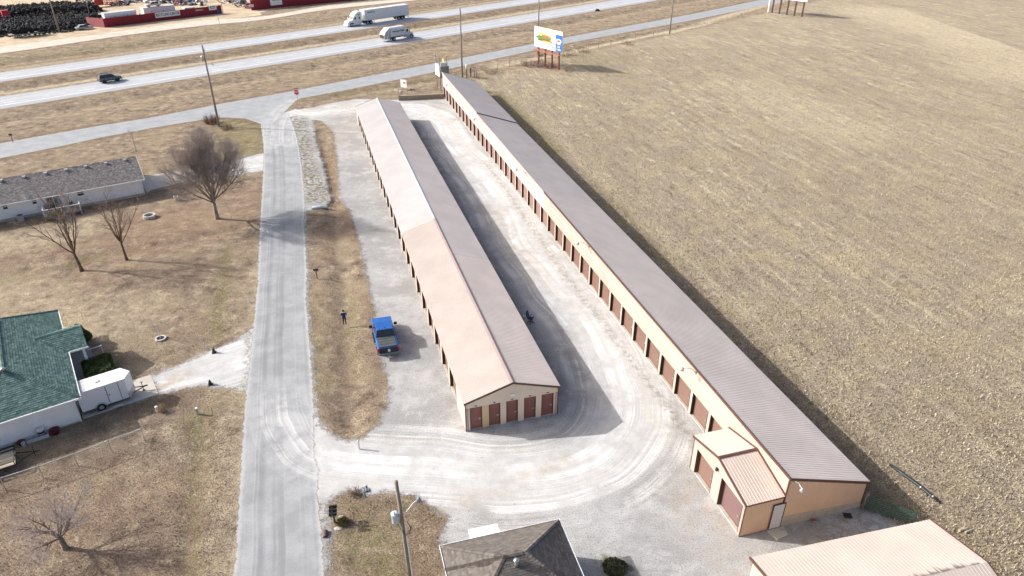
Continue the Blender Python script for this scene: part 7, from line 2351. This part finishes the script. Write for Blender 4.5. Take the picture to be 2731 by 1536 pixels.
fence_sign(rf3, 6.6, 10.6, 0.9, 4.0, [('BROWN', 1.0, 3.3, 0.85), ('RECYCLING', 0.5, 2.5, 0.9)])
fence_sign(rf3, -0.6, 0.9, 1.0, 1.9, [], mat=paint('pinkish_board', (0.6, 0.5, 0.5), 0.6))


def box_trailer(label, p, rz, L, h, w=2.5, zb=0.9):
    o = thing('box_trailer', label, 'trailer', p, rz, 'white box trailers behind the red fence')
    MB().box(0, L, 0, w, zb, h).build('box_body', M_TRW, o)
    MB().box(-0.03, L + 0.03, -0.03, w + 0.03, h - 0.12, h + 0.03).build('roof_rail', paint('trailer_rail', (0, 0, 0)), o)
    for x in (L * 0.15, L * 0.25):
        for y in (0.2, w - 0.2):
            wheel(o, x, y if y > 1 else y, 0.48, 0.3)
    MB().box(0.2, L - 0.2, 0.3, w - 0.3, zb - 0.2, zb).build('chassis', M_BLACK, o)
    return o


FA = math.atan2(fd.y, fd.x)
fu, fn = Vector((math.cos(FA), math.sin(FA), 0)), Vector((-math.sin(FA), math.cos(FA), 0))
box_trailer('white box trailer behind the near end of the red fence', A0 + fu * 1.0 + fn * 1.2, FA, 9.0, 3.6)
box_trailer('white box trailer behind the recycling center sign, beige sedan on its roof', A0 + fu * 13.0 + fn * 3.6, FA, 9.5, 3.5)


def sedan(label, p, rz, c, name='junk_car', group='scrap cars in the recycling yard', L=4.6, cat='car', wh=True):
    o = thing(name, label, cat, p, rz, group)
    m = paint('car_%02d%02d%02d' % tuple(int(v * 99) for v in c), c, 0.4, 0.08, 1, dirt=0.2)
    h = L / 2
    MB().prism([(-h, 0.35), (h - 0.1, 0.35), (h, 0.6), (h - 0.15, 0.8), (h - 1.25, 0.9), (-h + 0.7, 0.92), (-h, 0.85)], 'y', -0.86, 0.86).build('body', m, o, bevel=0.08)
    greenhouse(o, -h + 0.6, h - 1.2, -h + 1.15, h - 2.0, 0.9, 1.38, 0.82, 0.64, m)
    if wh:
        for x in (-h + 0.85, h - 0.9):
            for s in (-1, 1):
                wheel(o, x, s * 0.76, 0.32, 0.2)
    for s in (-1, 1):
        MB().box(h - 0.12, h + 0.0, s * 0.62 - 0.15, s * 0.62 + 0.15, 0.55, 0.7).build('headlight', M_ALU, o)
    return o


sedan('cream white van-like car standing behind the near white box trailer', A0 + fu * 3.0 + fn * 6.5, FA + R(5), (0.7, 0.7, 0.69))
sedan('white car just right of the cream one behind the near box trailer', A0 + fu * 7.8 + fn * 6.0, FA, (0.74, 0.75, 0.76))
o = sedan('beige sedan parked on the roof of the white box trailer', A0 + fu * 16.5 + fn * 4.9 + Vector((0, 0, 3.55)), FA + R(180), (0.62, 0.58, 0.46))
vn = thing('cargo_van', 'white cargo van behind the red fence, right of the recycling center sign', 'van', A0 + fu * 27.0 + fn * 2.2, FA)
MB().prism([(-2.6, 0.4), (2.5, 0.4), (2.6, 0.9), (2.2, 1.2), (1.5, 1.3), (0.9, 2.6), (-2.5, 2.7), (-2.6, 2.4)], 'y', -0.95, 0.95).build('body', M_TRW, vn, bevel=0.1)
MB().slab([(1.52, -0.8, 1.36), (1.52, 0.8, 1.36), (1.0, 0.75, 2.45), (1.0, -0.75, 2.45)], 0.05, Vector((0.9, 0, 0.43))).build('windshield', M_GLASS, vn)
for s in (-1, 1):
    MB().prism([(1.2, 1.4), (0.3, 1.4), (0.3, 2.2), (0.85, 2.2)], 'y', s * 0.945, s * 0.96).build('door_window', M_GLASS, vn)
    for x in (-1.6, 1.6):
        wheel(vn, x, s * 0.82, 0.38, 0.24)
p = at('A', 830, 288)
wk = sedan('crushed silver car wreck in front of the tyre heaps, beside the rose red fence', (p.x, p.y, -0.05), R(46), (0.30, 0.31, 0.30), wh=False)
rr = random.Random(5)
junk = ((0.62, 0.63, 0.64), (0.03, 0.03, 0.035), (0.35, 0.05, 0.05), (0.4, 0.41, 0.43), (0.1, 0.14, 0.22), (0.55, 0.52, 0.45), (0.3, 0.16, 0.09), (0.68, 0.68, 0.67))
spots = [('A', 1480, 25), ('A', 1620, 22), ('A', 1760, 42), ('A', 1690, 5), ('A', 1850, 45), ('A', 1560, -15), ('A', 1330, 5), ('A', 1250, 25), ('A', 2300, 20), ('A', 2390, 40), ('A', 2440, 75), ('A', 2350, -20), ('A', 1900, 15), ('A', 860, 10), ('A', 1180, 45)]
junk_labels = ['white scrap car behind the left part of the recycling center sign', 'black scrap car behind the middle of the recycling center sign', 'red scrap car behind the right end of the recycling center sign', 'grey scrap car at the top edge above the recycling center sign',
               'navy scrap car behind the white cargo van', 'tan scrap car at the top edge above the beige sedan', 'rusty brown scrap car just left of the beige sedan', 'pale scrap car behind the near white box trailer, farther back', 'white scrap car at the left of the heap in the yard entrance',
               'black scrap car in the middle of the heap in the yard entrance', 'red scrap car touching the end of the second red fence', 'grey scrap car at the back of the heap in the yard entrance', 'navy scrap car farthest right behind the first red fence', 'tan scrap car at the top edge left of the red farm machine', 'rusty scrap car just right of the red farm machine']
for i, q in enumerate(spots):
    p = at(*q)
    sedan(junk_labels[i], (p.x, p.y, 0.0), rr.uniform(0, 6.28), junk[i % len(junk)], wh=i % 2 == 0, L=rr.uniform(4.1, 4.9))
# loose scrap, nobody could count it
sc = MB()
for i in range(420):
    q = rr.choice(spots)
    p = at(q[0], q[1] + rr.gauss(0, 70), q[2] + rr.gauss(0, 8))
    sc.cur = rr.randrange(5)
    if sc.cur == 4:
        sc.tube([p + Vector((0, 0, .2)), p + Vector((rr.uniform(-2, 2), rr.uniform(-2, 2), rr.uniform(0.1, 1.2)))], 0.06, 4)
    else:
        sc.boxc(p + Vector((0, 0, rr.uniform(0.1, 0.7))), (rr.uniform(0.2, 1.6), rr.uniform(0.1, 0.9), rr.uniform(0.05, 0.5)), rr.uniform(0, 6), rr.uniform(-.6, .6), rr.uniform(-.6, .6))
struct(sc.build('scrap_heap', [paint('scrap_white', (0.55, 0.55, 0.55), 0.5), paint('scrap_rust', (0.2, 0.085, 0.05), 0.85), paint('scrap_black', (0.03, 0.03, 0.032), 0.6), paint('scrap_grey', (0.3, 0.31, 0.32), 0.5), M_STEEL]), 'stuff')
# red implement
p = at('A', 1050, 60)
im = thing('red_implement', 'red farm machine standing among the scrap behind the tyre heaps', 'machine', (p.x, p.y), FA)
M_RI = paint('implement_red', (0.42, 0.05, 0.03), 0.5, 0.15)
MB().lathe([(0.9, -1.4), (1.0, -1.2), (1.0, 1.2), (0.9, 1.4)], 16, Matrix.Translation((-2.4, 0, 1.5)) @ Matrix.Rotation(R(90), 4, 'Y')).build('drum', M_RI, im, True)
fm = MB()
for i in range(7):
    fm.beam((-0.6 + i * 0.75, -0.8, 0.4), (-0.6 + i * 0.75, -0.8, 2.3), 0.1)
for z in (0.5, 1.1, 1.7, 2.3):
    fm.beam((-0.7, -0.8, z), (4.1, -0.8, z), 0.1).beam((-0.7, 0.8, z), (4.1, 0.8, z), 0.1)
fm.build('rack_frame', M_RI, im)
MB().box(-0.7, 4.1, -0.7, 0.7, 0.6, 0.75).build('deck', M_RI, im)
for s in (-1, 1):
    wheel(im, 1.6, s * 1.1, 0.5, 0.3)

# tyre heaps
def tyre_mesh(r=0.36, w=0.24, n=12):
    return [(r * 0.55, -w * 0.35), (r * 0.85, -w / 2), (r, -w * 0.25), (r, w * 0.25), (r * 0.85, w / 2), (r * 0.55, w * 0.35)]


def heap(name, front, back, n, hmax, seed):
    rr = random.Random(seed)
    poly = front + back[::-1]
    P = np.array(poly)
    mb = MB()
    cnt = 0
    lo, hi = P.min(0), P.max(0)
    while cnt < n:
        x, y = rr.uniform(lo[0], hi[0]), rr.uniform(lo[1], hi[1])
        sdv = float(poly_sd(np.array([[x]]), np.array([[y]]), poly)[0, 0])
        if sdv < 0:
            continue
        zt = hmax * min(1, 0.2 + sdv / 2.2) * (rr.uniform(0.8, 1.05) if rr.random() < 0.6 else rr.uniform(0.2, 0.8))
        r = rr.choice((0.33, 0.35, 0.38, 0.42, 0.52))
        M = Matrix.Translation((x, y, max(0.12, zt))) @ Matrix.Rotation(rr.uniform(0, 6.28), 4, 'Z') @ Matrix.Rotation(rr.choice((rr.uniform(-.5, .5), rr.uniform(0.8, 2.2))), 4, 'X')
        mb.cur = 0 if rr.random() < 0.86 else 1
        mb.lathe(tyre_mesh(r, r * 0.75), 9, M, True)
        cnt += 1
    struct(mb.build(name, [M_RUBBER, paint('dusty_tyre', (0.13, 0.13, 0.13), 0.9, 0.3, 3)], fix=False), 'stuff')


heap('tyre_heap', xy('A', (-300, 395), (0, 355), (370, 330), (700, 302), (860, 262), (1000, 185)), xy('A', (-300, 240), (0, 205), (400, 200), (850, 178), (990, 160)), 2700, 1.5, 3)
heap('tyre_heap', xy('A', (-300, 225), (0, 192), (480, 160), (800, 140), (1000, 118)), xy('A', (-300, 150), (0, 125), (450, 92), (680, 75), (1000, 95)), 2100, 2.3, 4)
t0 = thing('old_tyre', 'old black tyre lying along the front edge of the tyre heaps', 'tyre', (0, 0, 0), 0, 'single tyres in front of the heaps')
MB().lathe(tyre_mesh(0.42, 0.26), 16, None, True).build('tread', M_RUBBER, t0, True)
MB().lathe([(0.24, -0.03), (0.24, 0.03), (0.2, 0.0)], 12, None, True).build('bead', paint('dusty_tyre', (0, 0, 0)), t0)
fr_ = xy('A', (0, 362), (370, 338), (700, 308), (860, 270))
spots_t = []
for i in range(34):
    t = i / 33 * 3
    a, b = fr_[min(2, int(t))], fr_[min(2, int(t)) + 1]
    u = t - min(2, int(t))
    spots_t.append((a[0] + (b[0] - a[0]) * u, a[1] + (b[1] - a[1]) * u - 0.4))
for i, (x, y) in enumerate(spots_t):
    o = t0 if i == 0 else copy_tree(t0)
    up = rr.random() < 0.55
    o.location = (x + rr.uniform(-.4, .4), y + rr.uniform(-.4, .4), 0.42 if up else 0.14)
    o.rotation_euler = (R(88) if up else rr.uniform(-.2, .2), 0, FA + rr.uniform(-.6, .6))
# trailer loaded with tyres
p = at('A', 270, 362)
tw = thing('tyre_trailer', 'flat trailer piled with black tyres in front of the tyre heaps', 'trailer', (p.x, p.y), FA - R(8))
MB().box(-4.2, 4.2, -0.2, 2.2, 0.7, 0.9).build('deck', paint('trailer_deck_grey', (0.3, 0.29, 0.28), 0.7), tw)
tp_ = MB()
for i in range(90):
    r = rr.choice((0.4, 0.5, 0.6))
    M = Matrix.Translation((rr.uniform(-4.0, 4.2), rr.uniform(0, 2.0), rr.uniform(1.1, 2.3))) @ Matrix.Rotation(rr.uniform(0, 6), 4, 'Z') @ Matrix.Rotation(rr.uniform(0.6, 2.2), 4, 'X')
    tp_.lathe(tyre_mesh(r, r * 0.6), 10, M, True)
tp_.build('tyre_load', M_RUBBER, tw, fix=False)['kind'] = 'stuff'
for x in (-2.6, -1.6):
    for y in (0.0, 2.0):
        wheel(tw, x, y if y > 1 else -0.02, 0.4, 0.25)
# red cube bin among the tyres
p = at('A', 72, 190)
o = thing('red_bin', 'small red metal bin half buried among the tyres at the left', 'bin', (p.x, p.y), FA)
MB().box(-0.9, 0.9, -0.2, 1.4, 0.0, 2.6).build('bin_body', paint('bin_red', (0.38, 0.03, 0.05), 0.6, 0.15), o)
MB().box(-0.95, 0.95, -0.25, 1.45, 2.5, 2.65).build('rim', paint('bin_red', (0, 0, 0)), o)


# ---------------------------------------------------------------- standing dry grass (nobody could count it)
def grass_blades(name, n, test, hlo, hhi, w, mat, seed, ymin, ymax):
    r_ = np.random.default_rng(seed)
    pts = np.zeros((0, 2))
    while len(pts) < n:
        # more blades near the viewer, where each shows larger
        Y_ = ymin + (ymax - ymin) * r_.random(n) ** 1.7
        X_ = (r_.random(n) * 2 - 1) * (Y_ * 0.66 + 17)
        ok = test(X_[None, :], Y_[None, :])[0]
        pts = np.concatenate([pts, np.stack([X_[ok], Y_[ok]], 1)])
    pts = pts[:n]
    cl = r_.random(n)
    hgt = hlo + (hhi - hlo) * r_.random(n) ** 1.5
    az, ln = r_.random(n) * 6.283, r_.random(n) * 0.9
    tip = np.stack([pts[:, 0] + np.cos(az) * ln * hgt, pts[:, 1] + np.sin(az) * ln * hgt, hgt], 1)
    pa_ = r_.random(n) * 3.1416
    dx, dy = np.cos(pa_) * w / 2 * (0.6 + cl), np.sin(pa_) * w / 2 * (0.6 + cl)
    zb = height(pts[None, :, 0], pts[None, :, 1])[0] - 0.01
    tip[:, 2] += zb
    A_ = np.stack([pts[:, 0] - dx, pts[:, 1] - dy, zb], 1)
    B_ = np.stack([pts[:, 0] + dx, pts[:, 1] + dy, zb], 1)
    co = np.stack([A_, B_, tip], 1).reshape(-1, 3)
    me = bpy.data.meshes.new(name)
    me.vertices.add(3 * n)
    me.vertices.foreach_set('co', co.ravel())
    me.loops.add(3 * n)
    me.loops.foreach_set('vertex_index', np.arange(3 * n))
    me.polygons.add(n)
    me.polygons.foreach_set('loop_start', np.arange(n) * 3)
    me.polygons.foreach_set('loop_total', np.full(n, 3))
    a_ = me.attributes.new('tone', 'FLOAT', 'FACE')
    a_.data.foreach_set('value', r_.random(n).astype(np.float32))
    me.update(calc_edges=True)
    me.materials.append(mat)
    return struct(put(name, me), 'stuff')


def straw(name, c1, c2, c3):
    g = NT(name)
    a = g.attr('tone')
    n = g.noise(0.3, 5, 0.65)
    cc = g.mix(g.ramp(a, 0.0, 0.6), c1, c2)
    cc = g.mix(g.ramp(a, 0.6, 1.0), cc, c3)
    cc = g.mix(g.mth('MULTIPLY', g.ramp(n, 0.42, 0.62), 0.5), cc, k(c1, 0.9))
    return g.fin(cc, 0.95, 0.1)


wall_u = (X0 - 0.3, X1 + 0.4, V0 - 0.5, V1 + 0.5)


def in_uv(A, B, u0, u1, v0, v1):
    ca, sa = math.cos(BA), math.sin(BA)
    u, v = (A - U0.x) * ca + (B - U0.y) * sa, -(A - U0.x) * sa + (B - U0.y) * ca
    return (u > u0) & (u < u1) & (v > v0) & (v < v1)


def house_box(o, x0, x1, y0, y1):
    ca, sa = math.cos(o.rotation_euler.z), math.sin(o.rotation_euler.z)
    def f(A, B):
        u, v = (A - o.location.x) * ca + (B - o.location.y) * sa, -(A - o.location.x) * sa + (B - o.location.y) * ca
        return (u > x0) & (u < x1) & (v > y0) & (v < y1)
    return f


boxes = [house_box(gh, -27, 0.2, -3.3, 9.8), house_box(gr, -9, 3.6, -0.8, 16), house_box(cm, -0.3, 12.8, -9, 0.3), house_box(bh, -0.2, 8, -7, 1.2)]
drive = [xy('T', (690, 862), (634, 900), (462, 976), (330, 1010), (215, 1070), (222, 1122), (424, 1056), (544, 1032), (668, 1052)), xy('T', (712, 400), (632, 419), (481, 452), (370, 470), (390, 518), (470, 494), (712, 458))]


def field_test(A, B):
    return (poly_sd(A, B, field_poly) > 0.2) & ~in_uv(A, B, *wall_u) & ~boxes[2](A, B)


def lawn_test(A, B):
    ok = (poly_sd(A, B, side_poly) < -0.25) & (poly_sd(A, B, field_poly) < 0)
    inl = poly_sd(A, B, lot)
    ok &= (inl < -0.2) | (poly_sd(A, B, island) > 0.1) | (poly_sd(A, B, patch) > 0.1)
    fr0 = poly_sd(A, B, front_far + front_near[::-1])
    ok &= (fr0 < -0.3) & (B < A * 0.9 + 205)
    for d_ in drive:
        ok &= poly_sd(A, B, d_) < -0.1
    for b_ in boxes:
        ok &= ~b_(A, B)
    return ok & ~in_uv(A, B, *wall_u) & ~in_uv(A, B, 14.5, 19, -16, -8)


grass_blades('field_grass', 230000, field_test, 0.06, 0.24, 0.075, straw('field_straw', (0.21, 0.172, 0.13), (0.42, 0.37, 0.275), (0.60, 0.53, 0.40)), 5, 24, 190)
grass_blades('lawn_grass', 150000, lawn_test, 0.03, 0.10, 0.05, straw('lawn_straw', (0.24, 0.19, 0.145), (0.37, 0.305, 0.23), (0.54, 0.46, 0.355)), 6, 22, 175)
